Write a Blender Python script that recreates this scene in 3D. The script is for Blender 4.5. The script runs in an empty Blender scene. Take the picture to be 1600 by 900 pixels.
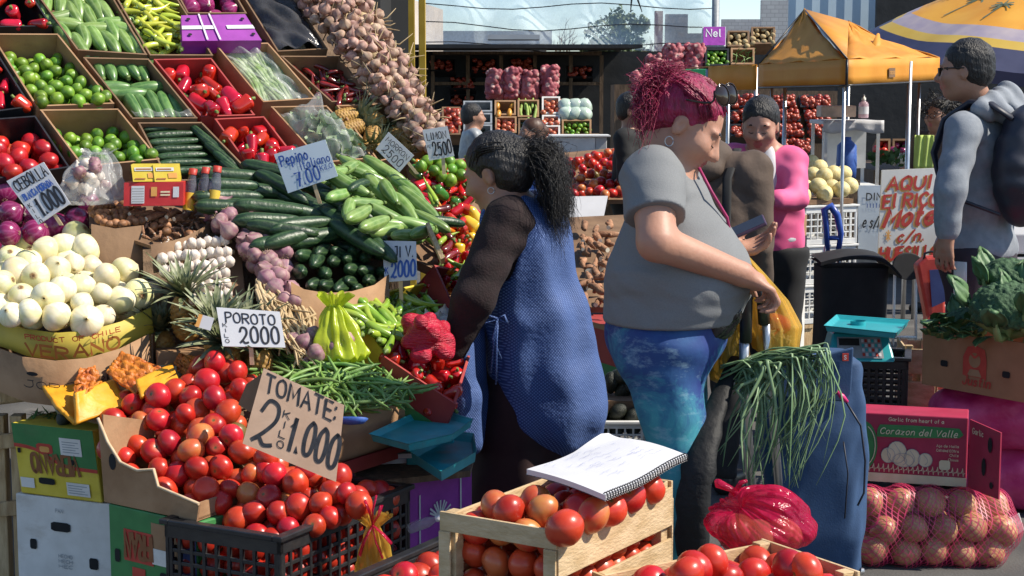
import bpy,math,random
import numpy as np
from math import sin,cos,pi,radians,sqrt,exp,atan,atan2
from mathutils import Vector,Matrix,Quaternion,noise
V=Vector
R=random.Random(11)
sc=bpy.context.scene
col=sc.collection
# camera, sky, sun, exposure
F,HC=2537.0,1.55
PT=atan(300/F)
cam=bpy.data.objects.new('camera',bpy.data.cameras.new('camera'))
cam.data.sensor_width=36
cam.data.lens=F/1600*36
cam.data.clip_start,cam.data.clip_end=0.1,2000
cam.location=(0,0,HC)
cam.rotation_euler=(pi/2-PT,0,0)
col.objects.link(cam)
sc.camera=cam
SUN=V((0.68,-0.10,0.72)).normalized()
world=bpy.data.worlds.new('World')
sc.world=world
world.use_nodes=True
wn=world.node_tree
sky=wn.nodes.new('ShaderNodeTexSky')
sky.sky_type='NISHITA'
sky.sun_disc=False
sky.sun_elevation=math.asin(SUN.z)
sky.sun_rotation=atan2(SUN.x,SUN.y)
sky.air_density=1.0
sky.dust_density=0.4
sky.ozone_density=2.0
tint=wn.nodes.new('ShaderNodeMix');tint.data_type='RGBA';tint.blend_type='MULTIPLY'
tint.inputs[0].default_value=1
tint.inputs[7].default_value=(1.0,1.0,1.0,1)
wn.links.new(sky.outputs[0],tint.inputs[6])
wn.links.new(tint.outputs[2],wn.nodes['Background'].inputs[0])
sky.altitude=1500
wn.nodes['Background'].inputs[1].default_value=0.125
sl=bpy.data.lights.new('sun','SUN')
sl.energy=5.0
sl.angle=radians(0.6)
sl.color=(1.0,0.92,0.79)
so=bpy.data.objects.new('sun',sl)
so.rotation_euler=SUN.to_track_quat('Z','Y').to_euler()
so.location=SUN*30
col.objects.link(so)
sc.view_settings.view_transform='Standard'
sc.view_settings.look='None'
sc.view_settings.exposure=0.5
sc.view_settings.gamma=1
sc.view_settings.use_curve_mapping=False
sc.render.engine='CYCLES'
sc.cycles.use_denoising=True
sc.cycles.max_bounces=8
sc.cycles.transparent_max_bounces=24
sc.cycles.caustics_reflective=False
sc.cycles.caustics_refractive=False
# placing
UPC=V((0,sin(PT),cos(PT)))
FWC=V((0,cos(PT),-sin(PT)))
EYE=V((0,0,HC))
def ray(px,py):
 return V((1,0,0))*((px-800)/F)+UPC*((450-py)/F)+FWC
def at(px,py,d):
 r=ray(px,py)
 return EYE+r*(d/r.y)
def hz(px,py,z):
 r=ray(px,py)
 return EYE+r*((z-HC)/r.z)
class Plane:
 def __init__(s,a,b,c):
  s.p=a
  s.n=(b-a).cross(c-a).normalized()
  if s.n.y>0:
   s.n=-s.n
 def hit(s,px,py,off=0.0):
  r=ray(px,py)
  return EYE+r*((s.p+s.n*off-EYE).dot(s.n)/r.dot(s.n))
def ppm(d):
 return F/d
# mesh builder
WLOC={}
class MB:
 def __init__(s,m=None):
  s.v,s.f,s.mi,s.sm,s.mats,s.cur=[],[],[],[],[],0
  if m:
   s.mat(m)
 def mat(s,m):
  if m not in s.mats:
   s.mats.append(m)
  s.cur=s.mats.index(m)
  return s
 def face(s,ids,smooth=False):
  s.f.append(tuple(ids));s.mi.append(s.cur);s.sm.append(smooth)
 def obox(s,o,ux,uy,uz):
  o,ux,uy,uz=V(o),V(ux),V(uy),V(uz)
  if ux.cross(uy).dot(uz)<0:
   ux,uy=uy,ux
  b=len(s.v)
  for k in range(8):
   s.v.append(o+ux*(k&1)+uy*(k>>1&1)+uz*(k>>2))
  for q in((0,2,3,1),(4,5,7,6),(0,1,5,4),(2,6,7,3),(0,4,6,2),(1,3,7,5)):
   s.face([b+i for i in q])
  return s
 def cbox(s,c,ex,ey,ez):
  ex,ey,ez=V(ex),V(ey),V(ez)
  return s.obox(V(c)-(ex+ey+ez)/2,ex,ey,ez)
 def poly(s,pts,smooth=False):
  b=len(s.v)
  s.v+=[V(p)for p in pts]
  s.face(range(b,b+len(pts)),smooth)
  return s
 def prism(s,pts,vec):
  pts=[V(p)for p in pts];vec=V(vec)
  nrm=sum(((pts[i]-pts[0]).cross(pts[i+1]-pts[0])for i in range(1,len(pts)-1)),V((0,0,0)))
  if nrm.dot(vec)<0:
   pts=pts[::-1]
  b,n=len(s.v),len(pts)
  s.v+=pts+[p+vec for p in pts]
  s.face([b+n-1-i for i in range(n)])
  s.face([b+n+i for i in range(n)])
  for i in range(n):
   j=(i+1)%n
   s.face([b+i,b+j,b+n+j,b+n+i])
  return s
 def tube(s,pts,r,n=8,cap=True,flat=1.0,smooth=True):
  pts=[V(p)for p in pts]
  N=len(pts)
  rr=r if isinstance(r,(list,tuple))else[r]*N
  t0=(pts[1]-pts[0]).normalized()
  up=V((0,0,1))if abs(t0.z)<0.9 else V((1,0,0))
  a=t0.cross(up).normalized()
  b0=len(s.v)
  for i in range(N):
   t=(pts[min(i+1,N-1)]-pts[max(i-1,0)]).normalized()
   a=(a-t*a.dot(t)).normalized()
   b=t.cross(a)
   for k in range(n):
    th=2*pi*k/n
    s.v.append(pts[i]+(a*cos(th)+b*sin(th)*flat)*rr[i])
  for i in range(N-1):
   for k in range(n):
    k2=(k+1)%n
    s.face([b0+i*n+k,b0+i*n+k2,b0+(i+1)*n+k2,b0+(i+1)*n+k],smooth)
  if cap:
   s.face([b0+n-1-k for k in range(n)])
   s.face([b0+(N-1)*n+k for k in range(n)])
  return s
 def lathe(s,prof,n=16,M=None,rf=None,a0=0.0,a1=2*pi):
  full=abs(a1-a0-2*pi)<1e-6
  b0,N,K=len(s.v),len(prof),n if full else n+1
  for i,(r,z)in enumerate(prof):
   for k in range(K):
    th=a0+(a1-a0)*k/n
    q=r*(rf(th,i/(N-1))if rf else 1)
    p=V((q*cos(th),q*sin(th),z))
    s.v.append(M@p if M else p)
  for i in range(N-1):
   for k in range(n):
    k2=(k+1)%K
    s.face([b0+i*K+k,b0+i*K+k2,b0+(i+1)*K+k2,b0+(i+1)*K+k],True)
  return s
 def grid(s,fn,nu,nv,smooth=True,cu=False,flip=False):
  b0=len(s.v)
  K=nu if cu else nu+1
  for j in range(nv+1):
   for i in range(K):
    s.v.append(V(fn(i/nu,j/nv)))
  for j in range(nv):
   for i in range(nu):
    i2=(i+1)%K
    q=[b0+j*K+i,b0+j*K+i2,b0+(j+1)*K+i2,b0+(j+1)*K+i]
    s.face(q[::-1]if flip else q,smooth)
  return s
 def ribbon(s,pts,w,o,ex,ey,off):
  n=ex.cross(ey).normalized()
  N=len(pts)
  if N<2:
   return s
  b0=len(s.v)
  for i in range(N):
   a,c=pts[max(i-1,0)],pts[min(i+1,N-1)]
   dx,dy=c[0]-a[0],c[1]-a[1]
   L=sqrt(dx*dx+dy*dy)or 1
   nx,ny=-dy/L,dx/L
   mx=1.0
   if 0<i<N-1:
    ax,ay=pts[i][0]-a[0],pts[i][1]-a[1]
    l=sqrt(ax*ax+ay*ay)or 1
    mx=min(1.5,1/max(0.5,abs((-ay/l)*nx+(ax/l)*ny)))
   e=0.0
   if i==0:e=-w*0.3
   if i==N-1:e=w*0.3
   for sg in(1,-1):
    x=pts[i][0]+nx*sg*w/2*mx+dx/L*e
    y=pts[i][1]+ny*sg*w/2*mx+dy/L*e
    s.v.append(o+ex*x+ey*y+n*off)
  for i in range(N-1):
   q=[b0+2*i,b0+2*i+1,b0+2*i+3,b0+2*i+2]
   s.face(q)
  return s
 def write(s,text,o,ex,ey,h,w=0.1,fit=None,slant=0.0,jit=0.03,off=0.0012,rnd=None,gap=0.22,wide=0.62):
  """Hand lettering: h = capital height, w = stroke width as a share of h, fit = total width."""
  rd=rnd or random.Random(hash_(text))
  ex,ey=V(ex).normalized(),V(ey).normalized()
  adv,items=0.0,[]
  for ch in text:
   if ch==' ':
    adv+=0.4;continue
   g,wd=GLYPH.get(ch,GLYPH['O'])
   items.append((g,adv,wd*wide));adv+=wd*wide+gap
  adv-=gap
  kx=(fit/(adv*h))if fit else 1.0
  k=0
  for g,x0,wd in items:
   jy,js,ja=rd.uniform(-jit,jit),1+rd.uniform(-jit,jit)*1.5,rd.uniform(-jit,jit)
   for st in g:
    p2=[]
    for x,y in st:
     X=(x0+x*wd)*kx*h
     Y=(y*js+jy+ja*x)*h
     p2.append((X+slant*Y,Y))
    s.ribbon(p2,w*h,V(o),ex,ey,off+k*0.00003)
    k+=1
  return s
 def merge(s,mesh,M):
  b=len(s.v)
  s.v+=[M@q.co for q in mesh.vertices]
  for p in mesh.polygons:
   s.face([b+i for i in p.vertices],p.use_smooth)
  return s
 def mesh(s,name,shift=None):
  me=bpy.data.meshes.new(name)
  vs=[tuple(v-shift)for v in s.v]if shift is not None else[tuple(v)for v in s.v]
  me.from_pydata(vs,[],s.f)
  for m in s.mats:
   me.materials.append(m)
  me.polygons.foreach_set('material_index',s.mi)
  me.polygons.foreach_set('use_smooth',s.sm)
  me.update()
  return me
 def build(s,name,parent=None,bevel=0.0,base=None):
  if parent is not None:
   w=WLOC[parent.name]
  elif base is not None:
   w=V(base)
  else:
   a=np.array([tuple(v)for v in s.v])
   lo,hi=a.min(0),a.max(0)
   w=V(((lo[0]+hi[0])/2,(lo[1]+hi[1])/2,lo[2]))
  o=bpy.data.objects.new(name,s.mesh(name,w))
  col.objects.link(o)
  if parent is not None:
   o.parent=parent
  else:
   o.location=w
  WLOC[o.name]=w
  if bevel:
   b=o.modifiers.new('bevel','BEVEL')
   b.width,b.segments,b.limit_method,b.angle_limit=bevel,2,'ANGLE',radians(40)
  return o
def hash_(t):
 h=7
 for c in t:
  h=(h*31+ord(c))%1000003
 return h
def tag(o,label=None,cat=None,group=None,kind=None):
 if label:o['label']=label
 if cat:o['category']=cat
 if group:o['group']=group
 if kind:o['kind']=kind
 return o
def thing(name,label,cat,loc,group=None):
 o=bpy.data.objects.new(name,None)
 o.empty_display_size=0.1
 col.objects.link(o)
 o.location=V(loc)
 WLOC[o.name]=V(loc)
 return tag(o,label,cat,group)
def put(spec,M,label,cat,group=None):
 """One instance of a spec [(name, mesh, parent index or None)] with matrix M; meshes are shared."""
 made=[]
 for nm,me,pi_ in spec:
  o=bpy.data.objects.new(nm,me)
  col.objects.link(o)
  if pi_ is None:
   o.matrix_world=M
   tag(o,label,cat,group)
  else:
   o.parent=made[pi_]
  made.append(o)
 WLOC[made[0].name]=M.translation.copy()
 return made[0]
def TRS(loc,rot=None,s=1.0):
 m=Matrix.Translation(V(loc))
 if rot is not None:
  m=m@(rot.to_matrix().to_4x4()if isinstance(rot,Quaternion)else rot.to_4x4())
 if isinstance(s,(int,float)):
  s=(s,s,s)
 return m@Matrix.Diagonal((*s,1))
def randrot(r=R):
 q=Quaternion((r.gauss(0,1),r.gauss(0,1),r.gauss(0,1),r.gauss(0,1)))
 q.normalize()
 return q
def basis(x,up):
 x=V(x).normalized()
 y=V(up).cross(x).normalized()
 z=x.cross(y)
 return Matrix((x,y,z)).transposed()
def smooth(pts,n=4):
 out=[]
 for i in range(len(pts)-1):
  a,b,c,d=pts[max(i-1,0)],pts[i],pts[i+1],pts[min(i+2,len(pts)-1)]
  for k in range(n):
   t=k/n
   out.append((b*2+(c-a)*t+(a*2-b*5+c*4-d)*(t*t)+(b*3-a-c*3+d)*t**3)*.5)
 return out+[pts[-1]]
def inpoly(x,y,P):
 c,j=False,len(P)-1
 for i in range(len(P)):
  if(P[i][1]>y)!=(P[j][1]>y)and x<(P[j][0]-P[i][0])*(y-P[i][1])/(P[j][1]-P[i][1])+P[i][0]:
   c=not c
  j=i
 return c
def scatter(poly,dist,tries=4000,r=R,keep=None,sy=1.0):
 """Poisson-disc points inside a photo-pixel polygon."""
 xs,ys=[p[0]for p in poly],[p[1]for p in poly]
 pts=list(keep or[])
 n0=len(pts)
 for _ in range(tries):
  x,y=r.uniform(min(xs),max(xs)),r.uniform(min(ys),max(ys))
  if inpoly(x,y,poly)and all((x-a)**2+((y-b)/sy)**2>dist*dist for a,b in pts):
   pts.append((x,y))
 return pts[n0:]
# stroke alphabet
def _g(txt,wd=1.0):
 out=[]
 for st in txt.split(';'):
  sm=st.startswith('~')
  p=[tuple(float(q)for q in a.split(','))for a in st.lstrip('~').split()]
  if sm and len(p)>2:
   q=[]
   for i in range(len(p)-1):
    a,b,c,d=p[max(i-1,0)],p[i],p[i+1],p[min(i+2,len(p)-1)]
    for k in range(5):
     t=k/5
     q.append(tuple(0.5*(2*b[j]+(c[j]-a[j])*t+(2*a[j]-5*b[j]+4*c[j]-d[j])*t*t+(3*b[j]-a[j]-3*c[j]+d[j])*t**3)for j in(0,1)))
   p=q+[p[-1]]
  out.append(p)
 return out,wd
GLYPH={'A':_g('0,0 .5,1 1,0;.2,.36 .8,.36'),'B':_g('0,0 0,1;~0,1 .75,.93 .75,.62 0,.53;~0,.53 1,.42 .9,.06 0,0',.9),'C':_g('~1,.82 .65,1 .12,.78 0,.4 .3,.04 .7,.02 1,.18',.9),'D':_g('0,0 0,1;~0,1 .7,.92 1,.5 .7,.08 0,0'),'E':_g('.95,1 0,1 0,0 1,0;0,.52 .8,.52',.85),'F':_g('.95,1 0,1 0,0;0,.52 .8,.52',.85),'G':_g('~1,.82 .65,1 .12,.78 0,.4 .3,.04 .7,.02 1,.2 1,.45;1,.45 .6,.45'),'H':_g('0,0 0,1;1,0 1,1;0,.5 1,.5'),'I':_g('.5,0 .5,1',.35),'J':_g('~.9,1 .9,.3 .6,0 .2,.05 0,.25;.4,1 1,1',.8),'K':_g('0,0 0,1;.95,1 0,.42;.3,.6 1,0'),'L':_g('0,1 0,0 .95,0',.8),'M':_g('0,0 .08,1 .5,.3 .92,1 1,0',1.2),'N':_g('0,0 0,1 1,0 1,1'),'O':_g('~.5,1 .1,.8 0,.45 .15,.1 .5,0 .88,.12 1,.5 .85,.88 .5,1'),'P':_g('0,0 0,1;~0,1 .9,.95 .95,.6 0,.45',.85),'Q':_g('~.5,1 .1,.8 0,.45 .15,.1 .5,0 .88,.12 1,.5 .85,.88 .5,1;.6,.3 1,-.08'),'R':_g('0,0 0,1;~0,1 .9,.95 .9,.6 0,.48;.4,.5 1,0',.95),'S':_g('~.95,.85 .5,1 .08,.78 .5,.52 .95,.28 .5,0 .02,.15',.85),'T':_g('0,1 1,1;.5,1 .5,0',.95),'U':_g('~0,1 0,.35 .25,.02 .7,.02 1,.35 1,1'),'V':_g('0,1 .5,0 1,1'),'W':_g('0,1 .25,0 .5,.7 .75,0 1,1',1.3),'X':_g('0,1 1,0;0,0 1,1'),'Y':_g('0,1 .5,.5 1,1;.5,.5 .5,0'),'Z':_g('0,1 1,1 0,0 1,0'),'0':_g('~.5,1 .12,.8 0,.45 .15,.1 .5,0 .88,.12 1,.5 .85,.88 .5,1',.8),'1':_g('0,.72 .5,1 .4,0',.45),'2':_g('~.05,.72 .3,1 .8,.95 .9,.65 .5,.3 0,.02;~0,.02 .3,.12 .6,0 1,.06',.85),'5':_g('.95,1 .2,1 .12,.55;~.12,.55 .6,.68 .95,.4 .7,.03 0,.08',.8),'7':_g('0,1 1,1 .4,0;.2,.5 .9,.52',.8),'.':_g('0,0 .05,.1 .12,0',.15),':':_g('0,.12 .1,.24;0,.7 .1,.82',.15),'/':_g('0,-.1 1,1.05',.7),'a':_g('~.9,.6 .4,.68 0,.35 .3,.02 .8,.25 .9,.6;.9,.65 .95,0',.8),'c':_g('~.9,.55 .5,.68 .05,.35 .4,.0 .95,.14',.7),'d':_g('~.9,.5 .4,.65 0,.35 .4,.0 .9,.2;.95,1.05 .92,0',.8),'e':_g('~.05,.33 .9,.36 .75,.64 .35,.64 .02,.3 .4,.0 .95,.12',.75),'f':_g('~.9,.95 .5,1.05 .35,.7 .35,0;.05,.6 .75,.6',.55),'g':_g('~.9,.6 .4,.68 0,.38 .4,.08 .9,.4;~.92,.65 .92,-.2 .5,-.35 .1,-.2',.75),'h':_g('0,0 0,1.05;~0,.4 .4,.66 .85,.5 .9,0',.75),'i':_g('.5,0 .5,.62;.48,.82 .55,.9',.3),'j':_g('~.6,.62 .6,-.1 .3,-.3 0,-.2;.58,.82 .65,.9',.35),'l':_g('~.4,1.05 .35,.2 .7,0',.3),'m':_g('0,0 0,.62;~0,.4 .3,.66 .48,.5 .5,0;~.5,.4 .8,.66 .98,.5 1,0',1.1),'n':_g('0,0 0,.62;~0,.4 .4,.66 .85,.5 .9,0',.75),'o':_g('~.5,.66 .05,.45 .1,.12 .5,0 .9,.2 .9,.5 .5,.66',.75),'p':_g('0,-.35 0,.62;~0,.5 .5,.68 .95,.4 .6,.02 0,.1',.75),'r':_g('0,0 0,.62;~0,.38 .35,.64 .8,.6',.6),'s':_g('~.85,.55 .4,.66 .1,.48 .5,.34 .88,.16 .45,0 .02,.1',.65),'t':_g('~.4,1 .4,.15 .8,.02;.05,.66 .85,.66',.55),'u':_g('~0,.62 .02,.15 .4,0 .85,.2;.9,.62 .92,0',.75),'v':_g('0,.62 .45,0 .9,.62',.7),'z':_g('0,.6 .85,.6 0,0 .9,0',.7),'k':_g('0,0 0,1;.8,.62 0,.28;.3,.4 .9,0',.7),'*':_g('0,.5 1,.5;.5,0 .5,1;.15,.15 .85,.85;.15,.85 .85,.15',.8),'-':_g('0,.45 1,.45',.5),'$':_g('~.8,.8 .5,.88 .15,.7 .5,.5 .85,.3 .5,.1 .1,.2;.5,1 .5,0',.7),}
# materials
def M(name,c,c2=None,rough=0.5,ns=25.0,bump=0.0,bs=None,rnd=0.0,hue=0.0,spec=0.5,coat=0.0,sss=0.0,met=0.0,stretch=None,lo=0.35,hi=0.65,sheen=0.0):
 m=bpy.data.materials.new(name)
 m.use_nodes=True
 nt=m.node_tree
 N,L=nt.nodes,nt.links
 b=N['Principled BSDF']
 b.inputs['Roughness'].default_value=rough
 b.inputs['Specular IOR Level'].default_value=spec
 b.inputs['Metallic'].default_value=met
 b.inputs['Coat Weight'].default_value=coat
 b.inputs['Coat Roughness'].default_value=0.12
 b.inputs['Sheen Weight'].default_value=sheen
 if sss:
  b.inputs['Subsurface Weight'].default_value=sss
  b.inputs['Subsurface Radius'].default_value=(0.012,0.005,0.003)
 tc=N.new('ShaderNodeTexCoord')
 vec=tc.outputs['Object']
 if stretch:
  mp=N.new('ShaderNodeMapping')
  mp.inputs['Scale'].default_value=stretch
  L.new(vec,mp.inputs[0]);vec=mp.outputs[0]
 oi=N.new('ShaderNodeObjectInfo')
 ad=N.new('ShaderNodeVectorMath');ad.operation='MULTIPLY_ADD'
 cb=N.new('ShaderNodeCombineXYZ')
 for k in range(3):
  L.new(oi.outputs['Random'],cb.inputs[k])
 ad.inputs[1].default_value=(37,53,71)
 L.new(cb.outputs[0],ad.inputs[0]);L.new(vec,ad.inputs[2])
 vec=ad.outputs[0]
 nz=N.new('ShaderNodeTexNoise')
 nz.inputs['Scale'].default_value=ns
 nz.inputs['Detail'].default_value=5
 L.new(vec,nz.inputs['Vector'])
 ramp=N.new('ShaderNodeValToRGB')
 ramp.color_ramp.elements[0].position,ramp.color_ramp.elements[1].position=lo,hi
 ramp.color_ramp.elements[0].color=(*c,1)
 ramp.color_ramp.elements[1].color=(*(c2 or tuple(min(1,x*1.25)for x in c)),1)
 L.new(nz.outputs[0],ramp.inputs[0])
 out=ramp.outputs[0]
 if rnd or hue:
  hs=N.new('ShaderNodeHueSaturation')
  mr=N.new('ShaderNodeMapRange')
  mr.inputs['To Min'].default_value,mr.inputs['To Max'].default_value=1-rnd,1+rnd
  L.new(oi.outputs['Random'],mr.inputs[0]);L.new(mr.outputs[0],hs.inputs['Value'])
  m2=N.new('ShaderNodeMath');m2.operation='MULTIPLY';m2.inputs[1].default_value=7.13
  m3=N.new('ShaderNodeMath');m3.operation='FRACT'
  mh=N.new('ShaderNodeMapRange')
  mh.inputs['To Min'].default_value,mh.inputs['To Max'].default_value=0.5-hue,0.5+hue
  L.new(oi.outputs['Random'],m2.inputs[0]);L.new(m2.outputs[0],m3.inputs[0])
  L.new(m3.outputs[0],mh.inputs[0]);L.new(mh.outputs[0],hs.inputs['Hue'])
  L.new(out,hs.inputs['Color']);out=hs.outputs[0]
 L.new(out,b.inputs['Base Color'])
 if bump:
  n2=N.new('ShaderNodeTexNoise')
  n2.inputs['Scale'].default_value=bs or ns*3
  n2.inputs['Detail'].default_value=4
  L.new(vec,n2.inputs['Vector'])
  bp=N.new('ShaderNodeBump')
  bp.inputs['Strength'].default_value=bump
  bp.inputs['Distance'].default_value=0.01
  L.new(n2.outputs[0],bp.inputs['Height']);L.new(bp.outputs[0],b.inputs['Normal'])
 m['out']=out.node.name
 return m
def folds(m,sc_=(5,5,9),strength=.5,dist=.03,ns=1.0):
 """Soft drawn-out cloth folds as a coarse bump under the fine one."""
 N,L,b=m.node_tree.nodes,m.node_tree.links,m.node_tree.nodes['Principled BSDF']
 tc=N.new('ShaderNodeTexCoord');mp=N.new('ShaderNodeMapping');mp.inputs['Scale'].default_value=sc_
 mp.inputs['Rotation'].default_value=(.5,.35,.3)
 L.new(tc.outputs['Object'],mp.inputs[0])
 nz=N.new('ShaderNodeTexNoise');nz.inputs['Scale'].default_value=ns;nz.inputs['Detail'].default_value=2.2;nz.inputs['Distortion'].default_value=.9
 L.new(mp.outputs[0],nz.inputs[0])
 bp=N.new('ShaderNodeBump');bp.inputs['Strength'].default_value=strength;bp.inputs['Distance'].default_value=dist
 L.new(nz.outputs[0],bp.inputs['Height'])
 if b.inputs['Normal'].links:
  L.new(b.inputs['Normal'].links[0].from_socket,bp.inputs['Normal'])
 L.new(bp.outputs[0],b.inputs['Normal'])
 return m
def nodes(m):
 return m.node_tree.nodes,m.node_tree.links,m.node_tree.nodes['Principled BSDF']
def overlay(m,color,mask_fn):
 """Lay a second colour over the base colour where mask_fn's socket says."""
 N,L,b=nodes(m)
 prev=b.inputs['Base Color'].links[0].from_socket
 mx=N.new('ShaderNodeMix');mx.data_type='RGBA'
 mx.inputs['B'].default_value=(*color,1)if False else(*color,1)
 sA=[i for i in mx.inputs if i.name=='A' and i.type=='RGBA'][0]
 sB=[i for i in mx.inputs if i.name=='B' and i.type=='RGBA'][0]
 sB.default_value=(*color,1)
 L.new(prev,sA)
 L.new(mask_fn(N,L),mx.inputs['Factor'])
 L.new([o for o in mx.outputs if o.type=='RGBA'][0],b.inputs['Base Color'])
 return m
def polar_spot(r0,r1,sign=1):
 def fn(N,L):
  tc=N.new('ShaderNodeTexCoord');sx=N.new('ShaderNodeSeparateXYZ')
  L.new(tc.outputs['Object'],sx.inputs[0])
  nz=N.new('ShaderNodeTexNoise');nz.inputs['Scale'].default_value=9;L.new(tc.outputs['Object'],nz.inputs[0])
  cb=N.new('ShaderNodeCombineXYZ');L.new(sx.outputs[0],cb.inputs[0]);L.new(sx.outputs[1],cb.inputs[1])
  ln=N.new('ShaderNodeVectorMath');ln.operation='LENGTH';L.new(cb.outputs[0],ln.inputs[0])
  a=N.new('ShaderNodeMath');a.operation='MULTIPLY_ADD';a.inputs[1].default_value=0.12;L.new(nz.outputs[0],a.inputs[0]);L.new(ln.outputs['Value'],a.inputs[2])
  mr=N.new('ShaderNodeMapRange');mr.inputs[1].default_value,mr.inputs[2].default_value=r0+.06,r1+.06
  mr.inputs[3].default_value,mr.inputs[4].default_value=1,0
  L.new(a.outputs[0],mr.inputs[0])
  z=N.new('ShaderNodeMath');z.operation='GREATER_THAN' if sign>0 else 'LESS_THAN';z.inputs[1].default_value=0;L.new(sx.outputs[2],z.inputs[0])
  mu=N.new('ShaderNodeMath');mu.operation='MULTIPLY';L.new(mr.outputs[0],mu.inputs[0]);L.new(z.outputs[0],mu.inputs[1])
  return mu.outputs[0]
 return fn
def meridians(count,amt,axis=2,ns=3.0):
 def fn(N,L):
  tc=N.new('ShaderNodeTexCoord');sx=N.new('ShaderNodeSeparateXYZ')
  L.new(tc.outputs['Object'],sx.inputs[0])
  u,v=[(1,2),(0,2),(0,1)][axis]
  a=N.new('ShaderNodeMath');a.operation='ARCTAN2';L.new(sx.outputs[u],a.inputs[0]);L.new(sx.outputs[v],a.inputs[1])
  nz=N.new('ShaderNodeTexNoise');nz.inputs['Scale'].default_value=ns;L.new(tc.outputs['Object'],nz.inputs[0])
  p=N.new('ShaderNodeMath');p.operation='MULTIPLY_ADD';p.inputs[1].default_value=count;L.new(a.outputs[0],p.inputs[0])
  q=N.new('ShaderNodeMath');q.operation='MULTIPLY';q.inputs[1].default_value=6;L.new(nz.outputs[0],q.inputs[0]);L.new(q.outputs[0],p.inputs[2])
  s=N.new('ShaderNodeMath');s.operation='SINE';L.new(p.outputs[0],s.inputs[0])
  mr=N.new('ShaderNodeMapRange');mr.inputs[1].default_value,mr.inputs[2].default_value=0.1,1
  mr.inputs[3].default_value,mr.inputs[4].default_value=0,amt
  L.new(s.outputs[0],mr.inputs[0])
  return mr.outputs[0]
 return fn
def speckle(scale,thr,amt=1.0):
 def fn(N,L):
  tc=N.new('ShaderNodeTexCoord')
  vo=N.new('ShaderNodeTexVoronoi');vo.inputs['Scale'].default_value=scale;L.new(tc.outputs['Object'],vo.inputs['Vector'])
  mr=N.new('ShaderNodeMapRange');mr.inputs[1].default_value,mr.inputs[2].default_value=thr*.7,thr
  mr.inputs[3].default_value,mr.inputs[4].default_value=amt,0
  L.new(vo.outputs['Distance'],mr.inputs[0])
  return mr.outputs[0]
 return fn
def clearish(name,c,alpha=0.45,rough=0.2,ns=18.0,bump=0.5,trans=0.4,a2=None):
 """Thin plastic film: part see-through, part coloured and glossy."""
 m=M(name,c,tuple(min(1,x*1.35+.02)for x in c),rough=rough,ns=ns,bump=bump,bs=ns*1.6,spec=0.6)
 N,L,b=nodes(m)
 out=N['Material Output']
 tr=N.new('ShaderNodeBsdfTransparent');tr.inputs[0].default_value=(*[min(1,.55+x*.5)for x in c],1)
 tl=N.new('ShaderNodeBsdfTranslucent');tl.inputs[0].default_value=(*c,1)
 m1=N.new('ShaderNodeMixShader');m1.inputs[0].default_value=trans
 m2=N.new('ShaderNodeMixShader')
 L.new(b.outputs[0],m1.inputs[1]);L.new(tl.outputs[0],m1.inputs[2])
 tc=N.new('ShaderNodeTexCoord');nz=N.new('ShaderNodeTexNoise');nz.inputs['Scale'].default_value=ns*.7;nz.inputs['Detail'].default_value=6
 L.new(tc.outputs['Object'],nz.inputs[0])
 mr=N.new('ShaderNodeMapRange');mr.inputs[1].default_value,mr.inputs[2].default_value=.3,.7
 mr.inputs[3].default_value,mr.inputs[4].default_value=alpha,a2 if a2 is not None else min(1,alpha+.35)
 L.new(nz.outputs[0],mr.inputs[0]);L.new(mr.outputs[0],m2.inputs[0])
 L.new(tr.outputs[0],m2.inputs[1]);L.new(m1.outputs[0],m2.inputs[2])
 L.new(m2.outputs[0],out.inputs[0])
 return m
def blotch(scale,lo,hi,amt):
 def fn(N,L):
  tc=N.new('ShaderNodeTexCoord');mp=N.new('ShaderNodeMapping');mp.inputs['Scale'].default_value=(1,1,2.2);L.new(tc.outputs['Object'],mp.inputs[0])
  nz=N.new('ShaderNodeTexNoise');nz.inputs['Scale'].default_value=scale;nz.inputs['Detail'].default_value=10;nz.inputs['Roughness'].default_value=.75;L.new(mp.outputs[0],nz.inputs[0])
  mr=N.new('ShaderNodeMapRange');mr.inputs[1].default_value,mr.inputs[2].default_value=lo,hi
  mr.inputs[3].default_value,mr.inputs[4].default_value=0,amt
  L.new(nz.outputs[0],mr.inputs[0])
  return mr.outputs[0]
 return fn
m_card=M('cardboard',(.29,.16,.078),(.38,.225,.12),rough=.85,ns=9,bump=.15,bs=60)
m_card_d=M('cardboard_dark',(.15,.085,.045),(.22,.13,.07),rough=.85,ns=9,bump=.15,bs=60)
m_card_red=M('cardboard_red',(.30,.03,.03),(.36,.05,.04),rough=.7,ns=12)
m_card_wht=M('cardboard_white',(.62,.60,.56),(.72,.70,.66),rough=.75,ns=14,bump=.1)
m_card_yel=M('cardboard_yellow',(.62,.47,.03),(.70,.55,.06),rough=.6,ns=14)
m_card_grn=M('cardboard_green',(.03,.17,.045),(.045,.22,.06),rough=.6,ns=14)
m_card_pur=M('cardboard_purple',(.22,.018,.26),(.30,.035,.34),rough=.5,ns=14)
m_card_crim=M('cardboard_crimson',(.34,.014,.05),(.40,.022,.065),rough=.6,ns=14)
m_card_blue=M('cardboard_navy',(.02,.03,.12),(.03,.05,.16),rough=.6,ns=14)
m_cream=M('cream_print',(.62,.52,.32),(.7,.6,.4),rough=.7)
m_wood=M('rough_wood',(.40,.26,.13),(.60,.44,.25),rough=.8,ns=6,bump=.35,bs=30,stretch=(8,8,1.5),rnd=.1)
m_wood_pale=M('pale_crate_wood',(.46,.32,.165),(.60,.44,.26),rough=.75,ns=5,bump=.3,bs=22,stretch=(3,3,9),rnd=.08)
overlay(m_wood_pale,(.22,.12,.05),speckle(7,.16,.7))
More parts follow.
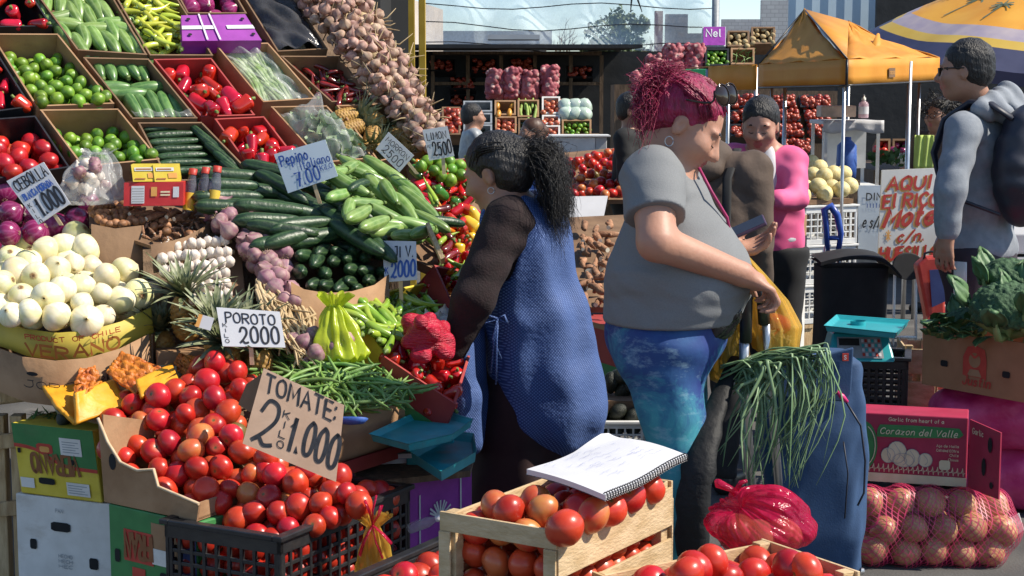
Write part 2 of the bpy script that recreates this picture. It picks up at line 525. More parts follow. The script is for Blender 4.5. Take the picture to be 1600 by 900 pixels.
m_wood_old=M('old_dark_wood',(.10,.065,.04),(.2,.13,.08),rough=.9,ns=7,bump=.4,bs=30,stretch=(6,6,1))
m_blackpl=M('black_plastic',(.012,.012,.014),(.022,.022,.024),rough=.38,ns=20,bump=.06)
m_whitepl=M('white_plastic',(.60,.60,.58),(.72,.72,.70),rough=.45,ns=12)
m_greypl=M('grey_plastic',(.22,.24,.26),(.3,.32,.34),rough=.5)
m_dark=M('dark_interior',(.008,.008,.009),(.014,.014,.015),rough=.9)
m_ink=M('black_ink',(.010,.010,.014),(.03,.03,.035),rough=.55,ns=60)
m_inkblue=M('blue_ink',(.03,.08,.33),(.05,.13,.42),rough=.5,ns=60)
m_inkred=M('red_paint',(.42,.03,.02),(.5,.05,.03),rough=.5)
m_inkora=M('orange_paint',(.65,.30,.06),(.7,.36,.1),rough=.5)
m_paper=M('white_paper',(.55,.55,.57),(.60,.60,.62),rough=.7,ns=6)
m_paper_shade_and_blue=M('pale_blue_card',(.56,.64,.72),(.62,.70,.78),rough=.6,ns=6)  # Pepino card: shade painted into white paper as blue; mote-side sign: own blue
m_paper_brown=M('brown_card',(.47,.30,.20),(.55,.37,.26),rough=.8,ns=10,bump=.1)
m_teal=M('turquoise_plastic',(.02,.30,.34),(.03,.36,.40),rough=.35,ns=9)
m_teal_old=M('worn_teal_plastic',(.02,.27,.30),(.03,.34,.37),rough=.45,ns=16)
overlay(m_teal_old,(.20,.17,.13),speckle(5,.2,.5))
m_steel=M('galvanised_steel',(.5,.5,.5),(.6,.6,.6),rough=.35,met=.9)
m_yelpost=M('yellow_paint',(.42,.27,.02),(.5,.34,.04),rough=.5,ns=8)
m_stick=M('sign_stick',(.5,.36,.2),(.6,.46,.28),rough=.8)
m_leaf=M('leaf_green',(.035,.10,.022),(.06,.15,.035),rough=.5,ns=8,rnd=.15)
for m_,c_,a_ in((m_card_wht,(.34,.27,.19),.55),(m_card_yel,(.30,.20,.06),.5),(m_card_grn,(.08,.12,.05),.6),(m_card,(.16,.09,.045),.5),(m_wood_pale,(.24,.15,.07),.5),(m_blackpl,(.06,.052,.045),.6),(m_card_crim,(.20,.05,.06),.5),(m_paper_brown,(.30,.19,.12),.4),(m_teal_old,(.16,.15,.12),.6)):
 overlay(m_,c_,blotch(4.5,.52,.75,a_))
m_tom=M('tomato_skin',(.42,.010,.010),(.53,.038,.018),rough=.33,ns=1.8,rnd=.24,hue=.008,spec=.45,coat=.08,sss=.05,bump=.03,bs=9)
overlay(m_tom,(.52,.09,.03),polar_spot(.04,.26))
overlay(m_tom,(.50,.22,.10),speckle(9,.09,.35))
overlay(m_tom,(.14,.10,.03),polar_spot(.045,.085))
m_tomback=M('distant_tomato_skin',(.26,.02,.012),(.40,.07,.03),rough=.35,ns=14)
m_tomgr=M('half_ripe_tomato_skin',(.48,.025,.015),(.50,.19,.05),rough=.34,ns=1.1,rnd=.15,coat=.08,sss=.05)
overlay(m_tomgr,(.14,.10,.03),polar_spot(.045,.085))
m_lime=M('lime_skin',(.075,.19,.012),(.19,.33,.03),rough=.38,ns=2.2,rnd=.32,hue=.018,bump=.12,bs=22,coat=.0)
m_onion=M('white_onion_skin',(.74,.66,.36),(.84,.79,.60),rough=.42,ns=1.6,rnd=.14,hue=.025,coat=.05,sss=.06)
overlay(m_onion,(.62,.56,.22),meridians(14,.22))
overlay(m_onion,(.50,.54,.14),speckle(1.1,.42,.40))
overlay(m_onion,(.26,.12,.04),polar_spot(.05,.15,-1))
overlay(m_onion,(.40,.30,.12),polar_spot(.03,.12))
m_ronion=M('purple_onion_skin',(.16,.008,.055),(.26,.02,.11),rough=.25,ns=2,rnd=.25,coat=.3)
overlay(m_ronion,(.42,.12,.25),meridians(12,.3))
overlay(m_ronion,(.6,.5,.35),polar_spot(.05,.10))
m_bonion=M('brown_onion_skin',(.50,.27,.11),(.64,.42,.20),rough=.35,ns=3,rnd=.15)
overlay(m_bonion,(.30,.12,.05),meridians(16,.4))
m_zuke=M('pale_courgette_skin',(.10,.20,.035),(.21,.32,.085),rough=.35,ns=5,rnd=.2,hue=.01,coat=.1)
overlay(m_zuke,(.34,.46,.20),meridians(9,.4,0))
m_zuke2=M('green_courgette_skin',(.05,.13,.03),(.11,.22,.06),rough=.35,ns=5,rnd=.2,coat=.1)
overlay(m_zuke2,(.20,.32,.11),meridians(8,.4,0))
m_cuke=M('cucumber_skin',(.010,.030,.012),(.022,.055,.020),rough=.42,ns=6,rnd=.3,bump=.3,bs=14,coat=.0)
overlay(m_cuke,(.07,.13,.045),meridians(7,.5,0))
m_rpep=M('red_pepper_skin',(.40,.006,.008),(.52,.012,.014),rough=.16,ns=2,rnd=.2,hue=.01,coat=.5)
m_ypep=M('yellow_pepper_skin',(.60,.38,.02),(.65,.45,.04),rough=.2,ns=2,rnd=.15,coat=.4)
m_opep=M('orange_pepper_skin',(.60,.16,.01),(.65,.24,.02),rough=.2,ns=2,rnd=.15,coat=.4)
m_gpep=M('green_pepper_skin',(.03,.14,.015),(.06,.20,.03),rough=.2,ns=2,rnd=.2,coat=.4)
m_ychil=M('yellow_green_chilli_skin',(.36,.42,.025),(.50,.52,.07),rough=.25,ns=2,rnd=.15,hue=.02,coat=.3)
m_gchil=M('green_chilli_skin',(.19,.33,.025),(.30,.42,.05),rough=.25,ns=2,rnd=.2,hue=.02,coat=.3)
m_stem=M('vegetable_stem',(.10,.16,.03),(.17,.24,.06),rough=.6,ns=6,rnd=.2)
m_garlic=M('white_garlic_skin',(.62,.52,.42),(.72,.66,.58),rough=.55,ns=2.5,rnd=.1,sss=.05)
overlay(m_garlic,(.50,.38,.36),meridians(8,.35))
m_pgarl=M('purple_garlic_skin',(.17,.06,.09),(.42,.28,.25),rough=.6,ns=2.2,rnd=.22,hue=.02,lo=.3,hi=.7)
overlay(m_pgarl,(.26,.09,.16),meridians(7,.5))
m_gbraid=M('dry_garlic_skin',(.26,.14,.09),(.52,.36,.27),rough=.7,ns=2.2,rnd=.25,hue=.02)
overlay(m_gbraid,(.24,.10,.10),meridians(7,.40))
m_straw=M('dry_garlic_stalk',(.36,.26,.14),(.5,.38,.22),rough=.85,ns=8,rnd=.2)
m_pine=M('pineapple_rind',(.26,.13,.03),(.42,.25,.06),rough=.6,ns=8,rnd=.15)
overlay(m_pine,(.10,.07,.025),speckle(8,.2,.5))
m_pinel=M('pineapple_leaf',(.08,.105,.04),(.24,.25,.14),rough=.5,ns=6,rnd=.2)
m_bean=M('green_bean',(.11,.23,.035),(.22,.34,.10),rough=.45,ns=4,rnd=.25,hue=.012)
m_flesh=M('pumpkin_flesh',(.66,.27,.008),(.74,.36,.02),rough=.5,ns=14,bump=.3,bs=40)
m_pulp=M('pumpkin_pulp',(.40,.085,.006),(.58,.19,.015),rough=.5,ns=22,bump=.8,bs=60,stretch=(1,1,.4))
m_rind=M('pumpkin_rind',(.18,.17,.10),(.30,.24,.13),rough=.6,ns=9,bump=.2)
m_melon=M('melon_rind',(.66,.52,.20),(.74,.64,.34),rough=.55,ns=6,rnd=.1,bump=.3,bs=30)
m_avo=M('avocado_skin',(.012,.016,.010),(.03,.035,.02),rough=.45,ns=9,bump=.5,bs=26,rnd=.3)
m_root=M('brown_root_skin',(.22,.10,.05),(.38,.20,.11),rough=.85,ns=7,bump=.4,bs=20,rnd=.25)
m_cutroot=M('cut_root_flesh',(.75,.68,.52),(.8,.74,.6),rough=.6)
m_nut=M('brown_nut',(.18,.075,.03),(.34,.16,.07),rough=.6,ns=3,rnd=.3)
m_drychil=M('dried_chilli_skin',(.10,.008,.008),(.20,.015,.012),rough=.25,ns=3,rnd=.4,coat=.4)
m_brocc=M('broccoli_floret',(.018,.055,.022),(.05,.11,.045),rough=.8,ns=40,bump=.8,bs=80)
m_broccs=M('broccoli_stalk',(.16,.24,.07),(.24,.32,.12),rough=.6,ns=9)
m_broccl=M('broccoli_leaf',(.045,.12,.04),(.10,.19,.075),rough=.55,ns=9)
m_scal=M('spring_onion_leaf',(.13,.24,.10),(.26,.38,.20),rough=.45,ns=5,rnd=.2)
m_mango=M('mango_skin',(.58,.32,.03),(.6,.22,.03),rough=.4,ns=4,rnd=.2)
m_apple=M('apple_skin',(.38,.03,.03),(.5,.2,.08),rough=.35,ns=4,rnd=.25)
m_corn=M('corn_husk',(.22,.34,.05),(.33,.42,.10),rough=.6,ns=5,rnd=.15)
m_cab=M('cabbage_leaf',(.26,.36,.18),(.42,.50,.32),rough=.5,ns=6)
m_pota=M('potato_skin',(.34,.24,.11),(.44,.33,.17),rough=.8,ns=6,rnd=.15)
m_film=clearish('clear_plastic_film',(.75,.77,.76),alpha=.08,a2=.42,rough=.18,ns=14,bump=.6)
m_filmdk=clearish('grey_plastic_film',(.10,.10,.11),alpha=.5,a2=.8,rough=.15,ns=12,bump=.8)
m_bagpink=clearish('pink_plastic_bag',(.60,.010,.08),alpha=.34,a2=.68,rough=.14,ns=22,bump=.9,trans=.45)
m_bagyel=clearish('yellow_plastic_bag',(.72,.48,.08),alpha=.42,a2=.75,rough=.2,ns=12,bump=.5,trans=.5)
m_baglime=clearish('lime_green_plastic_bag',(.52,.62,.03),alpha=.8,a2=.95,rough=.25,ns=12,bump=.5,trans=.45)
m_bagred=M('red_net_bag',(.50,.012,.05),(.62,.04,.09),rough=.4,ns=40,bump=.8,bs=90)
m_sackpink=M('magenta_mesh_sack',(.48,.015,.13),(.66,.09,.25),rough=.45,ns=9,bump=.5,bs=30)
m_bagblk=M('black_plastic_bag',(.010,.010,.011),(.02,.02,.022),rough=.22,ns=10,bump=.7,bs=24)
m_skin1=M('light_skin',(.40,.195,.13),(.46,.245,.165),rough=.52,ns=7,sss=.12,bump=.10,bs=70)
m_skin2=M('tan_skin',(.33,.165,.105),(.38,.20,.13),rough=.52,ns=7,sss=.1,bump=.10,bs=70)
m_lip=M('lip',(.36,.10,.09),(.40,.12,.10),rough=.4)
m_hairblk=M('black_hair',(.006,.005,.005),(.016,.013,.012),rough=.5,ns=30,stretch=(1,1,.2),bump=.9,bs=160)
m_hairpink=M('magenta_hair',(.16,.004,.03),(.34,.012,.075),rough=.45,ns=60,stretch=(1,1,.3),bump=.9,bs=150)
m_hairbrn=M('brown_hair',(.05,.02,.01),(.09,.04,.02),rough=.5,ns=20)
m_eyew=M('eye_white',(.7,.68,.65),rough=.2)
m_eyed=M('dark_iris',(.02,.012,.008),rough=.1)
# produce, one spec per kind (unit sized: longest side 1)
def spec_of(name,mb,*parts):
 return[(name,mb.mesh(name),None)]+[(n,p.mesh(n),0)for n,p in parts]
def sphere_prof(n=12,rx=.5,rz=.5):
 return[(max(1e-4,sin(pi*i/n))*rx,-cos(pi*i/n)*rz)for i in range(n+1)]
def tomato_spec(m,sd):
 r=random.Random(sd)
 lob,ph,sq=r.choice((4,5,6)),r.uniform(0,6),r.uniform(.40,.46)
 b=MB(m)
 pr=[(rr,z-.06*exp(-(rr/.13)**2)*(1 if z>0 else.3))for rr,z in sphere_prof(13,.5,sq)]
 b.lathe(pr,20,rf=lambda th,t:1+.022*t*cos(lob*th+ph)+.025*cos(2*th+ph))
 return spec_of('tomato',b)
TOM=[tomato_spec(m_tom,i)for i in range(4)]+[tomato_spec(m_tomgr,9)]
def lime_spec(sd):
 r=random.Random(sd)
 b=MB(m_lime)
 k=r.uniform(.40,.45)
 pr=[(rr*(1-.12*abs(z/.5)**5),z*(1+.10*exp(-(rr/.12)**2)))for rr,z in sphere_prof(11,k,.48)]
 b.lathe(pr,14)
 return spec_of('lime',b)
LIME=[lime_spec(i)for i in range(3)]
def onion_spec(m,sd,nm,neck=.09):
 r=random.Random(sd)
 b=MB(m)
 w=r.uniform(.46,.52)
 pr=[]
 for i in range(15):
  t=i/14
  rr,z=sin(pi*t)*w,-cos(pi*t)*.42
  if t>.72:
   u=(t-.72)/.28
   rr=max(rr,.05+.02*cos(9*t))if t>.9 else rr
   z+=neck*u*u
  pr.append((max(rr,1e-4 if t<.5 else.012),z))
 b.lathe(pr,18,rf=lambda th,t:1+.02*cos(3*th+sd))
 st=MB(m_straw)
 for k in range(9):
  a=k*2.4
  st.tube([(.02*cos(a),.02*sin(a),-.40),(.07*cos(a),.07*sin(a),-.45),(.10*cos(a),.10*sin(a),-.44)],.008,3)
 return spec_of(nm,b,('roots',st))
WON=[onion_spec(m_onion,i,'white_onion')for i in range(3)]
RON=[onion_spec(m_ronion,i,'purple_onion')for i in range(2)]
BON=[onion_spec(m_bonion,i,'brown_onion')for i in range(2)]
def long_spec(m,nm,wid,sd,bend=.06,stem=True,tip=.75,blunt=2.6,swell=0.0,sm=None):
 """courgette, cucumber: along +X, length 1."""
 r=random.Random(sd)
 pts,rad=[],[]
 for i in range(17):
  t=i/16
  s=(1-abs(2*t-1)**blunt)**.5 if 0<t<1 else.02
  pts.append((t-.5,bend*sin(pi*t)-bend*.6,.01*sin(5*t+sd)))
  rad.append(max(.004,wid/2*s*(tip+(1-tip)*(1-t)+swell*sin(pi*(1-t)))))
 b=MB(m).tube(pts,rad,12)
 if not stem:
  return spec_of(nm,b)
 c=MB(sm or m_stem)
 e=V(pts[-1])
 c.tube([e-V((.03,0,0)),e+V((.01,0,0)),e+V((.05,.008,.004))],[wid*.24,wid*.15,wid*.16],7)
 return spec_of(nm,b,('stem',c))
ZUK=[long_spec(m_zuke,'courgette',.25,i,.05-.05*i,swell=.12)for i in range(3)]
ZUK2=[long_spec(m_zuke2,'courgette',.25,i,.04-.04*i,swell=.1)for i in range(3)]
CUK=[long_spec(m_cuke,'cucumber',.20,i,.03-.03*i,stem=False,blunt=3.4)for i in range(3)]
CORN=[long_spec(m_corn,'corn_cob',.22,1,0,stem=False)]
MANGO=[long_spec(m_mango,'mango',.58,1,.03,stem=False,blunt=2)]
def pepper_spec(m,nm,sd,length=1.0,wid=.62,lobes=4,taper=.25):
 r=random.Random(sd)
 b=MB(m)
 pr,n=[],16
 for i in range(n+1):
  t=i/n
  s=sin(pi*min(1,t*.5/.35))if t<.35*0.999 and t<.35 else 1
  rr=wid/2*(min(1,(t/.16))**.6)*(1-taper*(t))*(max(0.0,1-((t-.7)/.3)**2)**.5 if t>.7 else 1)
  z=(.5-t)*length+(-.05*(1-(t/.12))if t<.12 else 0)
  pr.append((max(rr,1e-4),z))
 ph=r.uniform(0,6)
 b.lathe(pr[::-1],20,rf=lambda th,t:1+.13*(abs(cos(lobes/2*th+ph))-.6)+.06*cos(th+3*t+ph))
 c=MB(m_stem)
 c.tube([(0,0,.40*length),(0,0,.5*length),(.03,0,.60*length)],[.12*wid,.07,.06],7)
 return spec_of(nm,b,('stem',c))
RPEP=[pepper_spec(m_rpep,'red_pepper',i,1.0,.66-.08*i,4-i%2,.15+.18*i)for i in range(3)]
MIXP=[pepper_spec(m,n,i,1.0,w,3,.35)for i,(m,n,w)in enumerate(((m_rpep,'red_pepper',.6),(m_ypep,'yellow_pepper',.65),(m_gpep,'green_pepper',.6),(m_opep,'orange_chilli',.3),(m_rpep,'red_chilli',.35)))]
def chilli_spec(m,nm,wid,sd,bend=.12):
 pts,rad=[],[]
 for i in range(12):
  t=i/11
  pts.append((t-.5,bend*(t-.5)**2*3,.03*sin(4*t+sd)))
  rad.append(max(.006,wid/2*(min(1,(t/.1))**.5 if t<.1 else 1)*(1-.9*max(0,(t-.25)/.75)**1.6)))
 b=MB(m).tube(pts,rad,9)
 c=MB(m_stem)
 p=V(pts[0])
 c.tube([p+V((.02,0,0)),p-V((.02,0,0)),p-V((.10,-.03,0))],[wid*.42,wid*.2,wid*.14],6)
 return spec_of(nm,b,('stem',c))
YCH=[chilli_spec(m_ychil,'yellow_green_chilli',.22,i,.15-.15*i)for i in range(3)]
GCH=[chilli_spec(m_gchil,'green_chilli',.17,i,.15-.15*i)for i in range(3)]
DCH=[chilli_spec(m_drychil,'dried_red_chilli',.22,i,.2-.2*i)for i in range(3)]
def garlic_spec(m,nm,sd,neck=.22):
 r=random.Random(sd)
 b=MB(m)
 pr=[(1e-4,-.40),(.2,-.40),(.38,-.32),(.48,-.14),(.47,.05),(.36,.22),(.20,.36),(.10,.48),(.07,.48+neck*.5),(.045,.48+neck)]
 ph=r.uniform(0,6)
 b.lathe(pr,21,rf=lambda th,t:1+.22*(abs(sin(3.5*th+ph))-.6)*(1-t*.9))
 c=MB(m_straw)
 for k in range(8):
  a=k*2.4
  c.tube([(.05*cos(a),.05*sin(a),-.39),(.16*cos(a),.16*sin(a),-.46),(.2*cos(a),.2*sin(a),-.52)],.012,3)
 return spec_of(nm,b,('roots',c))
PGAR=[garlic_spec(m_pgarl,'purple_garlic',i)for i in range(3)]
WGAR=[garlic_spec(m_garlic,'white_garlic',i,.2)for i in range(2)]
BGAR=[garlic_spec(m_gbraid,'garlic_bulb',i,.3)for i in range(3)]
def pineapple_spec(sd,crown=True,cl=1.0):
 r=random.Random(sd)
 b=MB(m_pine)
 def fn(u,v):
  th,t=2*pi*u,v
  z=(t-.5)
  s=max(0.02,1-abs(2*t-1)**3.2)**.5
  a=8*th/(2*pi)+9*t
  c=8*th/(2*pi)-9*t
  bump=abs(sin(pi*a)*sin(pi*c))
  q=.30*s*(1+.11*(bump-.5))
  return V((q*cos(th),q*sin(th),z))
 b.grid(fn,64,48,cu=True)
 c=MB(m_pinel)
 for k in range(58):
  a,t=k*2.39996,k/58
  L=cl*(.36+.45*sin(pi*min(1,t+.2))**2)*r.uniform(.8,1.1)
  lean=1.15-1.0*t
  d=V((cos(a),sin(a),0))
  pts=[]
  for i in range(6):
   s=i/5
   pts.append(V((0,0,.46+.12*t))+d*(.05+L*sin(lean)*s*(1+.2*s))+V((0,0,L*cos(lean*(1+.35*s*(1-t)))*s)))
  w=.080*r.uniform(.8,1.2)
  sd_=d.cross(V((0,0,1)))
  n0=len(c.v)
  for i,p in enumerate(pts):
   ww=w*(1-(i/5)**1.5)+.002
   up=V((0,0,.012))-d*.006
   c.v+=[p+sd_*ww,p-up,p-sd_*ww]
  for i in range(5):
   for q in(0,1):
    j=n0+i*3+q
    c.face([j,j+1,j+4,j+3],True)
 if not crown:
  return spec_of('pineapple',b)
 return spec_of('pineapple',b,('crown',c))
PINE=[pineapple_spec(1),pineapple_spec(2,cl=1.35)]
def bean_spec(sd):
 r=random.Random(sd)
 pts,rad=[],[]
 for i in range(10):
  t=i/9
  pts.append((t-.5,r.uniform(.10,.22)*(t-.5)**2*2+.05*sin(3*t+sd),.04*sin(4*t+sd*2)))
  rad.append(.036*(1-abs(2*t-1)**4)+.004)
 return spec_of('green_bean',MB(m_bean).tube(pts,rad,6,flat=.75))
BEAN=[bean_spec(i)for i in range(5)]
MELON=[spec_of('melon',MB(m_melon).lathe(sphere_prof(14,.47,.5),20,rf=lambda th,t:1+.012*cos(10*th)))]
AVO=[spec_of('avocado',MB(m_avo).lathe([(rr*(1-.28*max(0,z/.5)),z)for rr,z in sphere_prof(12,.36,.5)],14))]
POTA=[spec_of('potato',MB(m_pota).lathe(sphere_prof(9,.38,.5),12,rf=lambda th,t:1+.08*cos(2*th+5*t)))]
APPLE=[spec_of('apple',MB(m_apple).lathe([(rr,z-.08*exp(-(rr/.12)**2)*(1 if z>0 else-1))for rr,z in sphere_prof(10,.5,.46)],14))]
NUT=[spec_of('brown_nut',MB(m_nut).lathe(sphere_prof(7,.42,.5),9,rf=lambda th,t:1+.05*cos(3*th+4*t)))]
def root_spec(sd):
 r=random.Random(sd)
 b=MB(m_root)
 pts=[V((-.5,0,0)),V((-.2,r.uniform(-.05,.05),0)),V((.15,r.uniform(-.08,.08),.02)),V((.5,r.uniform(-.1,.1),0))]
 b.tube(pts,[.09,.14,.13,.06],8)
 b.tube([pts[1],pts[1]+V((.08,.22,.05))],[.10,.06],7)
 c=MB(m_cutroot).tube([pts[0]+V((.002,0,0)),pts[0]-V((.012,0,0))],.088,8)
 return spec_of('root',b,('cut_end',c))
ROOT=[root_spec(i)for i in range(3)]
STUFF={}
def stuff_add(key,spec,Mx):
 mb=STUFF.setdefault(key,MB())
 me=spec[0][1]
 mb.mat(me.materials[0])
 mb.merge(me,Mx)
def plane_rot(pl,px,py,ang,tilt=0.0,roll=None):
 """Orientation of a long thing lying on a plane, its +X along image angle ang (degrees, anticlockwise)."""
 a=radians(ang)
 x=pl.hit(px+12*cos(a),py-12*sin(a))-pl.hit(px,py)
 x=x.normalized()+pl.n*tilt
 m=basis(x,pl.n)
 return m@Matrix.Rotation(R.uniform(0,6.28)if roll is None else roll,3,'X')
def lay(specs,pl,px,py,off,ang,L,label,cat,group=None,tilt=0.0,thick=1.0):
 p=pl.hit(px,py,off)
 return put(R.choice(specs),TRS(p,plane_rot(pl,px,py,ang,tilt),(L,L*thick,L*thick)),label,cat,group)
def heap(specs,pl,poly,diam,label,cat,group,dpx,off=0.0,jz=.25,js=.08,layers=2,bulge=None,long=False,angs=None,r=R,upbias=None,tight=.9,second=.75,wts=None,buried=None):
 """Fill a pixel polygon with single fruits resting on a plane; lower layers close the gaps."""
 top=scatter(poly,dpx*tight,2500,r)
 n=0
 for lay_ in range(layers):
  pts=top if lay_==0 else scatter(poly,dpx*.92,900,r)
  for x,y in pts:
   o=off+(r.uniform(-jz,jz)*diam*.5)-lay_*diam*second
   if bulge:
    o+=bulge(x,y)
   p=pl.hit(x,y,o)
   s=diam*(1+r.uniform(-js,js))
   sp=r.choices(specs,wts)[0]if wts else r.choice(specs)
   if long:
    rot=plane_rot(pl,x,y,r.uniform(*angs),r.uniform(-.15,.15))
   elif upbias is not None:
    rot=basis(V((r.gauss(0,1),r.gauss(0,1),r.gauss(0,.4))),upbias+V((r.gauss(0,.35),r.gauss(0,.35),r.gauss(0,.35))))
   else:
    rot=randrot(r).to_matrix()
   if lay_ and buried:
    stuff_add(buried,sp,TRS(p,rot,s))
   else:
    put(sp,TRS(p,rot,s),label,cat,group)
   n+=1
 return n
# smooth bodies (one skin grown round capsules and ellipsoids)
def _smin(a,b,k):
 h=np.maximum(k-np.abs(a-b),0)/k
 return np.minimum(a,b)-h*h*k*.25
def sdf_mesh(prims,h,name,mats,disp=None,matfn=None,parent=None,base=None,cut=()):
 A=[]
 for p in prims:
  if p[0]=='c':
   r=max(p[3],p[4])
   A+=[np.minimum(p[1],p[2])-r,np.maximum(p[1],p[2])+r]
  elif p[0]=='e' and p[-1]>0:
   r=max(p[2])
   A+=[np.array(p[1])-r,np.array(p[1])+r]
 A=np.array([tuple(a)for a in A])
 lo,hi=A.min(0)-4*h,A.max(0)+4*h
 n=np.ceil((hi-lo)/h).astype(int)+1
 D=np.full(n,.4,np.float32)
 ax=[lo[i]+h*np.arange(n[i])for i in range(3)]
 for p in prims:
  k=abs(p[-1])
  if p[0]=='c':
   a,b=np.array(tuple(p[1])),np.array(tuple(p[2]))
   rr=max(p[3],p[4])+k+3*h
   bl,bh=np.minimum(a,b)-rr,np.maximum(a,b)+rr
  else:
   a=np.array(tuple(p[1]))
   rr=max(p[2])+k+3*h
   bl,bh=a-rr,a+rr
  i0=np.clip(((bl-lo)/h).astype(int),0,n-1)
  i1=np.clip(((bh-lo)/h).astype(int)+1,1,n)
  if(i1<=i0).any():
   continue
  X,Y,Z=np.meshgrid(ax[0][i0[0]:i1[0]],ax[1][i0[1]:i1[1]],ax[2][i0[2]:i1[2]],indexing='ij')
  P=np.stack([X,Y,Z],-1)-a
  if p[0]=='c':
   ba=b-a
   t=np.clip(P@ba/max(ba@ba,1e-9),0,1)
   d=np.linalg.norm(P-t[...,None]*ba,axis=-1)-(p[3]+(p[4]-p[3])*t)
  else:
   Rm=p[3]
   if Rm is not None:
    P=P@np.array([list(r)for r in Rm])
   r3=np.array(p[2])
   k0=np.linalg.norm(P/r3,axis=-1)
   k1=np.linalg.norm(P/(r3*r3),axis=-1)
   d=k0*(k0-1)/np.maximum(k1,1e-6)
  sl=tuple(slice(i0[q],i1[q])for q in range(3))
  if p[-1]>0:
   D[sl]=_smin(D[sl],d,p[-1])
  else:
   D[sl]=-_smin(-D[sl],d,k)
 if disp is not None:
  X,Y,Z=np.meshgrid(*ax,indexing='ij')
  m=np.abs(D)<.06
  D[m]+=disp(X[m],Y[m],Z[m])
 for cp,cn in cut:
  X,Y,Z=np.meshgrid(*ax,indexing='ij')
  D=np.maximum(D,((X-cp[0])*cn[0]+(Y-cp[1])*cn[1]+(Z-cp[2])*cn[2]).astype(np.float32))
 D[0],D[-1]=.2,.2
 D[:,0],D[:,-1]=.2,.2
 D[:,:,0],D[:,:,-1]=.2,.2
 S=D<0
 c=n-1
 acc,cnt,E=np.zeros((*c,3)),np.zeros(c),[]
 for q in range(3):
  a,b=[slice(None)]*3,[slice(None)]*3
  a[q],b[q]=slice(0,-1),slice(1,None)
  X=S[tuple(a)]!=S[tuple(b)]
  ii=np.argwhere(X)
  da,db=D[tuple(a)][X],D[tuple(b)][X]
  pos=ii.astype(float)
  pos[:,q]+=da/(da-db)
  u,v=[(1,2),(2,0),(0,1)][q]
  quad=[]
  for du,dv in((0,0),(-1,0),(-1,-1),(0,-1)):
   g=ii.copy()
   g[:,u]+=du;g[:,v]+=dv
   np.add.at(acc,(g[:,0],g[:,1],g[:,2]),pos)
   np.add.at(cnt,(g[:,0],g[:,1],g[:,2]),1)
   quad.append(g)
  E.append((quad,S[tuple(a)][X]))
 idx=np.full(c,-1)
 m=cnt>0
 idx[m]=np.arange(m.sum())
 vs=(acc[m]/cnt[m][:,None])*h+lo
 fs=[]
 for quad,ins in E:
  f=np.stack([idx[g[:,0],g[:,1],g[:,2]]for g in quad],1)
  f[~ins]=f[~ins][:,::-1]
  fs.append(f)
 fs=np.concatenate(fs)
 if parent is not None:
  w=WLOC[parent.name]
 else:
  w=V(base)if base is not None else V(((lo[0]+hi[0])/2,(lo[1]+hi[1])/2,lo[2]))
 me=bpy.data.meshes.new(name)
 me.from_pydata((vs-np.array(tuple(w))).tolist(),[],fs.tolist())
 for mt in(mats if isinstance(mats,(list,tuple))else[mats]):
  me.materials.append(mt)
 me.polygons.foreach_set('use_smooth',[True]*len(fs))
 if matfn is not None:
  cen=vs[fs].mean(1)
  me.polygons.foreach_set('material_index',matfn(cen).astype(int).tolist())
 me.update()
 o=bpy.data.objects.new(name,me)
 col.objects.link(o)
 if parent is not None:
  o.parent=parent
 else:
  o.location=w
 WLOC[o.name]=w
 return o
def C(a,b,ra,rb=None,k=.03):
 return('c',V(a),V(b),ra,rb if rb is not None else ra,k)
def EL(c,r,Rm=None,k=.03):
 return('e',V(c),tuple(r),Rm,k)
def head_prims(c,f,up,s=1.0,k=.012,wide=1.0,ears=True):
 """Head: c = centre between the ears, f = facing, up; nose, brow, lips, chin, sockets, ears."""
 Rm=basis(f,up)
 def q(x,y,z):
  return V(c)+Rm@(V((x,y,z))*s)
 def e(x,y,z,a,b,d,kk=k):
  return EL(q(x,y,z),(a*s,b*s,d*s),Rm,kk*s if kk>0 else kk)
 P=[e(-.012,0,.032,.098,.078*wide,.092),e(.030,0,-.028,.066,.064*wide,.085,.03),e(.055,0,-.088,.030,.034*wide,.024,.03),e(.0,0,-.06,.06,.062*wide,.045,.03)]
 P+=[C(q(.088,0,.018),q(.112,0,-.024),.009*s,.014*s,.014),e(.096,.013,-.028,.013,.011,.009),e(.096,-.013,-.028,.013,.011,.009)]
 for y in(1,-1):
  P+=[e(.076,y*.032,.030,.016,.026,.009),e(.060,y*.044*wide,-.022,.030,.026,.026,.03),e(.098,y*.032,.006,.014,.018,.010,-.012)]
  P+=[e(.081,y*.031,.006,.012,.014,.011,.006)]
  if ears:
   P+=[e(-.008,y*.079*wide,-.006,.018,.009,.031,.010),e(-.002,y*.086*wide,-.002,.008,.006,.016,-.006)]
 P+=[e(.092,0,-.050,.013,.024,.006,.008),e(.089,0,-.063,.014,.021,.007,.008),e(.104,0,-.0565,.010,.026,.0022,-.004)]
 return P,q,Rm
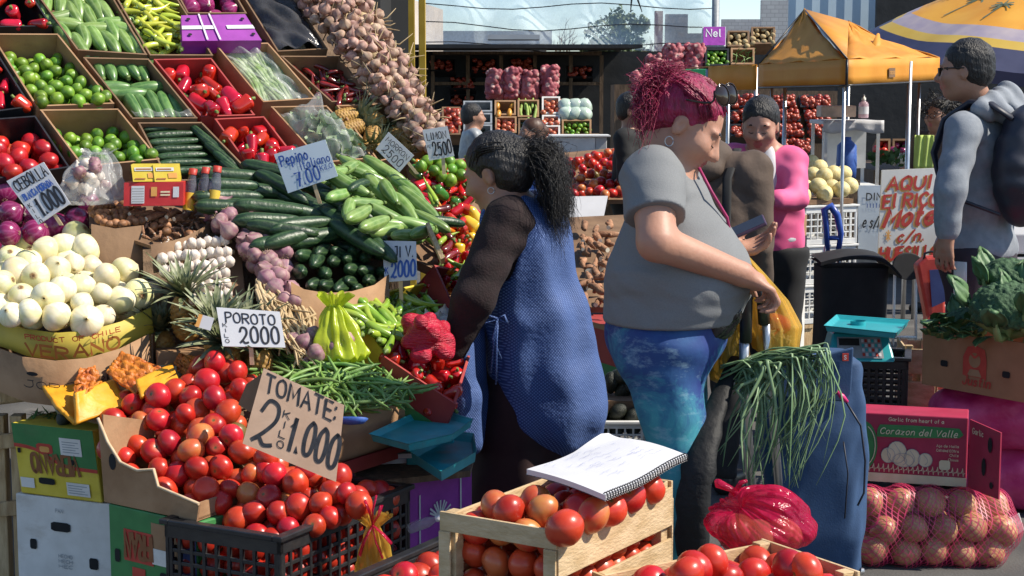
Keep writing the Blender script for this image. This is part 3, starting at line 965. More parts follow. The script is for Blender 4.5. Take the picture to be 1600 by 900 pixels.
def hand_prims(w,d,n,s=1.0,curl=.6,thumb=1,spread=.02,curls=None,thumb_in=.4):
 """Hand from the wrist w along d with palm normal n (curling towards n)."""
 d,n=V(d).normalized(),V(n)
 n=(n-d*n.dot(d)).normalized()
 t=d.cross(n)
 P=[C(w,V(w)+d*.05*s,.024*s,.026*s,.02)]
 for k in range(4):
  P.append(C(V(w)+d*.03*s+t*(k-1.5)*.012*s,V(w)+d*.085*s+t*(k-1.5)*.0205*s,.013*s,.0115*s,.012))
 for k,L in enumerate((.88,1.0,.95,.76)):
  kk=k-1.5
  p=V(w)+d*.088*s+t*kk*.0215*s
  fd=(d+t*kk*spread).normalized()
  cu=curls[k]if curls else curl
  a=cu*.5
  for j,l in enumerate((.042,.027,.022)):
   dr=fd*cos(a)+n*sin(a)
   q=p+dr*l*L*s
   P.append(C(p,q,(.0098-.0008*j)*s,(.0092-.0010*j)*s,.004))
   p=q
   a+=cu*(.9 if j==0 else.7)
 ts=t*thumb
 p=V(w)+d*.025*s-ts*.02*s
 d1=(d*.75-ts*.75+n*thumb_in).normalized()
 d2=(d*.95-ts*.25+n*thumb_in*1.2).normalized()
 q=p+d1*.042*s
 P+=[C(p,q,.015*s,.0115*s,.01),C(q,q+d2*.032*s,.0112*s,.010*s,.005),C(q+d2*.032*s,q+d2*.056*s,.010*s,.008*s,.004)]
 return P
def ruffle(dirs,seed=0):
 """Cloth folds: a sum of warped sines along the given directions [(vec, freq, amp, warp)]."""
 def fn(X,Y,Z):
  o=0
  for i,(v,fq,am,wp)in enumerate(dirs):
   u=X*v[0]+Y*v[1]+Z*v[2]
   w=np.sin(X*11+i+seed)+np.sin(Z*9+Y*7+2*i)+.6*np.sin(Z*23-X*17)
   o=o+am*np.sin(u*fq+w*wp)
  return o.astype(np.float32)if hasattr(o,'astype')else o
 return fn
def cutbox(P,lo,hi):
 return P
def torso_prims(pel,che,sh,side,fw,wid=.17,dep=.115,belly=0.0,k=.06,infl=0.0,top=1.0):
 """Trunk from the pelvis to the shoulder line."""
 up=(V(che)-V(pel)).normalized()
 Rm=basis(fw,up)
 i=infl
 P=[EL(V(pel),(dep+.02+i,wid+i,.12+i),Rm,k),EL(V(che),(dep*top+i,wid*.98*top+i,.17+i),Rm,k),EL((V(pel)+V(che))/2+fw*belly*.35,(dep+belly*.6+i,wid*.92+belly*.35+i,.16+i),Rm,k),C(V(sh[0])*.92+V(sh[1])*.08,V(sh[1])*.92+V(sh[0])*.08,.062+i,None,.06)]
 return P
def stand(loc,head,hgt=1.6,arms='down',lean=0.0):
 """Joints of a standing figure at loc (feet), facing the heading (degrees from +X)."""
 f=V((cos(radians(head)),sin(radians(head)),0))
 s=V((-f.y,f.x,0))
 u=V((0,0,1))
 h,L=hgt,V(loc)
 J=dict(f=f,s=s,h=h)
 ln=f*lean
 J['pel']=L+u*.54*h
 J['che']=L+u*.72*h+ln*.5
 J['neck']=L+u*.83*h+ln*.9
 J['head']=L+u*.925*h+ln*1.1+f*.015
 for nm,g in(('L',1),('R',-1)):
  J['sh'+nm]=L+u*.805*h+s*g*.115*h+ln*.8
  J['hip'+nm]=L+u*.52*h+s*g*.055*h
  J['kn'+nm]=L+u*.28*h+s*g*.06*h+f*.01
  J['an'+nm]=L+u*.045*h+s*g*.06*h-f*.03
  if arms=='down':
   J['el'+nm]=J['sh'+nm]-u*.175*h+s*g*.02
   J['wr'+nm]=J['el'+nm]-u*.14*h+f*.06
  elif arms=='front':
   J['el'+nm]=J['sh'+nm]-u*.165*h+s*g*.03+f*.02
   J['wr'+nm]=J['el'+nm]+f*.17+u*.02-s*g*.06
 return J
def person(J,label,skin,hair,top,bottom,group=None,res=.009,hd=None,hu=None,hs=1.0,wid=.165,dep=.105,belly=0.0,sleeve='long',top_m=None,chest=1.0,legs='trousers',shoe=None,hand_d=None,hand_n=None,hand_s=1.0,fold=.0022,arm_r=(.052,.042,.030),thigh=.085,hairstyle='short',curl=.6,wide=1.0,build_hair=True,name='person',extra=None,lids=False,hem=-.05,eyebrow=None,curls=None,thumbs=(1,-1)):
 f,s=J['f'],J['s']
 base=(J['anL']+J['anR'])/2
 base.z=min(J['anL'].z,J['anR'].z)-.07
 root=thing(name,label,'person',base,group)
 hd=V(hd or f);hu=V(hu or(0,0,1))
 HP,q,Rm=head_prims(J['head'],hd,hu,hs,wide=wide)
 sh=(J['shL'],J['shR'])
 P=list(HP)
 P+=[C(q(-.03,0,-.06),J['neck']-V((0,0,.03)),.052*hs*wide,.062*wide,.03)]
 P+=torso_prims(J['pel'],J['che'],sh,s,f,wid*.93,dep*.9,belly*.9,top=chest)
 for i,g in enumerate('LR'):
  a,b,c=arm_r
  P+=[C(J['sh'+g],J['el'+g],a,b,.03),C(J['el'+g],J['wr'+g],b,c,.02)]
  d=V(hand_d[i])if hand_d else(J['wr'+g]-J['el'+g])
  n=V(hand_n[i])if hand_n else(s*(-1 if g=='L' else 1))
  P+=hand_prims(J['wr'+g],d,n,hand_s,curl,thumbs[i],curls=curls[i]if curls else None)
  P+=[C(J['hip'+g],J['kn'+g],thigh,.055,.04),C(J['kn'+g],J['an'+g],.054,.036,.03),C(J['an'+g]+V((0,0,-.02)),J['an'+g]+f*.13+V((0,0,-.035)),.035,.028,.02)]
 body=sdf_mesh(P,res,'body',[skin,m_lip],parent=root,matfn=lambda c:(np.linalg.norm((c-np.array(tuple(q(.098,0,-.057))))/(.026*hs),axis=1)<.75).astype(int))
 T=torso_prims(J['pel']+V((0,0,.02)),J['che'],sh,s,f,wid,dep,belly,infl=.014,top=chest)
 for g in 'LR':
  a,b,c=arm_r
  if sleeve=='long':
   T+=[C(J['sh'+g],J['el'+g],a+.017,b+.016,.022),C(J['el'+g],J['el'+g].lerp(J['wr'+g],.93),b+.016,c+.014,.02)]
  else:
   he=J['sh'+g].lerp(J['el'+g],.56)
   ad=(J['el'+g]-J['sh'+g]).normalized()
   ins_=s*(-.03 if g=='L' else.03)
   sdf_mesh([C(J['sh'+g]+ins_+V((0,0,.012)),he+ad*.05,a+.026,b+.028,.02)],res*.9,'sleeve',top,disp=ruffle([((.6,.4,.8),46,fold,1.9),((.5,-.8,.9),92,fold*.4,1.8)],4),parent=root,cut=[(he,ad)])
 T+=[EL(J['neck']+V((0,0,.045)),(.07*wide,.07*wide,.05),None,-.02)]
 F_=[((0.6,.4,.8),46,fold,1.9),((1,.5,-.4),31,fold*.9,1.6),((.5,-.8,.9),92,fold*.35,1.8)]
 top_o=sdf_mesh(T,res,top_m or 'shirt',top,disp=ruffle(F_,len(label)),parent=root,cut=[(J['pel']+V((0,0,hem)),(0,0,-1))])
 if bottom is not None:
  B=[EL(J['pel']-V((0,0,.03)),(dep+.03,wid+.012,.13),basis(f,V((0,0,1))),.05)]
  for g in 'LR':
   B+=[C(J['hip'+g],J['kn'+g],thigh+.014,.068,.05),C(J['kn'+g],J['an'+g]+V((0,0,.02)),.066,.052,.03)]
  sdf_mesh(B,res,legs,bottom,disp=ruffle([((.5,.3,.8),50,fold*.8,1.8)],3),parent=root,cut=[(J['pel']+V((0,0,hem+.05)),(0,0,1))])
 for g in 'LR':
  S_=[C(J['an'+g]+V((0,0,-.022)),J['an'+g]+f*.15+V((0,0,-.034)),.044,.036,.02),C(J['an'+g]+V((0,0,.0)),J['an'+g]+V((0,0,-.03)),.044,.042,.02)]
  sdf_mesh(S_,.012,'shoe',shoe or m_blackpl,parent=root)
 if build_hair:
  Hh=[EL(q(-.022,0,.045),(.104*hs,.087*hs*wide,.096*hs),Rm,.01)]
  if hairstyle=='short':
   Hh+=[EL(q(-.05,0,-.015),(.07*hs,.078*hs,.06*hs),Rm,.03)]
  else:
   Hh+=[EL(q(-.05,0,-.03),(.075*hs,.088*hs,.09*hs),Rm,.03),EL(q(-.12,0,.02),(.05,.05,.05),Rm,.03)]
  Hh+=[EL(q(.10,0,-.045),(.095*hs,.10*hs,.105*hs),Rm,-.02)]
  sdf_mesh(Hh,res,'hair',hair,disp=ruffle([((.3,.3,1),210,.0012,1.5),((1,.3,0),160,.0012,1.5)],5),parent=root)
 for y in(1,-1):
  if lids:
   MB(m_eyed).tube([q(.0945,y*.018,-.002),q(.0955,y*.031,-.005),q(.086,y*.046,-.001)],[.001,.0022*hs,.001],5).build('eyelashes',root)
  eb=MB(m_eyed)
  eb.tube([q(.083,y*.018,.026),q(.0905,y*.032,.034),q(.080,y*.050,.028)],[.003*hs,.0045*hs,.002*hs],6)
  eb.build('eyebrow',root)
  if lids:continue
  e=MB(m_eyew)
  e.lathe(sphere_prof(8,.0105*hs,.0105*hs),10,M=Matrix.Translation(q(.0812,y*.031,.004)))
  e.mat(m_eyed)
  e.lathe(sphere_prof(6,.0058*hs,.0058*hs),8,M=Matrix.Translation(q(.0868,y*.0305,.001)))
  e.build('eye',root)
 return root,q,Rm
def hair_overlay(root,q,m,n,seed,back=(-.12,0,.03),hw=.094,top=.142,hl=(.07,.105),w=.0016):
 """Fine hairs combed from the forehead over the crown to the back of the head."""
 rv=random.Random(seed)
 mb=MB(m)
 for k in range(n):
  a=rv.uniform(-1.45,1.45)
  p0=q(hl[0]-.025*abs(a),sin(a)*(hw-.014),hl[1]-.05*abs(sin(a)))
  p2=q(back[0]+.01,sin(a)*.045,back[2]+.03*cos(a))
  pm=q(-.02,sin(a)*(hw+.004),top-.062*abs(sin(a))+rv.uniform(-.002,.004))
  o_=V((rv.gauss(0,.005),rv.gauss(0,.005),rv.gauss(0,.004)))
  p_=[p0+o_,(p0+pm)/2+(q(0,0,.010)-q(0,0,0))+o_,pm+o_,(pm+p2)/2+(q(-.008,0,.011)-q(0,0,0))+o_,p2]
  mb.tube(smooth(p_,2),w,3)
 return mb.build('hair_strands',root)
# ground and far surroundings
m_ground=M('asphalt',(.060,.057,.055),(.10,.096,.09),rough=.85,ns=3.0,bump=.3,bs=120)
overlay(m_ground,(.15,.14,.13),speckle(2.3,.12,.5))
g=MB(m_ground)
g.grid(lambda u,v:((u-.5)*500,-40+v*440,0),20,20,smooth=False)
tag(g.build('ground',base=(0,0,0)),kind='structure')
m_brick=M('white_brick',(.55,.54,.52),(.62,.61,.59),rough=.8,ns=8)
def bricks(m,c1,c2,mortar,sc_=3.0):
 N,L,b=nodes(m)
 tc=N.new('ShaderNodeTexCoord');mp=N.new('ShaderNodeMapping')
 mp.inputs['Rotation'].default_value=(pi/2,0,0)
 br=N.new('ShaderNodeTexBrick')
 br.inputs['Color1'].default_value,br.inputs['Color2'].default_value,br.inputs['Mortar'].default_value=(*c1,1),(*c2,1),(*mortar,1)
 br.inputs['Scale'].default_value=sc_
 L.new(tc.outputs['Object'],mp.inputs[0]);L.new(mp.outputs[0],br.inputs['Vector'])
 L.new(br.outputs[0],b.inputs['Base Color'])
bricks(m_brick,(.56,.55,.53),(.48,.47,.46),(.36,.35,.34))
m_bbrick=M('grey_block',(.3,.28,.26),rough=.85)
bricks(m_bbrick,(.33,.28,.25),(.27,.23,.21),(.20,.18,.17),1.6)
m_corr=M('pale_blue_cladding',(.42,.54,.62),(.46,.58,.66),rough=.45,ns=3)
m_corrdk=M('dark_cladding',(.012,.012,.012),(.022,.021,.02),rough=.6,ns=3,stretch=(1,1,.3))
m_beige=M('beige_render',(.50,.43,.36),(.58,.5,.42),rough=.85,ns=2)
m_roofg=M('pale_roof',(.42,.42,.42),(.5,.5,.5),rough=.6,ns=2)
m_rust=M('rusty_red_paint',(.26,.07,.035),(.32,.10,.05),rough=.6,ns=4)
m_tarp=M('black_shade_cloth',(.010,.011,.012),(.02,.021,.022),rough=.8,ns=5,bump=.3)
m_net=M('white_netting',(.60,.70,.76),rough=.7,ns=30)
def net_mat():
 N,L,b=nodes(m_net)
 out=N['Material Output']
 tr=N.new('ShaderNodeBsdfTransparent')
 mx=N.new('ShaderNodeMixShader')
 tc=N.new('ShaderNodeTexCoord')
 nz=N.new('ShaderNodeTexNoise');nz.inputs['Scale'].default_value=2.2;nz.inputs['Detail'].default_value=9;nz.inputs['Roughness'].default_value=.7
 mr=N.new('ShaderNodeMapRange');mr.inputs[1].default_value,mr.inputs[2].default_value=.3,.7
 mr.inputs[3].default_value,mr.inputs[4].default_value=.28,.55
 L.new(tc.outputs['Object'],nz.inputs[0]);L.new(nz.outputs[0],mr.inputs[0]);L.new(mr.outputs[0],mx.inputs[0])
 L.new(tr.outputs[0],mx.inputs[1]);L.new(b.outputs[0],mx.inputs[2]);L.new(mx.outputs[0],out.inputs[0])
net_mat()
def wall_px(name,px0,px1,pyt,d,m,label,cat='wall',corr=0.0,thick=.15,zb=0.0,d1=None,step=.2):
 a,b_=at(px0,pyt,d),at(px1,pyt,d1 or d)
 e=b_-a;e.z=0
 L=e.length
 e.normalize()
 n=V((e.y,-e.x,0))
 if n.y>0:n=-n
 zt=a.z
 mb=MB(m)
 if corr:
  K=int(L/step*2)
  def fn(u,v):
   k=round(u*K)
   return V((a.x,a.y,zb))+e*(u*L)+n*(corr*(1 if(k//1)%2 else-1))+V((0,0,v*(zt-zb)))
  mb.grid(fn,K,1,smooth=False)
  mb.obox(V((a.x,a.y,zb))-n*(corr+.01),e*L,-n*thick,V((0,0,zt-zb)))
 else:
  mb.obox(V((a.x,a.y,zb)),e*L,-n*thick,V((0,0,zt-zb)))
 return tag(mb.build(name),label,cat)
wall_px('beige_wall',560,692,-30,33,m_beige,'tall beige rendered wall seen between the yellow posts and the netting',d1=44)
fl=at(690,60,46)
t=thing('flat_roofed_shed','long low pale shed with a flat roof behind the netting','building',(at(770,60,46).x,46,0))
x0,x1=at(688,60,46).x,at(851,60,46).x
MB(m_beige).obox((x0,46,0),(x1-x0,0,0),(0,8,0),(0,0,fl.z-.15)).build('wall',t)
MB(m_roofg).obox((x0-.2,45.8,fl.z-.15),(x1-x0+.4,0,0),(0,8.4,0),(0,0,.35)).build('roof',t)
for px in(735,800,830):
 pass
wall_px('block_wall',1040,1075,22,36,m_bbrick,'narrow grey block wall behind the netting beside the rusty post',zb=0)
wall_px('block_wall',1075,1125,52,40,m_bbrick,'lower grey block wall behind the netting by the blue frame')
wall_px('brick_wall',1190,1232,0,34,m_brick,'white painted brick wall beside the pale blue cladding')
wall_px('brick_wall',1128,1190,30,40,m_brick,'low sunlit white wall under the bright open sky gap')
wall_px('cladding_wall',1232,1372,-60,36,m_corr,'pale blue corrugated metal wall above the orange tent',corr=.012,step=.35)
wall_px('dark_wall',1372,1900,-60,34,m_tarp,'black wall behind the beach umbrella')
t=wall_px('rusty_post',1024,1036,17,30,m_rust,'rusty red post standing in front of the grey block wall',cat='post',thick=.2)
def bare_tree(px,pyt,d,seed,label,pyb=90):
 r=random.Random(seed)
 top,bot=at(px,pyt,d),at(px,pyb,d)
 bot.z=0
 t=thing('bare_tree',label,'tree',bot,'bare trees beyond the netting')
 H=top.z
 MB(m_wood_old).tube([bot,bot+V((.1,0,H*.35)),bot+V((-.1,0,H*.6))],[.16,.12,.08],7).build('trunk',t)
 c=MB(m_wood_old)
 def br(p,d_,L,w,n):
  q=p+d_*L*.5+V((r.uniform(-1,1),r.uniform(-1,1),0))*L*.08
  e=p+d_*L
  c.tube([p,q,e],[w,w*.8,w*.5],4)
  if n:
   for _ in range(3):
    dd=(d_+V((r.gauss(0,.5),r.gauss(0,.5),r.uniform(-.1,.5)))).normalized()
    br(p.lerp(e,r.uniform(.4,1)),dd,L*r.uniform(.5,.75),w*.55,n-1)
 for k in range(7):
  z=H*r.uniform(.3,.6)
  br(bot+V((0,0,z)),V((r.uniform(-.8,.8),r.uniform(-.5,.5),1)).normalized(),H*r.uniform(.12,.26),.035,3)
 c.build('crown',t)
bare_tree(722,32,50,1,'bare leafless tree behind the shed near the beige house')
bare_tree(762,38,52,2,'bare leafless tree rising over the middle of the flat shed')
bare_tree(880,30,50,3,'bare leafless tree standing between the shed and the green tree')
bare_tree(1020,40,54,4,'bare leafless tree right of the green tree')
def leafy_tree(px,pyt,wpx,d,seed,label,mm,name='leafy_tree',pyc=45):
 r=random.Random(seed)
 b=at(px,90,d);b.z=0
 Ht=at(px,pyt,d).z
 Rw=wpx/2*d/F
 t=thing(name,label,'tree',b)
 MB(m_wood_old).tube([b,b+V((.05,0,Ht*.4)),b+V((0,0,Ht*.75))],[.22,.16,.06],8).build('trunk',t)
 c=MB(mm)
 z0=Ht*.35
 cl=[(V((r.gauss(0,.42)*Rw,r.gauss(0,.42)*Rw,z0+(Ht-z0)*r.uniform(.15,.88))),Rw*r.uniform(.22,.42))for _ in range(26)]
 for p,q in cl:
  for k in range(260):
   o=V((r.gauss(0,1),r.gauss(0,1),r.gauss(0,.8))).normalized()*q*r.uniform(.5,1.05)
   s=r.uniform(.05,.11)
   u1=V((r.gauss(0,1),r.gauss(0,1),r.gauss(0,1))).normalized()*s
   u2=u1.cross(V((r.gauss(0,1),r.gauss(0,1),r.gauss(0,1)))).normalized()*s*.6
   P=b+p+o
   c.poly([P-u1,P+u2,P+u1,P-u2])
 c.build('crown',t)
m_treeleaf=M('tree_foliage',(.075,.115,.04),(.15,.19,.08),rough=.6,ns=2)
leafy_tree(966,14,120,56,5,'round dense green tree showing through the netting',m_treeleaf)
leafy_tree(925,55,40,58,6,'small dark bush left of the round green tree',m_treeleaf,'leafy_bush')
dn=26
a,b_=at(664,76,dn),at(1122,72,dn)
mb=MB(m_net)
mb.grid(lambda u,v:(a.x+(b_.x-a.x)*u,dn+.05*sin(31*u+3*v)+.04*sin(11*v+9*u),a.z+v*1.9+.04*sin(14*u)*(1-v)),60,14)
tag(mb.build('netting'),'wrinkled white see-through netting hung above the dark back stall','netting')
mb=MB(m_blackpl)
for k in range(5):
 z=a.z+.28*k+.1
 mb.tube([(a.x+(b_.x-a.x)*u/10,dn-.08,z+.10*sin(pi*u/10)*(k-2)*.6+.05*sin(u+k))for u in range(11)],.008,4)
tag(mb.build('hanging_cable'),'thin black cables sagging across the white netting','cable')
mb=MB(m_blackpl)
p=at(992,-20,20)
for s in(-1,1):
 mb.tube([p,p+V((s*.04,0,-.16)),p+V((s*.07+.02,0,-.30))],[.035,.03,.012],6,flat=.4)
tag(mb.build('cloth_rag'),'two dark rag ends dangling at the top in front of the netting','rag')
mb=MB(m_greypl)
p0=at(1119,55,25.5);p1=at(1119,-40,25.5)
mb.tube([V((p0.x,p0.y,0)),p1],.06,8)
tag(mb.build('grey_post'),'dark grey post at the right edge of the white netting','post')
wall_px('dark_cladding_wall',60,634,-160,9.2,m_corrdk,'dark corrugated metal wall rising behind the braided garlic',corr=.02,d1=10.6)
for px,lb in((642,'yellow painted post against the dark corrugated wall'),(659,'yellow painted post next to the netting, further from the dark wall')):
 p=at(px,-60,11.5)
 r_=.024
 t=MB(m_yelpost).obox((p.x-r_,p.y-r_,0),(2*r_,0,0),(0,2*r_,0),(0,0,p.z)).build('yellow_post',bevel=.004)
 tag(t,lb,'post')
DB=27.0
za=at(800,77,DB).z
x0,x1=at(640,77,DB).x,at(1130,77,DB).x
t=thing('back_stall','dark open market stall at the back under a black sheet roof','stall',((x0+x1)/2,DB,0))
mb=MB(m_tarp)
mb.obox((x0-1,DB+1.2,0),(x1-x0+9,0,0),(0,.1,0),(0,0,za))
mb.build('wall',t)
MB(m_tarp).obox((x0-1,23.5,2.235),(at(1000,77,24).x-x0+1,0,0),(0,DB+1.2-23.5,za+.01-2.235),(0,0,.05)).build('roof',t)
p=at(775,66,DB-2.4)
MB(m_roofg).obox((at(762,70,DB-2.4).x,DB-2.5,za+.075),(at(836,70,DB).x-at(762,70,DB).x,0,0),(0,.5,0),(0,0,.07)).build('gutter',t)
xr0,xr1=at(676,90,DB).x,at(940,90,DB).x
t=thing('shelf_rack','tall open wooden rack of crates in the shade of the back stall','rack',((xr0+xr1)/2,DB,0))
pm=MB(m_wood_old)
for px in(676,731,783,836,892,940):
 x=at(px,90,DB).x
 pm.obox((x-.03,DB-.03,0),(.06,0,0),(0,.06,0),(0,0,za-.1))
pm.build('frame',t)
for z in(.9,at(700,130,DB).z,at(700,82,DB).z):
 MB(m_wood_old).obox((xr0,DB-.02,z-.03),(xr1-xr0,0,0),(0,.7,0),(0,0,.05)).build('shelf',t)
# trays and boxes
def slab(mb,p,q,down,inn,th):
 mb.obox(p,q-p,down,inn.normalized()*th)
def tray(px,pl,depth,m,name,label,cat='box',th=.006,group=None,front_h=1.0,lift=0.0,shrink=.006,m_in=None,bottom=True,lipm=None,down=None):
 """Open tray whose rim follows four photo points [tl, tr, br, bl] on a plane."""
 P=[pl.hit(x,y,lift)for x,y in px]
 c=sum(P,V((0,0,0)))/4
 P=[p+(c-p).normalized()*shrink for p in P]
 n=pl.n
 dn_=-n*depth if down is None else V(down)
 mb=MB(m)
 for i in range(4):
  p,q=P[i],P[(i+1)%4]
  e=(q-p).normalized()
  inn=n.cross(e)
  if inn.dot(c-p)<0:inn=-inn
  trim=e*(th if i%2 else 0)
  mb.obox(p+trim,q-p-2*trim,dn_,inn*th)
 if bottom:
  mb.prism([p+dn_*.98 for p in P],dn_.normalized()*th)
 o=tag(mb.build(name,bevel=0),label,cat,group)
 def S(u,v,off=0.0):
  a_,b2=P[3].lerp(P[2],u),P[0].lerp(P[1],u)
  return a_.lerp(b2,v)+n*off
 return o,S,P
def fill_tray(S,specs,diam,label,cat,group,off0=-.01,off1=-.07,layers=2,um=(.06,.94),vm=(.05,.93),r=R,tight=.86,long=None,js=.07,upb=None,wts=None,dump=.0):
 w,h=(S(1,.5)-S(0,.5)).length,(S(.5,1)-S(.5,0)).length
 for l in range(layers):
  pts=[]
  for _ in range(1500):
   u,v=r.uniform(*um),r.uniform(*vm)
   if all(((u-a)*w)**2+((v-b)*h)**2>(diam*tight)**2 for a,b in pts):
    pts.append((u,v))
  for u,v in pts:
   off=off0+(off1-off0)*v-l*diam*.7+r.uniform(-.12,.12)*diam+dump*(1-(2*u-1)**2)
   p=S(u,v,off)
   if long:
    x=(S(u+.05,v)-S(u,v)).normalized()
    y=(S(u,v+.05)-S(u,v)).normalized()
    a=radians(r.uniform(*long))
    nn=x.cross(y)
    rot=basis(x*cos(a)+y*sin(a)+nn*r.uniform(-.12,.12),nn)@Matrix.Rotation(r.uniform(0,6.28),3,'X')
   elif upb is not None:
    rot=basis(V((r.gauss(0,1),r.gauss(0,1),r.gauss(0,.4))),upb+V((r.gauss(0,.4),r.gauss(0,.4),r.gauss(0,.4))))
   else:
    rot=randrot(r).to_matrix()
   put(r.choices(specs,wts)[0]if wts else r.choice(specs),TRS(p,rot,diam*(1+r.uniform(-js,js))),label,cat,group)
def fplane(px,pyt,pyb,d,tilt=.5,w=40):
 """Display plane facing the camera, leaning back by tilt metres of depth per metre of height."""
 a,b_,=at(px,pyb,d),at(px+w,pyb,d)
 c=at(px,pyt,d)
 h=c.z-a.z
 return Plane(a,b_,at(px,pyt,d+tilt*h))
def rect(x0,y0,x1,y1,sk=0):
 return[(x0+sk,y0),(x1+sk,y0),(x1,y1),(x0,y1)]
back=fplane(760,155,220,22.5,.8)
def bbox(x0,y0,x1,y1,m,label,depth=.22,pl=None,grp='produce boxes in the back stall',nm='produce_box'):
 return tray(rect(x0,y0,x1,y1),pl or back,depth,m,nm,label,'box',th=.025,group=grp,shrink=.01)
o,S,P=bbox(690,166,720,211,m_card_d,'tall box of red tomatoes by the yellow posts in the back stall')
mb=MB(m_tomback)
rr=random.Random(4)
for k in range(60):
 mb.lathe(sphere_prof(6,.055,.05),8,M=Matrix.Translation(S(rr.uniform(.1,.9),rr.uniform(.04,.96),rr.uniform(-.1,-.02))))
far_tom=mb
for i,y in enumerate((157,176,194)):
 o,S,P=bbox(723,y,770,y+17.5,m_greypl,('top','middle','bottom')[i]+' pale-rimmed grey plastic crate of the stack beside the mangoes',depth=.4,nm='plastic_crate')
 fill_tray(S,AVO,.09,'dark avocado in the %s grey crate of the back stall'%('top','middle','bottom')[i],'avocado','avocados in the back stall',layers=1,off0=-.1,off1=-.1,tight=1.3)
o,S,P=bbox(772,156,807,180,m_card,'cardboard box of yellow mangoes in the back stall')
fill_tray(S,MANGO,.15,'yellow mango in the box left of the corn cobs','mango','mangoes in the back stall',layers=1,long=(60,100),tight=.8)
o,S,P=bbox(773,181,808,208,m_card,'box of red apples below the mangoes in the back stall')
fill_tray(S,APPLE,.085,'red apple in the box below the mangoes','apple','apples below the mangoes',layers=1)
o,S,P=bbox(808,155,843,183,m_card,'box of light green corn cobs in the back stall')
fill_tray(S,CORN,.22,'light green corn cob standing in the box between mangoes and apples','corn','corn cobs in the back stall',layers=1,long=(80,100),tight=.34)
o,S,P=bbox(809,184,845,215,m_card_d,'dark box of cucumbers below the corn cobs')
fill_tray(S,CUK,.25,'dark cucumber in the box below the corn cobs','cucumber','cucumbers in the back stall',layers=1,long=(-10,10),tight=.4)
for y0,y1,lb in((150,178,'upper'),(179,194,'middle'),(195,216,'lower')):
 o,S,P=bbox(846,y0,876,y1,m_card_wht,lb+' pale box of apples between the corn and the cabbages')
 fill_tray(S,APPLE,.09,'red apple in the %s pale box beside the cabbages'%lb,'apple','apples beside the cabbages',layers=1)
o,S,P=bbox(875,156,922,184,m_card,'box of plastic-wrapped cabbages above the back limes')
m_cabpl=M('wrapped_cabbage',(.40,.52,.42),(.55,.64,.56),rough=.25,ns=3,coat=.4)
CAB=[spec_of('cabbage',MB(m_cabpl).lathe(sphere_prof(10,.48,.42),14,rf=lambda th,t:1+.06*cos(4*th+3*t)))]
for k in range(6):
 put(CAB[0],TRS(S(.2+.3*(k%3),.27+.46*(k//3),-.04),randrot(),.26),'pale green wrapped cabbage in the back stall box','cabbage','wrapped cabbages in the back stall')
o,S,P=bbox(877,186,925,212,m_card,'box of bright limes below the wrapped cabbages')
fill_tray(S,LIME,.075,'bright lime in the box below the wrapped cabbages','lime','limes below the wrapped cabbages',layers=1)
p=at(925,165,22.3);q=at(938,214,22)
MB(m_wood_old)
m_redon=M('red_onion_in_net',(.24,.04,.055),(.38,.10,.11),rough=.6,ns=4,rnd=.2)
overlay(m_redon,(.62,.42,.36),speckle(10,.36,.75))
def net_sack(name,base,ax,L,rad,m,label,group,on=.075,sd=1,n=70,cat='sack',flat=1.0,res=.02,kk=.012):
 r=random.Random(sd)
 ax=V(ax).normalized()
 b1=ax.cross(V((0,1,.01))).normalized()
 b2=ax.cross(b1)
 P=[C(V(base)+ax*rad,V(base)+ax*(L-rad),rad*.88,rad*.85,.02)]
 for k in range(n):
  a,t=r.uniform(0,2*pi),r.uniform(.06,.94)
  q=rad*.86*(min(1,min(t,1-t)/.12)**.5)
  P.append(EL(V(base)+ax*(t*L)+(b1*cos(a)+b2*sin(a)*flat)*q,(on/2,)*3,None,kk))
 o=sdf_mesh(P,res,name,m)
 return tag(o,label,cat,group)
for i,(x,y0,y1)in enumerate(((772,108,156),(799,104,156),(827,109,156),(857,100,156))):
 p=at(x,y1,23.2)
 net_sack('onion_sack',p,(.06,.1,1),at(x,y0,23.2).z-p.z,.122,m_redon,('pink net sack of red onions standing above the mango box','pink net sack of red onions, second from the left above the corn box','pink net sack of red onions standing right above the corn box','tallest pink net sack of red onions, above the pale apple boxes')[i],'onion sacks in the back stall',on=.082,sd=i,n=110,res=.012,kk=.003)
for i,(px,py,nn)in enumerate(((690,97,'A'),(722,125,'B'),(755,97,'C'),(815,95,'D'),(722,152,'E'),(905,107,'F'))):
 p=at(px,py+14,DB)
 o,S,P=tray(rect(px-20,py-5,px+22,py+14),fplane(px,py-14,py+14,DB-.05,.5),.2,m_blackpl,'plastic_crate','dark crate of fruit on the shaded rack '+('near the yellow posts, top shelf','above the grey crates','left of the first onion sack, top shelf','above the third onion sack','just above the grey crates, lower shelf','right of the tallest onion sack')[i],'crate',th=.02,group='crates on the shaded rack')
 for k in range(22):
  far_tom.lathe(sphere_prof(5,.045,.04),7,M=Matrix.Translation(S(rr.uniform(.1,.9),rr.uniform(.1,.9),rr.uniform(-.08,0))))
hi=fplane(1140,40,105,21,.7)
o,S,P=bbox(1097,41,1135,73,m_card_pur,'purple printed box standing on top of the far display',pl=hi,grp='boxes of the far display')
mb=MB(m_paper);mb.write('Nel',S(.15,.45,.03),S(1,.5)-S(0,.5),S(.5,1)-S(.5,0),.12,.16)
pm_=MB(m_card_pur);pm_.poly([S(.03,.03,.012),S(.97,.03,.012),S(.97,.97,.012),S(.03,.97,.012)])
pf=pm_
pf.mat(m_paper);pf.write('Nel',S(.15,.45,.016),S(1,.5)-S(0,.5),S(.5,1)-S(.5,0),.11,.16)
bpy.data.objects.remove(o)
c4=[S(0,0),S(1,0),S(1,1),S(0,1)]
pf.obox(S(0,0),S(1,0)-S(0,0),S(0,1)-S(0,0),-hi.n*.2)
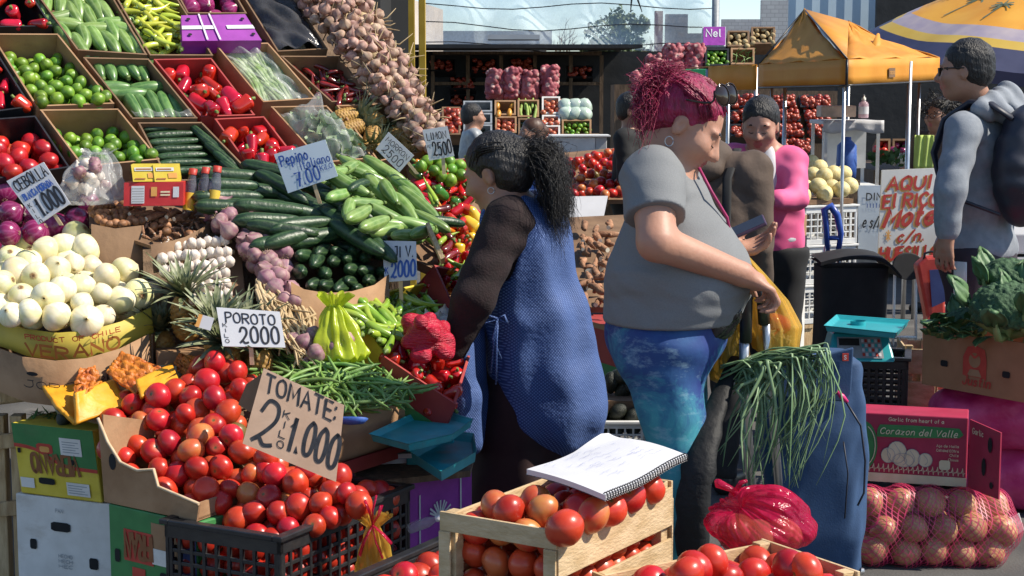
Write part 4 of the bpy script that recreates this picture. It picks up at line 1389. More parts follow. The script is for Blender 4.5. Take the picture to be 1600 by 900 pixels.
tag(pf.build('purple_box'),'purple printed box standing on top of the far display','box','boxes of the far display')
for x0,y0,x1,y1,m,sp,dm,lb,fr in((1136,47,1172,73,m_card_d,POTA,.09,'dark box of potatoes right of the purple box','potato'),(1173,41,1212,69,m_card_d,POTA,.085,'dark box of potatoes nearest the blue wall','potato'),(1101,75,1140,103,m_blackpl,LIME,.07,'black crate of green limes below the purple box','lime'),(1141,74,1180,101,m_card,BEAN,.16,'box of green beans above the orange valance','green bean')):
 o,S,P=bbox(x0,y0,x1,y1,m,lb,pl=hi,grp='boxes of the far display')
 fill_tray(S,sp,dm,'%s in the %s'%(fr,lb),fr,fr+' in '+lb,layers=1,tight=.8 if fr!='green bean' else.35,off0=-.02,off1=-.05)
for i,(px,y0,y1)in enumerate(((1027,84,128),(1052,68,128),(1084,66,128))):
 p=at(px,y1,21.2)
 net_sack('onion_sack',p,(.04,.12,1),at(px,y0,21.2).z-p.z,.15,m_redon,('shortest red net onion sack behind the pink-haired woman','red net onion sack in the middle behind the pink-haired woman','red net onion sack beside the purple box')[i],'onion sacks of the far display',on=.08,sd=10+i,n=120,res=.012,kk=.003)
net_sack('onion_sack',at(985,128,20.6),(1,.1,0.05),.55,.13,m_redon,'red net onion sack lying left behind the pink hair','onion sacks of the far display',on=.08,sd=20,n=100,res=.012,kk=.003)
net_sack('onion_sack',at(1000,118,20.9),(1,.1,0.05),.6,.13,m_redon,'red net onion sack lying above another behind the pink hair','onion sacks of the far display',on=.08,sd=21,n=100,res=.012,kk=.003)
mb=MB(M('green_crate_plastic',(.02,.22,.08),rough=.4));p=at(1074,115,20.5);mb.obox(at(1070,119,20.6),(.28,0,0),(0,.3,0),(0,0,.09))
tag(mb.build('green_crate',bevel=.01),'low green plastic crate under the onion sacks of the far display','crate')
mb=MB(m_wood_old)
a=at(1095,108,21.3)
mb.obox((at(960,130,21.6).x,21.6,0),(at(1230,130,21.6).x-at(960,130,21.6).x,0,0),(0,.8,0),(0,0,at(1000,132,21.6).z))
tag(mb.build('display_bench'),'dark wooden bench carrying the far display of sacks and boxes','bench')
rk=fplane(1250,145,240,17.5,.45)
k=0
for row,(y0,y1,xs)in enumerate(((148,168,((1140,1195),(1208,1247),(1249,1300))),(171,190,((1140,1195),(1208,1253),(1257,1300))),(193,213,((1140,1206),(1210,1258),(1262,1312))),(216,238,((1222,1270),)))):
 for x0,x1 in xs:
  o,S,P=tray(rect(x0,y0,x1,y1,-3),rk,.2,m_blackpl,'black_crate','black crate of tomatoes on the far rack, row %s, %s'%(('top','second','third','bottom')[row],'left end behind the heads' if x0==1140 else('middle' if x0<1240 else 'right end near the tent leg')),'crate',th=.02,group='tomato crates under the tent',shrink=.012)
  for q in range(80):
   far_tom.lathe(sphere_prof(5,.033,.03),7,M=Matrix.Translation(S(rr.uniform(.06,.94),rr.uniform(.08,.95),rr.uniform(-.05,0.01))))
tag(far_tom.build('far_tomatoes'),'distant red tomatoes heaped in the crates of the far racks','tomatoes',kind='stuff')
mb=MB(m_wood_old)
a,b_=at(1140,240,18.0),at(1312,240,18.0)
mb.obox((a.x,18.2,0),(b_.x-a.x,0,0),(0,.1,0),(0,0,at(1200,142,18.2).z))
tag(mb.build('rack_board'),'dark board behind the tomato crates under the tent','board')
wall_px('dark_wall',1310,1480,90,19,m_tarp,'black shade cloth wall behind the drinks stand')
o,S,P=tray(rect(1368,276-60,1392,238),fplane(1380,216,238,15.5),.15,m_card_d,'produce_box','dark box of tomatoes behind the drinks stand','box',th=.02)
fill_tray(S,[TOM[0]],.075,'small red tomato in the dark box behind the drinks stand','tomato','tomatoes behind the drinks stand',layers=1)
o,S,P=tray(rect(1394,216,1420,238),fplane(1400,216,238,15.5),.15,m_card_d,'produce_box','dark box of purple onions behind the drinks stand','box',th=.02)
fill_tray(S,RON,.08,'small purple onion in the box behind the drinks stand','onion','purple onions behind the drinks stand',layers=1)
mb=MB(m_leaf)
r=random.Random(8)
p=at(1400,258,13.5)
for k in range(90):
 q=p+V((r.gauss(0,.10),r.gauss(0,.08),abs(r.gauss(0,.06))))
 u=V((r.gauss(0,1),r.gauss(0,1),r.gauss(.5,.6))).normalized()*.07
 w=u.cross(V((0,1,.2))).normalized()*.022
 mb.poly([q,q+u*.5+w,q+u,q+u*.5-w])
for k in range(14):
 q=p+V((.08+r.gauss(0,.05),-.05,0))
 mb.mat(m_cutroot).tube([q,q+V((r.uniform(-.05,.12),-.04,.10)),q+V((r.uniform(-.05,.15),-.1,.02))],.009,4)
tag(mb.build('leafy_greens'),'bunch of leafy greens with pale roots above the painted sign','greens')
mb=MB(m_wood_old);mb.obox(at(1365,262,13.8)+V((0,0,-.9)),(.55,0,0),(0,2.0,0),(0,0,.88))
tag(mb.build('produce_table'),'dark produce table behind the painted sign','table')
# orange tent, drinks stand, beach umbrella
m_tent=M('orange_canvas',(.55,.21,.012),(.62,.27,.025),rough=.65,ns=3,bump=.25,bs=9)
def solid(o,th):
 s=o.modifiers.new('thick','SOLIDIFY');s.thickness=th;s.offset=0
 return o
A_,Lc,Rc=at(1323,93,10.0),at(1186,101,11.3),at(1468,90,11.2)
Bk=Lc+Rc-A_
P1,P2=at(1257,15,11.6),at(1326,34,12.0)
t=thing('orange_tent','orange canvas pop-up tent with a peaked roof and hanging valance','tent',((A_.x+Bk.x)/2,(A_.y+Bk.y)/2,0))
def sheet(mb,pts,n=8,sag=.03):
 a,b1,c=[V(p)for p in pts]
 def fn(u,v):
  q=a.lerp(b1,u).lerp(c,v)
  return q-V((0,0,sag*4*v*(1-v)))+V((0,0,.012*sin(17*u+9*v)))
 mb.grid(fn,n,n)
roof=MB(m_tent)
for tri in((Lc,A_,P1),(A_,Rc,P2),(Rc,Bk,P2),(Bk,Lc,P1)):
 sheet(roof,tri)
roof.poly([A_,P2,P1],True);roof.poly([Bk,P1,P2],True)
sp=at(1372,54,11.4)
roof.tube([at(1366,88,11.2),at(1369,70,11.3),sp],[.06,.03,.008],8)
solid(roof.build('roof',t),.008)
va=MB(m_tent)
for a,b_ in((Lc,A_),(A_,Rc),(Rc,Bk),(Bk,Lc)):
 va.grid(lambda u,v,a=a,b_=b_:a.lerp(b_,u)-V((0,0,.155*v))+(V((0,-1,0))*.012*sin(19*u)*v),14,3)
solid(va.build('valance',t),.006)
hm=MB(m_blackpl)
for a,b_ in((Lc,A_),(A_,Rc),(Rc,Bk),(Bk,Lc)):
 hm.tube([a.lerp(b_,u/14)-V((0,0,.158))+V((0,-1,0))*.012*sin(19*u/14)for u in range(15)],.008,5)
hm.tube([A_+V((0,-.012,0)),A_-V((0,.012,.155))],.009,5)
hm.tube([P1,A_+V((0,-.006,0.006))],.006,5)
hm.tube([P1,Lc+V((0,-.006,0.006))],.006,5)
hm.build('hem_piping',t)
lab=MB(m_card_d)
c=A_.lerp(Rc,.42)
e=(Rc-A_).normalized()
lab.obox(c-V((0,.03,.12)),e*.10,V((0,.01,0)),V((0,0,.06)))
lab.mat(m_inkora).write('TOLDOS',c-V((0,.031,.10))+e*.008,e,(0,0,1),.02,.14,fit=.08)
lab.build('maker_tag',t)
for c,ex in((A_,0),(Lc,.1),(Rc,-.12),(Bk,0)):
 MB(m_steel).tube([V((c.x+ex,c.y+.05,0)),V((c.x+ex,c.y+.05,c.z-.02))],.011,8).build('leg',t)
x_=A_.lerp(Rc,.66)
MB(m_steel).tube([V((x_.x,x_.y,0)),V((x_.x,x_.y,x_.z-.02))],.016,8).build('leg',t)
x_=Lc.lerp(A_,.45)
MB(m_steel).tube([V((x_.x,x_.y+.4,0)),V((x_.x,x_.y+.4,x_.z-.02))],.014,8).build('leg',t)
la,lb_=at(1107,104,13.2),at(1183,101,12.6)
t=thing('orange_tent','smaller orange canopy left of the peaked tent, only its valance showing','tent',((la.x+lb_.x)/2,13.5,0))
mb=MB(m_tent)
mb.grid(lambda u,v:la.lerp(lb_,u)-V((0,0,.19*v))+V((0,.01*sin(14*u),0)),10,2)
mb.grid(lambda u,v:la.lerp(lb_,u)+V((0,1.6*v,.015*v)),6,4)
solid(mb.build('canopy',t),.006)
for c in(la,lb_,la+V((0,1.6,.0)),lb_+V((0,1.6,.0))):
 MB(m_steel).tube([V((c.x,c.y+.05,0)),V((c.x,c.y+.05,c.z-.02))],.016,8).build('leg',t)
zt=at(1330,188,12.0).z
xa,xb=at(1284,188,12).x,at(1374,188,12).x
t=thing('drinks_stand','white cloth-covered drinks stand with an open shelf under the tent','stand',((xa+xb)/2,12.2,0))
MB(m_paper).obox((xa,11.9,zt-.03),(xb-xa,0,0),(0,.6,0),(0,0,.03)).build('tabletop',t,bevel=.006)
mb=MB(m_paper)
mb.grid(lambda u,v:V((xa-.01+(xb-xa+.02)*u,11.89-.01*sin(20*u)*v,zt+.002-.085*v*(1+.15*sin(9*u)))),16,3)
solid(mb.build('cloth_edge',t),.004)
MB(m_whitepl).obox((xa+.05,12.2,zt-.36),(xb-xa-.1,0,0),(0,.03,0),(0,0,.3)).build('back_panel',t)
MB(m_whitepl).obox((xa,11.92,zt-.5),(xb-xa,0,0),(0,.55,0),(0,0,.025)).build('shelf',t)
for x in(xa+.01,xb-.03):
 for y in(11.93,12.44):
  MB(m_whitepl).obox((x,y,0),(.022,0,0),(0,.022,0),(0,0,zt-.031)).build('leg',t)
t=MB(M('beige_box_card',(.5,.38,.30),rough=.7)).obox(at(1283,183,12.1),(.26,0,0),(0,.2,0),(0,0,.085)).build('beige_box',bevel=.008)
tag(t,'small beige box on the drinks stand beside the bottle','box')
p=at(1349,184.5,12.1)
t=thing('bottle','clear plastic bottle with a pump cap on the drinks stand','bottle',p)
m_bot=clearish('bottle_plastic',(.6,.45,.5),.6,.15)
MB(m_bot).lathe([(.001,0),(.036,0),(.038,.01),(.037,.10),(.03,.115),(.014,.125),(.013,.135)],14,M=Matrix.Translation(p)).build('body',t)
MB(m_paper).lathe([(.0385,.03),(.0385,.085)],14,M=Matrix.Translation(p)).build('label',t)
MB(m_card_wht).lathe([(.016,.13),(.016,.15),(.008,.152),(.006,.175),(.001,.176)],10,M=Matrix.Translation(p)).build('cap',t)
t=MB(m_inkblue).lathe([(.001,0),(.07,0),(.075,.1),(.07,.24),(.03,.28),(.03,.3),(.001,.3)],12,M=Matrix.Translation(at(1322,280,11.6))).build('blue_jug')
tag(t,'blue plastic jug behind the melons below the drinks stand','jug')
t=MB(m_wood_old).obox(at(1313,281,11.5)+V((0,0,-.96+.02)),(.14,0,0),(0,.3,0),(0,0,.935)).build('jug_stool');tag(t,'dark stool carrying the blue jug behind the melons','stool')
m_uo=M('umbrella_orange',(.60,.25,.02),(.68,.34,.04),rough=.55,ns=3)
m_uy=M('umbrella_yellow',(.50,.33,.05),(.56,.39,.08),rough=.55,ns=3)
m_ul=M('umbrella_lilac',(.30,.26,.33),(.40,.34,.36),rough=.55,ns=6)
m_un=M('umbrella_navy',(.025,.03,.075),(.04,.045,.10),rough=.55,ns=5)
cu_=V((4.47,13.5,1.95))
nu_=V((0.0,-.15,.98)).normalized()
ux_=V((1,0,0));uy_=nu_.cross(ux_)
UR,UH=1.70,.62
def up_(r_,th):
 z=UH*(1-r_**1.5)+.02*cos(8*th)*r_
 return cu_+(ux_*cos(th)+uy_*sin(th))*(UR*r_*(1-.03*(1-cos(8*th))*r_))+nu_*z
t=thing('beach_umbrella','large tilted beach umbrella, orange with palm trees and a navy border','umbrella',(cu_.x,cu_.y+.05,0))
mb=MB(m_uo)
rings=[(.0,.70,m_uo,6),(.70,.79,m_ul,2),(.79,.85,m_uy,2),(.85,1.0,m_un,3)]
for r0,r1,m,n in rings:
 mb.mat(m).grid(lambda u,v,r0=r0,r1=r1:up_(r0+(r1-r0)*v,2*pi*u),64,n,cu=True,flip=True)
mb.mat(m_un).grid(lambda u,v:up_(1.0,2*pi*u)-nu_*(.10*v)+V((0,0,0)),64,1,cu=True,flip=True)
m_palm=M('palm_print',(.10,.13,.08),(.14,.17,.1),rough=.6)
mb.mat(m_palm)
for k in range(15):
 th=2*pi*k/15+.1
 hh=.22 if k%2 else.30
 o0=up_(.64,th)+nu_*.006
 ey=(up_(.40,th)-up_(.64,th)).normalized()
 ex=(up_(.62,th+.05)-up_(.62,th-.05)).normalized()
 mb.ribbon([(0,-.02),(.015,hh*.5),(.03,hh)],.014,o0,ex,ey,.003)
 for a in(-2.6,-2.0,-.4,.2,.7,1.57,2.6,3.3):
  mb.ribbon([(.03,hh),(.03+.05*cos(a),hh+.05*sin(a)+.012),(.03+.09*cos(a),hh+.085*sin(a)-.01)],.017,o0,ex,ey,.004)
mb.build('canopy',t)
MB(m_steel).tube([V((cu_.x,cu_.y,0)),V((cu_.x,cu_.y,1.5)),cu_+nu_*.43],.022,8).build('pole',t)
rb=MB(m_steel)
for k in range(8):
 th=2*pi*k/8
 rb.tube([up_(s,th)-nu_*.012 for s in(.02,.3,.6,.97)],.006,4)
rb.build('ribs',t)
MB(m_greypl).lathe([(.001,0),(.25,0),(.25,.05),(.06,.12),(.05,.3),(.024,.3)],16,M=Matrix.Translation((cu_.x,cu_.y,0))).build('base',t)
fr=MB(m_card_wht)
for k in range(40):
 a=V((2.72+.028*k,9.9,2.42))
a=at(1536,365,9.4)
t=thing('stall_table','low grey stall counter behind the man with the backpack','table',(a.x+.6,9.7,0))
MB(m_roofg).obox((a.x,9.4,a.z-.12),(1.4,0,0),(0,.7,0),(0,0,.12)).build('tabletop',t,bevel=.01)
for dx in(.04,1.3):
 for y in(9.43,10.0):
  MB(m_greypl).obox((a.x+dx,y,0),(.05,0,0),(0,.05,0),(0,0,a.z-.121)).build('leg',t)
MB(m_greypl).obox((a.x+.1,9.28,at(1546,404,9.3).z-.032),(1.2,0,0),(0,.6,0),(0,0,.03)).build('shelf',t)
t=MB(m_inkred).obox(at(1546,404,9.3),(.14,0,0),(0,.2,0),(0,0,.06)).build('red_box',bevel=.005)
tag(t,'small red box on the shelf of the grey stall counter','box')
# the sloping bank of produce on the left
BP=Plane(at(130,450,5.0),at(100,20,6.0),at(650,200,6.0))
t=thing('display_rack','rough timber rack carrying the sloping bank of produce trays','rack',BP.hit(300,300,-.3)*1.0-V((0,0,BP.hit(300,300,-.3).z)))
mb=MB(m_wood_old)
qs=[BP.hit(-160,-120,-.26),BP.hit(430,-120,-.26),BP.hit(640,250,-.26),BP.hit(560,520,-.26),BP.hit(-160,520,-.26)]
mb.prism(qs,-BP.n*.02)
mb.build('board',t)
for px,py in((-120,30),(300,10),(610,260),(100,420),(520,480),(-100,480)):
 p=BP.hit(px,py,-.29)
 MB(m_wood_old).obox((p.x-.03,p.y-.03,0),(.06,0,0),(0,.06,0),(0,0,p.z)).build('leg',t)
TG='cardboard trays of the produce bank'
def bt(px,m,label,depth=.17,nm='cardboard_tray'):
 return tray(px,BP,depth,m,nm,label,'tray',group=TG)
UPN=BP.n
o,S,P=bt([(-75,-45),(28,-45),(84,42),(-35,44)],m_blackpl,'black tray of red peppers in the top left corner',nm='plastic_tray')
fill_tray(S,RPEP,.085,'glossy red pepper in the black tray at the top left corner','pepper','red peppers in the top left tray',off0=-.0,off1=-.03,layers=1)
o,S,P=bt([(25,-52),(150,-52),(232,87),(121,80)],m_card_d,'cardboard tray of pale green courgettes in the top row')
zl=[(70,10,100),(95,8,95),(120,12,70),(150,15,55),(95,26,15),(115,22,60),(140,28,60),(165,20,55),(108,40,-5),(130,58,75),(155,45,0),(180,35,5),(175,50,60),(150,60,55),(172,68,50),(195,65,55),(213,70,60),(188,45,-15),(125,72,55),(100,55,60),(60,-8,80),(90,-15,60),(120,-12,60),(145,-10,55)]
zl=[(x,y,-a if a not in(15,-5,0,5,-15)else a)for x,y,a in zl]
for x,y,a in zl:
 lay(ZUK,BP,x,y,-.03,a,.155,'pale green courgette in the top row tray','courgette','courgettes in the top row tray',thick=1.35)
for k in range(16):
 lay(ZUK,BP,50+k*11,-25+(k*37)%95+k*3,-.085,-60,.15,'pale green courgette in the top row tray','courgette','courgettes in the top row tray')
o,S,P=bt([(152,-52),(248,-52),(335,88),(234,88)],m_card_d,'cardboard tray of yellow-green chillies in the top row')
fill_tray(S,YCH,.052,'yellow-green chilli in the top row tray','chilli','yellow-green chillies in the top row tray',off0=.0,off1=-.02,layers=2,long=(-75,60),tight=.62,um=(.16,.84),vm=(.13,.87))
for o_ in[o for o in col.objects if o.get('group')=='yellow-green chillies in the top row tray']:
 o_.scale=[c*2.05 for c in o_.scale]
o,S,P=bt([(252,-52),(345,-52),(388,22),(292,22)],m_card_d,'dark tray behind the purple box flaps in the top row')
fill_tray(S,RON,.075,'purple onion in the dark tray behind the purple flaps','onion','purple onions behind the purple flaps',layers=1,off0=-.03)
a,b_,c,d=BP.hit(285,64,.03),BP.hit(409,63,.03),BP.hit(383,22,.05),BP.hit(283,24,.05)
t=MB(m_card_pur)
t.prism([a,b_,c,d],-BP.n*.06)
t.mat(m_paper)
n_=BP.n*.004
t.poly([a.lerp(d,.42)+n_,a.lerp(d,.42).lerp(b_.lerp(c,.42),.45)+n_,a.lerp(d,.56).lerp(b_.lerp(c,.56),.45)+n_,a.lerp(d,.56)+n_])
t.poly([a.lerp(d,.42).lerp(b_.lerp(c,.42),.62)+n_,b_.lerp(c,.42)+n_,b_.lerp(c,.56)+n_,a.lerp(d,.56).lerp(b_.lerp(c,.56),.62)+n_])
for u in(.30,.46):
 t.poly([a.lerp(b_,u)+n_*1.5,a.lerp(b_,u+.025)+n_*1.5,d.lerp(c,u-.02)+n_*1.5,d.lerp(c,u-.045)+n_*1.5])
t.mat(m_dark)
for u,v in((.1,.2),(.93,.2),(.1,.8),(.9,.78)):
 q=a.lerp(b_,u).lerp(d.lerp(c,u),v)+n_*1.6
 ex,ey=(b_-a).normalized()*.008,(d-a).normalized()*.006
 t.poly([q+ex*cos(k)+ey*sin(k)for k in[i*pi/5 for i in range(10)]])
tag(t.build('purple_box'),'purple and white printed box flaps with two white straps in the top row','box')
o,S,P=bt([(350,-52),(430,-52),(514,78),(434,82)],m_card_d,'tray under grey plastic sheet in the top row beside the garlic')
mb=MB(m_filmdk)
mb.grid(lambda u,v:S(.03+.94*u,.02+.96*v,-.01+.03*sin(pi*u)+.012*sin(13*u+5*v)*sin(9*v+3*u)+.008*sin(31*v+11*u)),40,40)
tag(mb.build('plastic_sheet'),'crumpled dark grey plastic sheet covering the tray beside the garlic','sheet')
fill_tray(S,AVO,.08,'dark fruit under the grey plastic sheet','fruit','dark fruit under the plastic sheet',layers=1,off0=-.06,off1=-.06)
o,S,P=bt([(-105,65),(-22,52),(52,168),(-50,182)],m_blackpl,'black tray of red peppers at the left edge beside the limes',nm='plastic_tray')
fill_tray(S,RPEP,.08,'glossy red pepper in the tray left of the upper limes','pepper','red peppers left of the upper limes',layers=1,off0=-.01,off1=-.06)
o,S,P=bt([(-18,51),(91,51),(181,163),(56,168)],m_card,'cardboard tray of limes in the second row')
fill_tray(S,LIME,.052,'green lime in the second row tray, the fuller lime tray','lime','limes in the second row tray',off0=.004,off1=-.085,layers=3,tight=.84,um=(.03,.97),vm=(.02,.90))
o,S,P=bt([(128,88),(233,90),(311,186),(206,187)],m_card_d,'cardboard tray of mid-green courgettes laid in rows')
for r_,(y,n,a,ln)in enumerate(((103,6,-62,.145),(137,4,8,.15),(165,6,-58,.15))):
 for k in range(n):
  x=(152+17*k+2*r_,172+30*(k%3)+(k//3)*14,208+17*k)[r_]
  yy=y+(k%3==1)*5*(1 if r_!=1 else 2)+(k//3)*(10 if r_==1 else 0)
  lay(ZUK2,BP,x,yy,-.045,a+R.uniform(-8,8),ln*1.04,'mid-green courgette in the tray right of the upper limes','courgette','courgettes right of the upper limes',thick=1.3)
for k in range(15):
 lay(ZUK2,BP,160+8*k,108+5.0*k+(k*29)%17,-.10,-55,.15,'mid-green courgette in the tray right of the upper limes','courgette','courgettes right of the upper limes')
mb=MB(m_film);mb.grid(lambda u,v:S(.05+.9*u,.0+.10*v,.01+.01*sin(17*u)*sin(5*v)),24,4)
tag(mb.build('plastic_wrap'),'strip of clear plastic wrap along the front of the courgette tray','wrap')
o,S,P=bt([(238,91),(331,89),(401,181),(314,184)],m_card_red,'dark red tray of glossy red peppers in the second row')
fill_tray(S,RPEP,.092,'glossy red pepper in the upper red pepper tray','pepper','red peppers in the second row tray',off0=.01,off1=-.05,layers=3,tight=.62,um=(.1,.9),vm=(.1,.9))
o,S,P=bt([(334,68),(419,65),(497,155),(411,161)],m_card,'cardboard tray of leafy greens wrapped in clear film')
m_chard=M('pale_leaf_stalk',(.22,.34,.10),(.48,.56,.34),rough=.5,ns=3,stretch=(2,2,2),lo=.4,hi=.6)
LEAFY=[]
for sd in range(3):
 mb=MB(m_chard)
 for k in range(7):
  mb.tube([(-.5,.03*(k-3),.02*(k%3)),(0,.045*(k-3),.05+.03*(k%2)),(.5,.06*(k-3)+.03*sin(k+sd),.02)],[.03,.055,.03],6,flat=.6)
 LEAFY.append(spec_of('leafy_bundle',mb))
for k in range(12):
 x,y=372+(k%4)*20+(k//4)*16,92+(k//4)*24+(k%4)*-1
 p=BP.hit(x,y,-.06)
 put(LEAFY[k%3],TRS(p,plane_rot(BP,x,y,-52+R.uniform(-12,12),0,R.uniform(-.4,.4)),.20),'bundle of pale leafy greens under clear film','greens','leafy bundles under clear film')
mb=MB(m_film)
mb.grid(lambda u,v:S(.04+.92*u,.03+.90*v,-.035+.03*sin(pi*u)+.010*sin(19*u+7*v)+.008*sin(23*v+12*u)),40,40)
tag(mb.build('plastic_film'),'clear plastic film stretched over the leafy greens tray','film')
o,S,P=bt([(436,86),(531,86),(584,157),(518,161)],m_card_d,'cardboard tray of dark dried chillies beside the garlic')
fill_tray(S,DCH,.05,'dark dried red chilli in the tray beside the garlic','chilli','dried chillies beside the garlic',off0=.0,off1=-.05,layers=2,long=(-90,90),tight=.75)
for o_ in[o for o in col.objects if o.get('group')=='dried chillies beside the garlic']:
 o_.scale=[c*1.9 for c in o_.scale]
o,S,P=bt([(-90,190),(57,179),(112,262),(-30,285)],m_blackpl,'black tray of tomatoes behind the purple onions',nm='plastic_tray')
fill_tray(S,TOM[:4],.07,'red tomato in the black tray behind the purple onions','tomato','tomatoes in the black tray behind the purple onions',layers=2,off0=.0,off1=-.08)
o,S,P=bt([(60,170),(186,168),(252,250),(128,262)],m_card,'cardboard tray of limes in the third row behind the clear bag')
fill_tray(S,LIME,.052,'green lime in the third row tray behind the clear bag','lime','limes in the third row tray',off0=.0,off1=-.09,layers=3,tight=.84,um=(.03,.97),vm=(.05,.84))
o,S,P=bt([(213,190),(316,189),(402,278),(262,285)],m_card_d,'cardboard tray of dark cucumbers in the third row')
cl='dark green cucumber in the third row tray above the bottles'
for k in range(7):
 lay(CUK,BP,262+5*k,200+11.0*k,-.03,4,.19,cl,'cucumber','cucumbers in the third row tray',thick=.95)
for k in range(5):
 lay(CUK,BP,322+12*k,215+14*k,-.02,-38,.17,cl,'cucumber','cucumbers in the third row tray')
for k in range(10):
 lay(CUK,BP,240+14*k,200+7*k,-.09,-10,.2,cl,'cucumber','cucumbers in the third row tray')
o,S,P=bt([(333,184),(413,180),(476,262),(398,276)],m_card_red,'dark red tray of glossy red peppers in the third row')
fill_tray(S,RPEP,.092,'glossy red pepper in the lower red pepper tray behind the Pepino price card','pepper','red peppers in the third row tray',off0=.02,off1=-.04,layers=3,tight=.62,um=(.1,.9),vm=(.1,.9))
o,S,P=bt([(421,165),(511,163),(588,248),(503,256)],m_card,'cardboard tray of bagged lettuce in the third row')
LET=[]
for sd in range(2):
 mb=MB(m_cab)
 r=random.Random(sd)
 for k in range(16):
  a,el=k*2.4,.2+.07*k
  d_=V((cos(a)*cos(el),sin(a)*cos(el),sin(el)))
  sx=d_.cross(V((0,0,1))).normalized()
  up=sx.cross(d_)
  mb.grid(lambda u,v,d_=d_,sx=sx,up=up,k=k:d_*(.12+.40*v)+sx*((u-.5)*.62*(.35+v)*(1.1-.4*v*v))-up*(.12*(2*u-1)**2-.05*sin(12*u+k)*v),8,6)
 LET.append(spec_of('lettuce',mb))
for k,(u,v)in enumerate(((.22,.3),(.55,.25),(.82,.3),(.3,.68),(.68,.66),(.5,.5))):
 put(LET[k%2],TRS(S(u,v,-.05),randrot(),.15),'pale green lettuce inside the clear bag in the third row','lettuce','lettuces in the third row')
mb=MB(m_film)
mb.grid(lambda u,v:S(.05+.9*u,.02+.9*v,.0+.05*sin(pi*u)*sin(pi*v)+.014*sin(17*u+9*v)+.012*sin(25*v-8*u)+(.09*exp(-((u-.42)**2+(v-.72)**2)/.02))),40,40)
tag(mb.build('plastic_bag'),'clear plastic bag with a gathered top lying over the lettuces','bag')
o,S,P=bt([(524,163),(604,160),(662,238),(591,254)],m_card,'cardboard tray of small pineapples beside the garlic')
for k,(x,y,a,m_)in enumerate(((586,187,-35,0),(551,200,15,0),(582,214,-100,1),(624,213,-30,0),(646,232,-15,1),(575,232,20,0),(540,182,10,1))):
 p=BP.hit(x,y,-.02)
 x_=(BP.hit(x+10*cos(radians(a)),y-10*sin(radians(a)))-BP.hit(x,y)).normalized()
 put(PINE[m_],TRS(p,basis(BP.n,x_),.105),'small pineapple lying in the tray beside the garlic','pineapple','pineapples in the third row tray')
rg=random.Random(5)
lines=[[(452,-40),(520,30),(580,110),(640,190),(668,225)],[(470,-48),(545,35),(600,110),(655,190),(682,232)],[(497,-50),(565,25),(612,95),(655,160),(690,225)],[(520,-45),(582,30),(606,75),(640,130),(678,195)],[(432,-45),(500,25),(560,95),(615,165),(655,215)]]
for li,ln in enumerate(lines):
 t=thing('garlic_braid',('second braid from the trays, thick with dry pinkish garlic bulbs','middle braid of dry pinkish garlic bulbs','second braid from the outer edge, dry pinkish garlic bulbs','outermost garlic braid, against the dark corrugated wall','garlic braid hanging nearest the trays')[li],'garlic braid',BP.hit(ln[-1][0],ln[-1][1],0),'garlic braids')
 core=MB(m_straw)
 pts=[]
 for i in range(len(ln)-1):
  for k in range(12):
   s=k/12
   pts.append((ln[i][0]+(ln[i+1][0]-ln[i][0])*s,ln[i][1]+(ln[i+1][1]-ln[i][1])*s))
 off=(.02,.05,.045,-.01,-.02)[li]
 core.tube([BP.hit(x,y,off)for x,y in pts],.022,6)
 for k in range(70):
  x,y=pts[rg.randrange(len(pts))]
  q=BP.hit(x,y,off)
  d_=V((rg.gauss(0,1),rg.gauss(0,1)-.6,rg.gauss(0,1)+.2)).normalized()
  core.tube([q,q+d_*.06+V((0,0,-.01)),q+d_*rg.uniform(.07,.11)+V((rg.gauss(0,.02),0,rg.gauss(0,.02)))],[.0035,.003,.001],4)
 core.build('stalks',t)
 nb=0
 placed=[]
 for _ in range(1600):
  x,y=pts[rg.randrange(len(pts))]
  w_=13 if y<150 else 9
  x+=rg.uniform(-w_,w_);y+=rg.uniform(-8,8)
  if any((x-a)**2+(y-b)**2<12.5**2 for a,b in placed):
   continue
  placed.append((x,y))
  o_=off+rg.uniform(.02,.05)
  p=BP.hit(x,y,o_)
  m4=TRS(p-WLOC[t.name],basis(V((rg.gauss(0,1),rg.gauss(0,1),0)),V((rg.gauss(0,.7),-.6+rg.gauss(0,.6),rg.gauss(.1,.6)))),rg.uniform(.041,.052))
  nb+=1
  ob=bpy.data.objects.new('garlic_bulb',rg.choice(BGAR)[0][1])
  col.objects.link(ob);ob.parent=t;ob.matrix_local=m4
CP=Plane(at(360,285,5.35),at(470,430,4.95),at(590,385,5.2))
cl2='dark green cucumber in the long mound above the basket'
rows=[(330,272,0,4),(352,292,2,5),(372,300,-2,5),(400,312,-5,5),(345,305,0,3)]
for k,(x,y,a)in enumerate([(365,275,-2),(430,268,-15),(352,290,0),(402,300,-3),(355,308,0),(440,292,-30),(395,322,2),(450,330,-6),(420,345,0),(500,330,-35),(540,350,-32),(470,352,10),(520,365,14),(460,372,12),(558,372,-30),(500,300,-25),(585,380,-40),(440,358,-8),(480,318,-18),(540,322,-28),(420,325,-4),(445,380,4),(360,325,-4),(565,350,-36)]):
 lay(CUK,CP,x,y,.04+(k%3)*.012,a,.235,cl2,'cucumber','cucumbers in the long mound',thick=1.25)
for k in range(26):
 lay(CUK,CP,345+(k*47)%250,280+(k*47)%250*.36+(k*13)%35,-.02,-12,.23,cl2,'cucumber','cucumbers in the long mound')
EP=Plane(at(470,400,4.98),at(600,390,5.2),at(530,455,4.92))
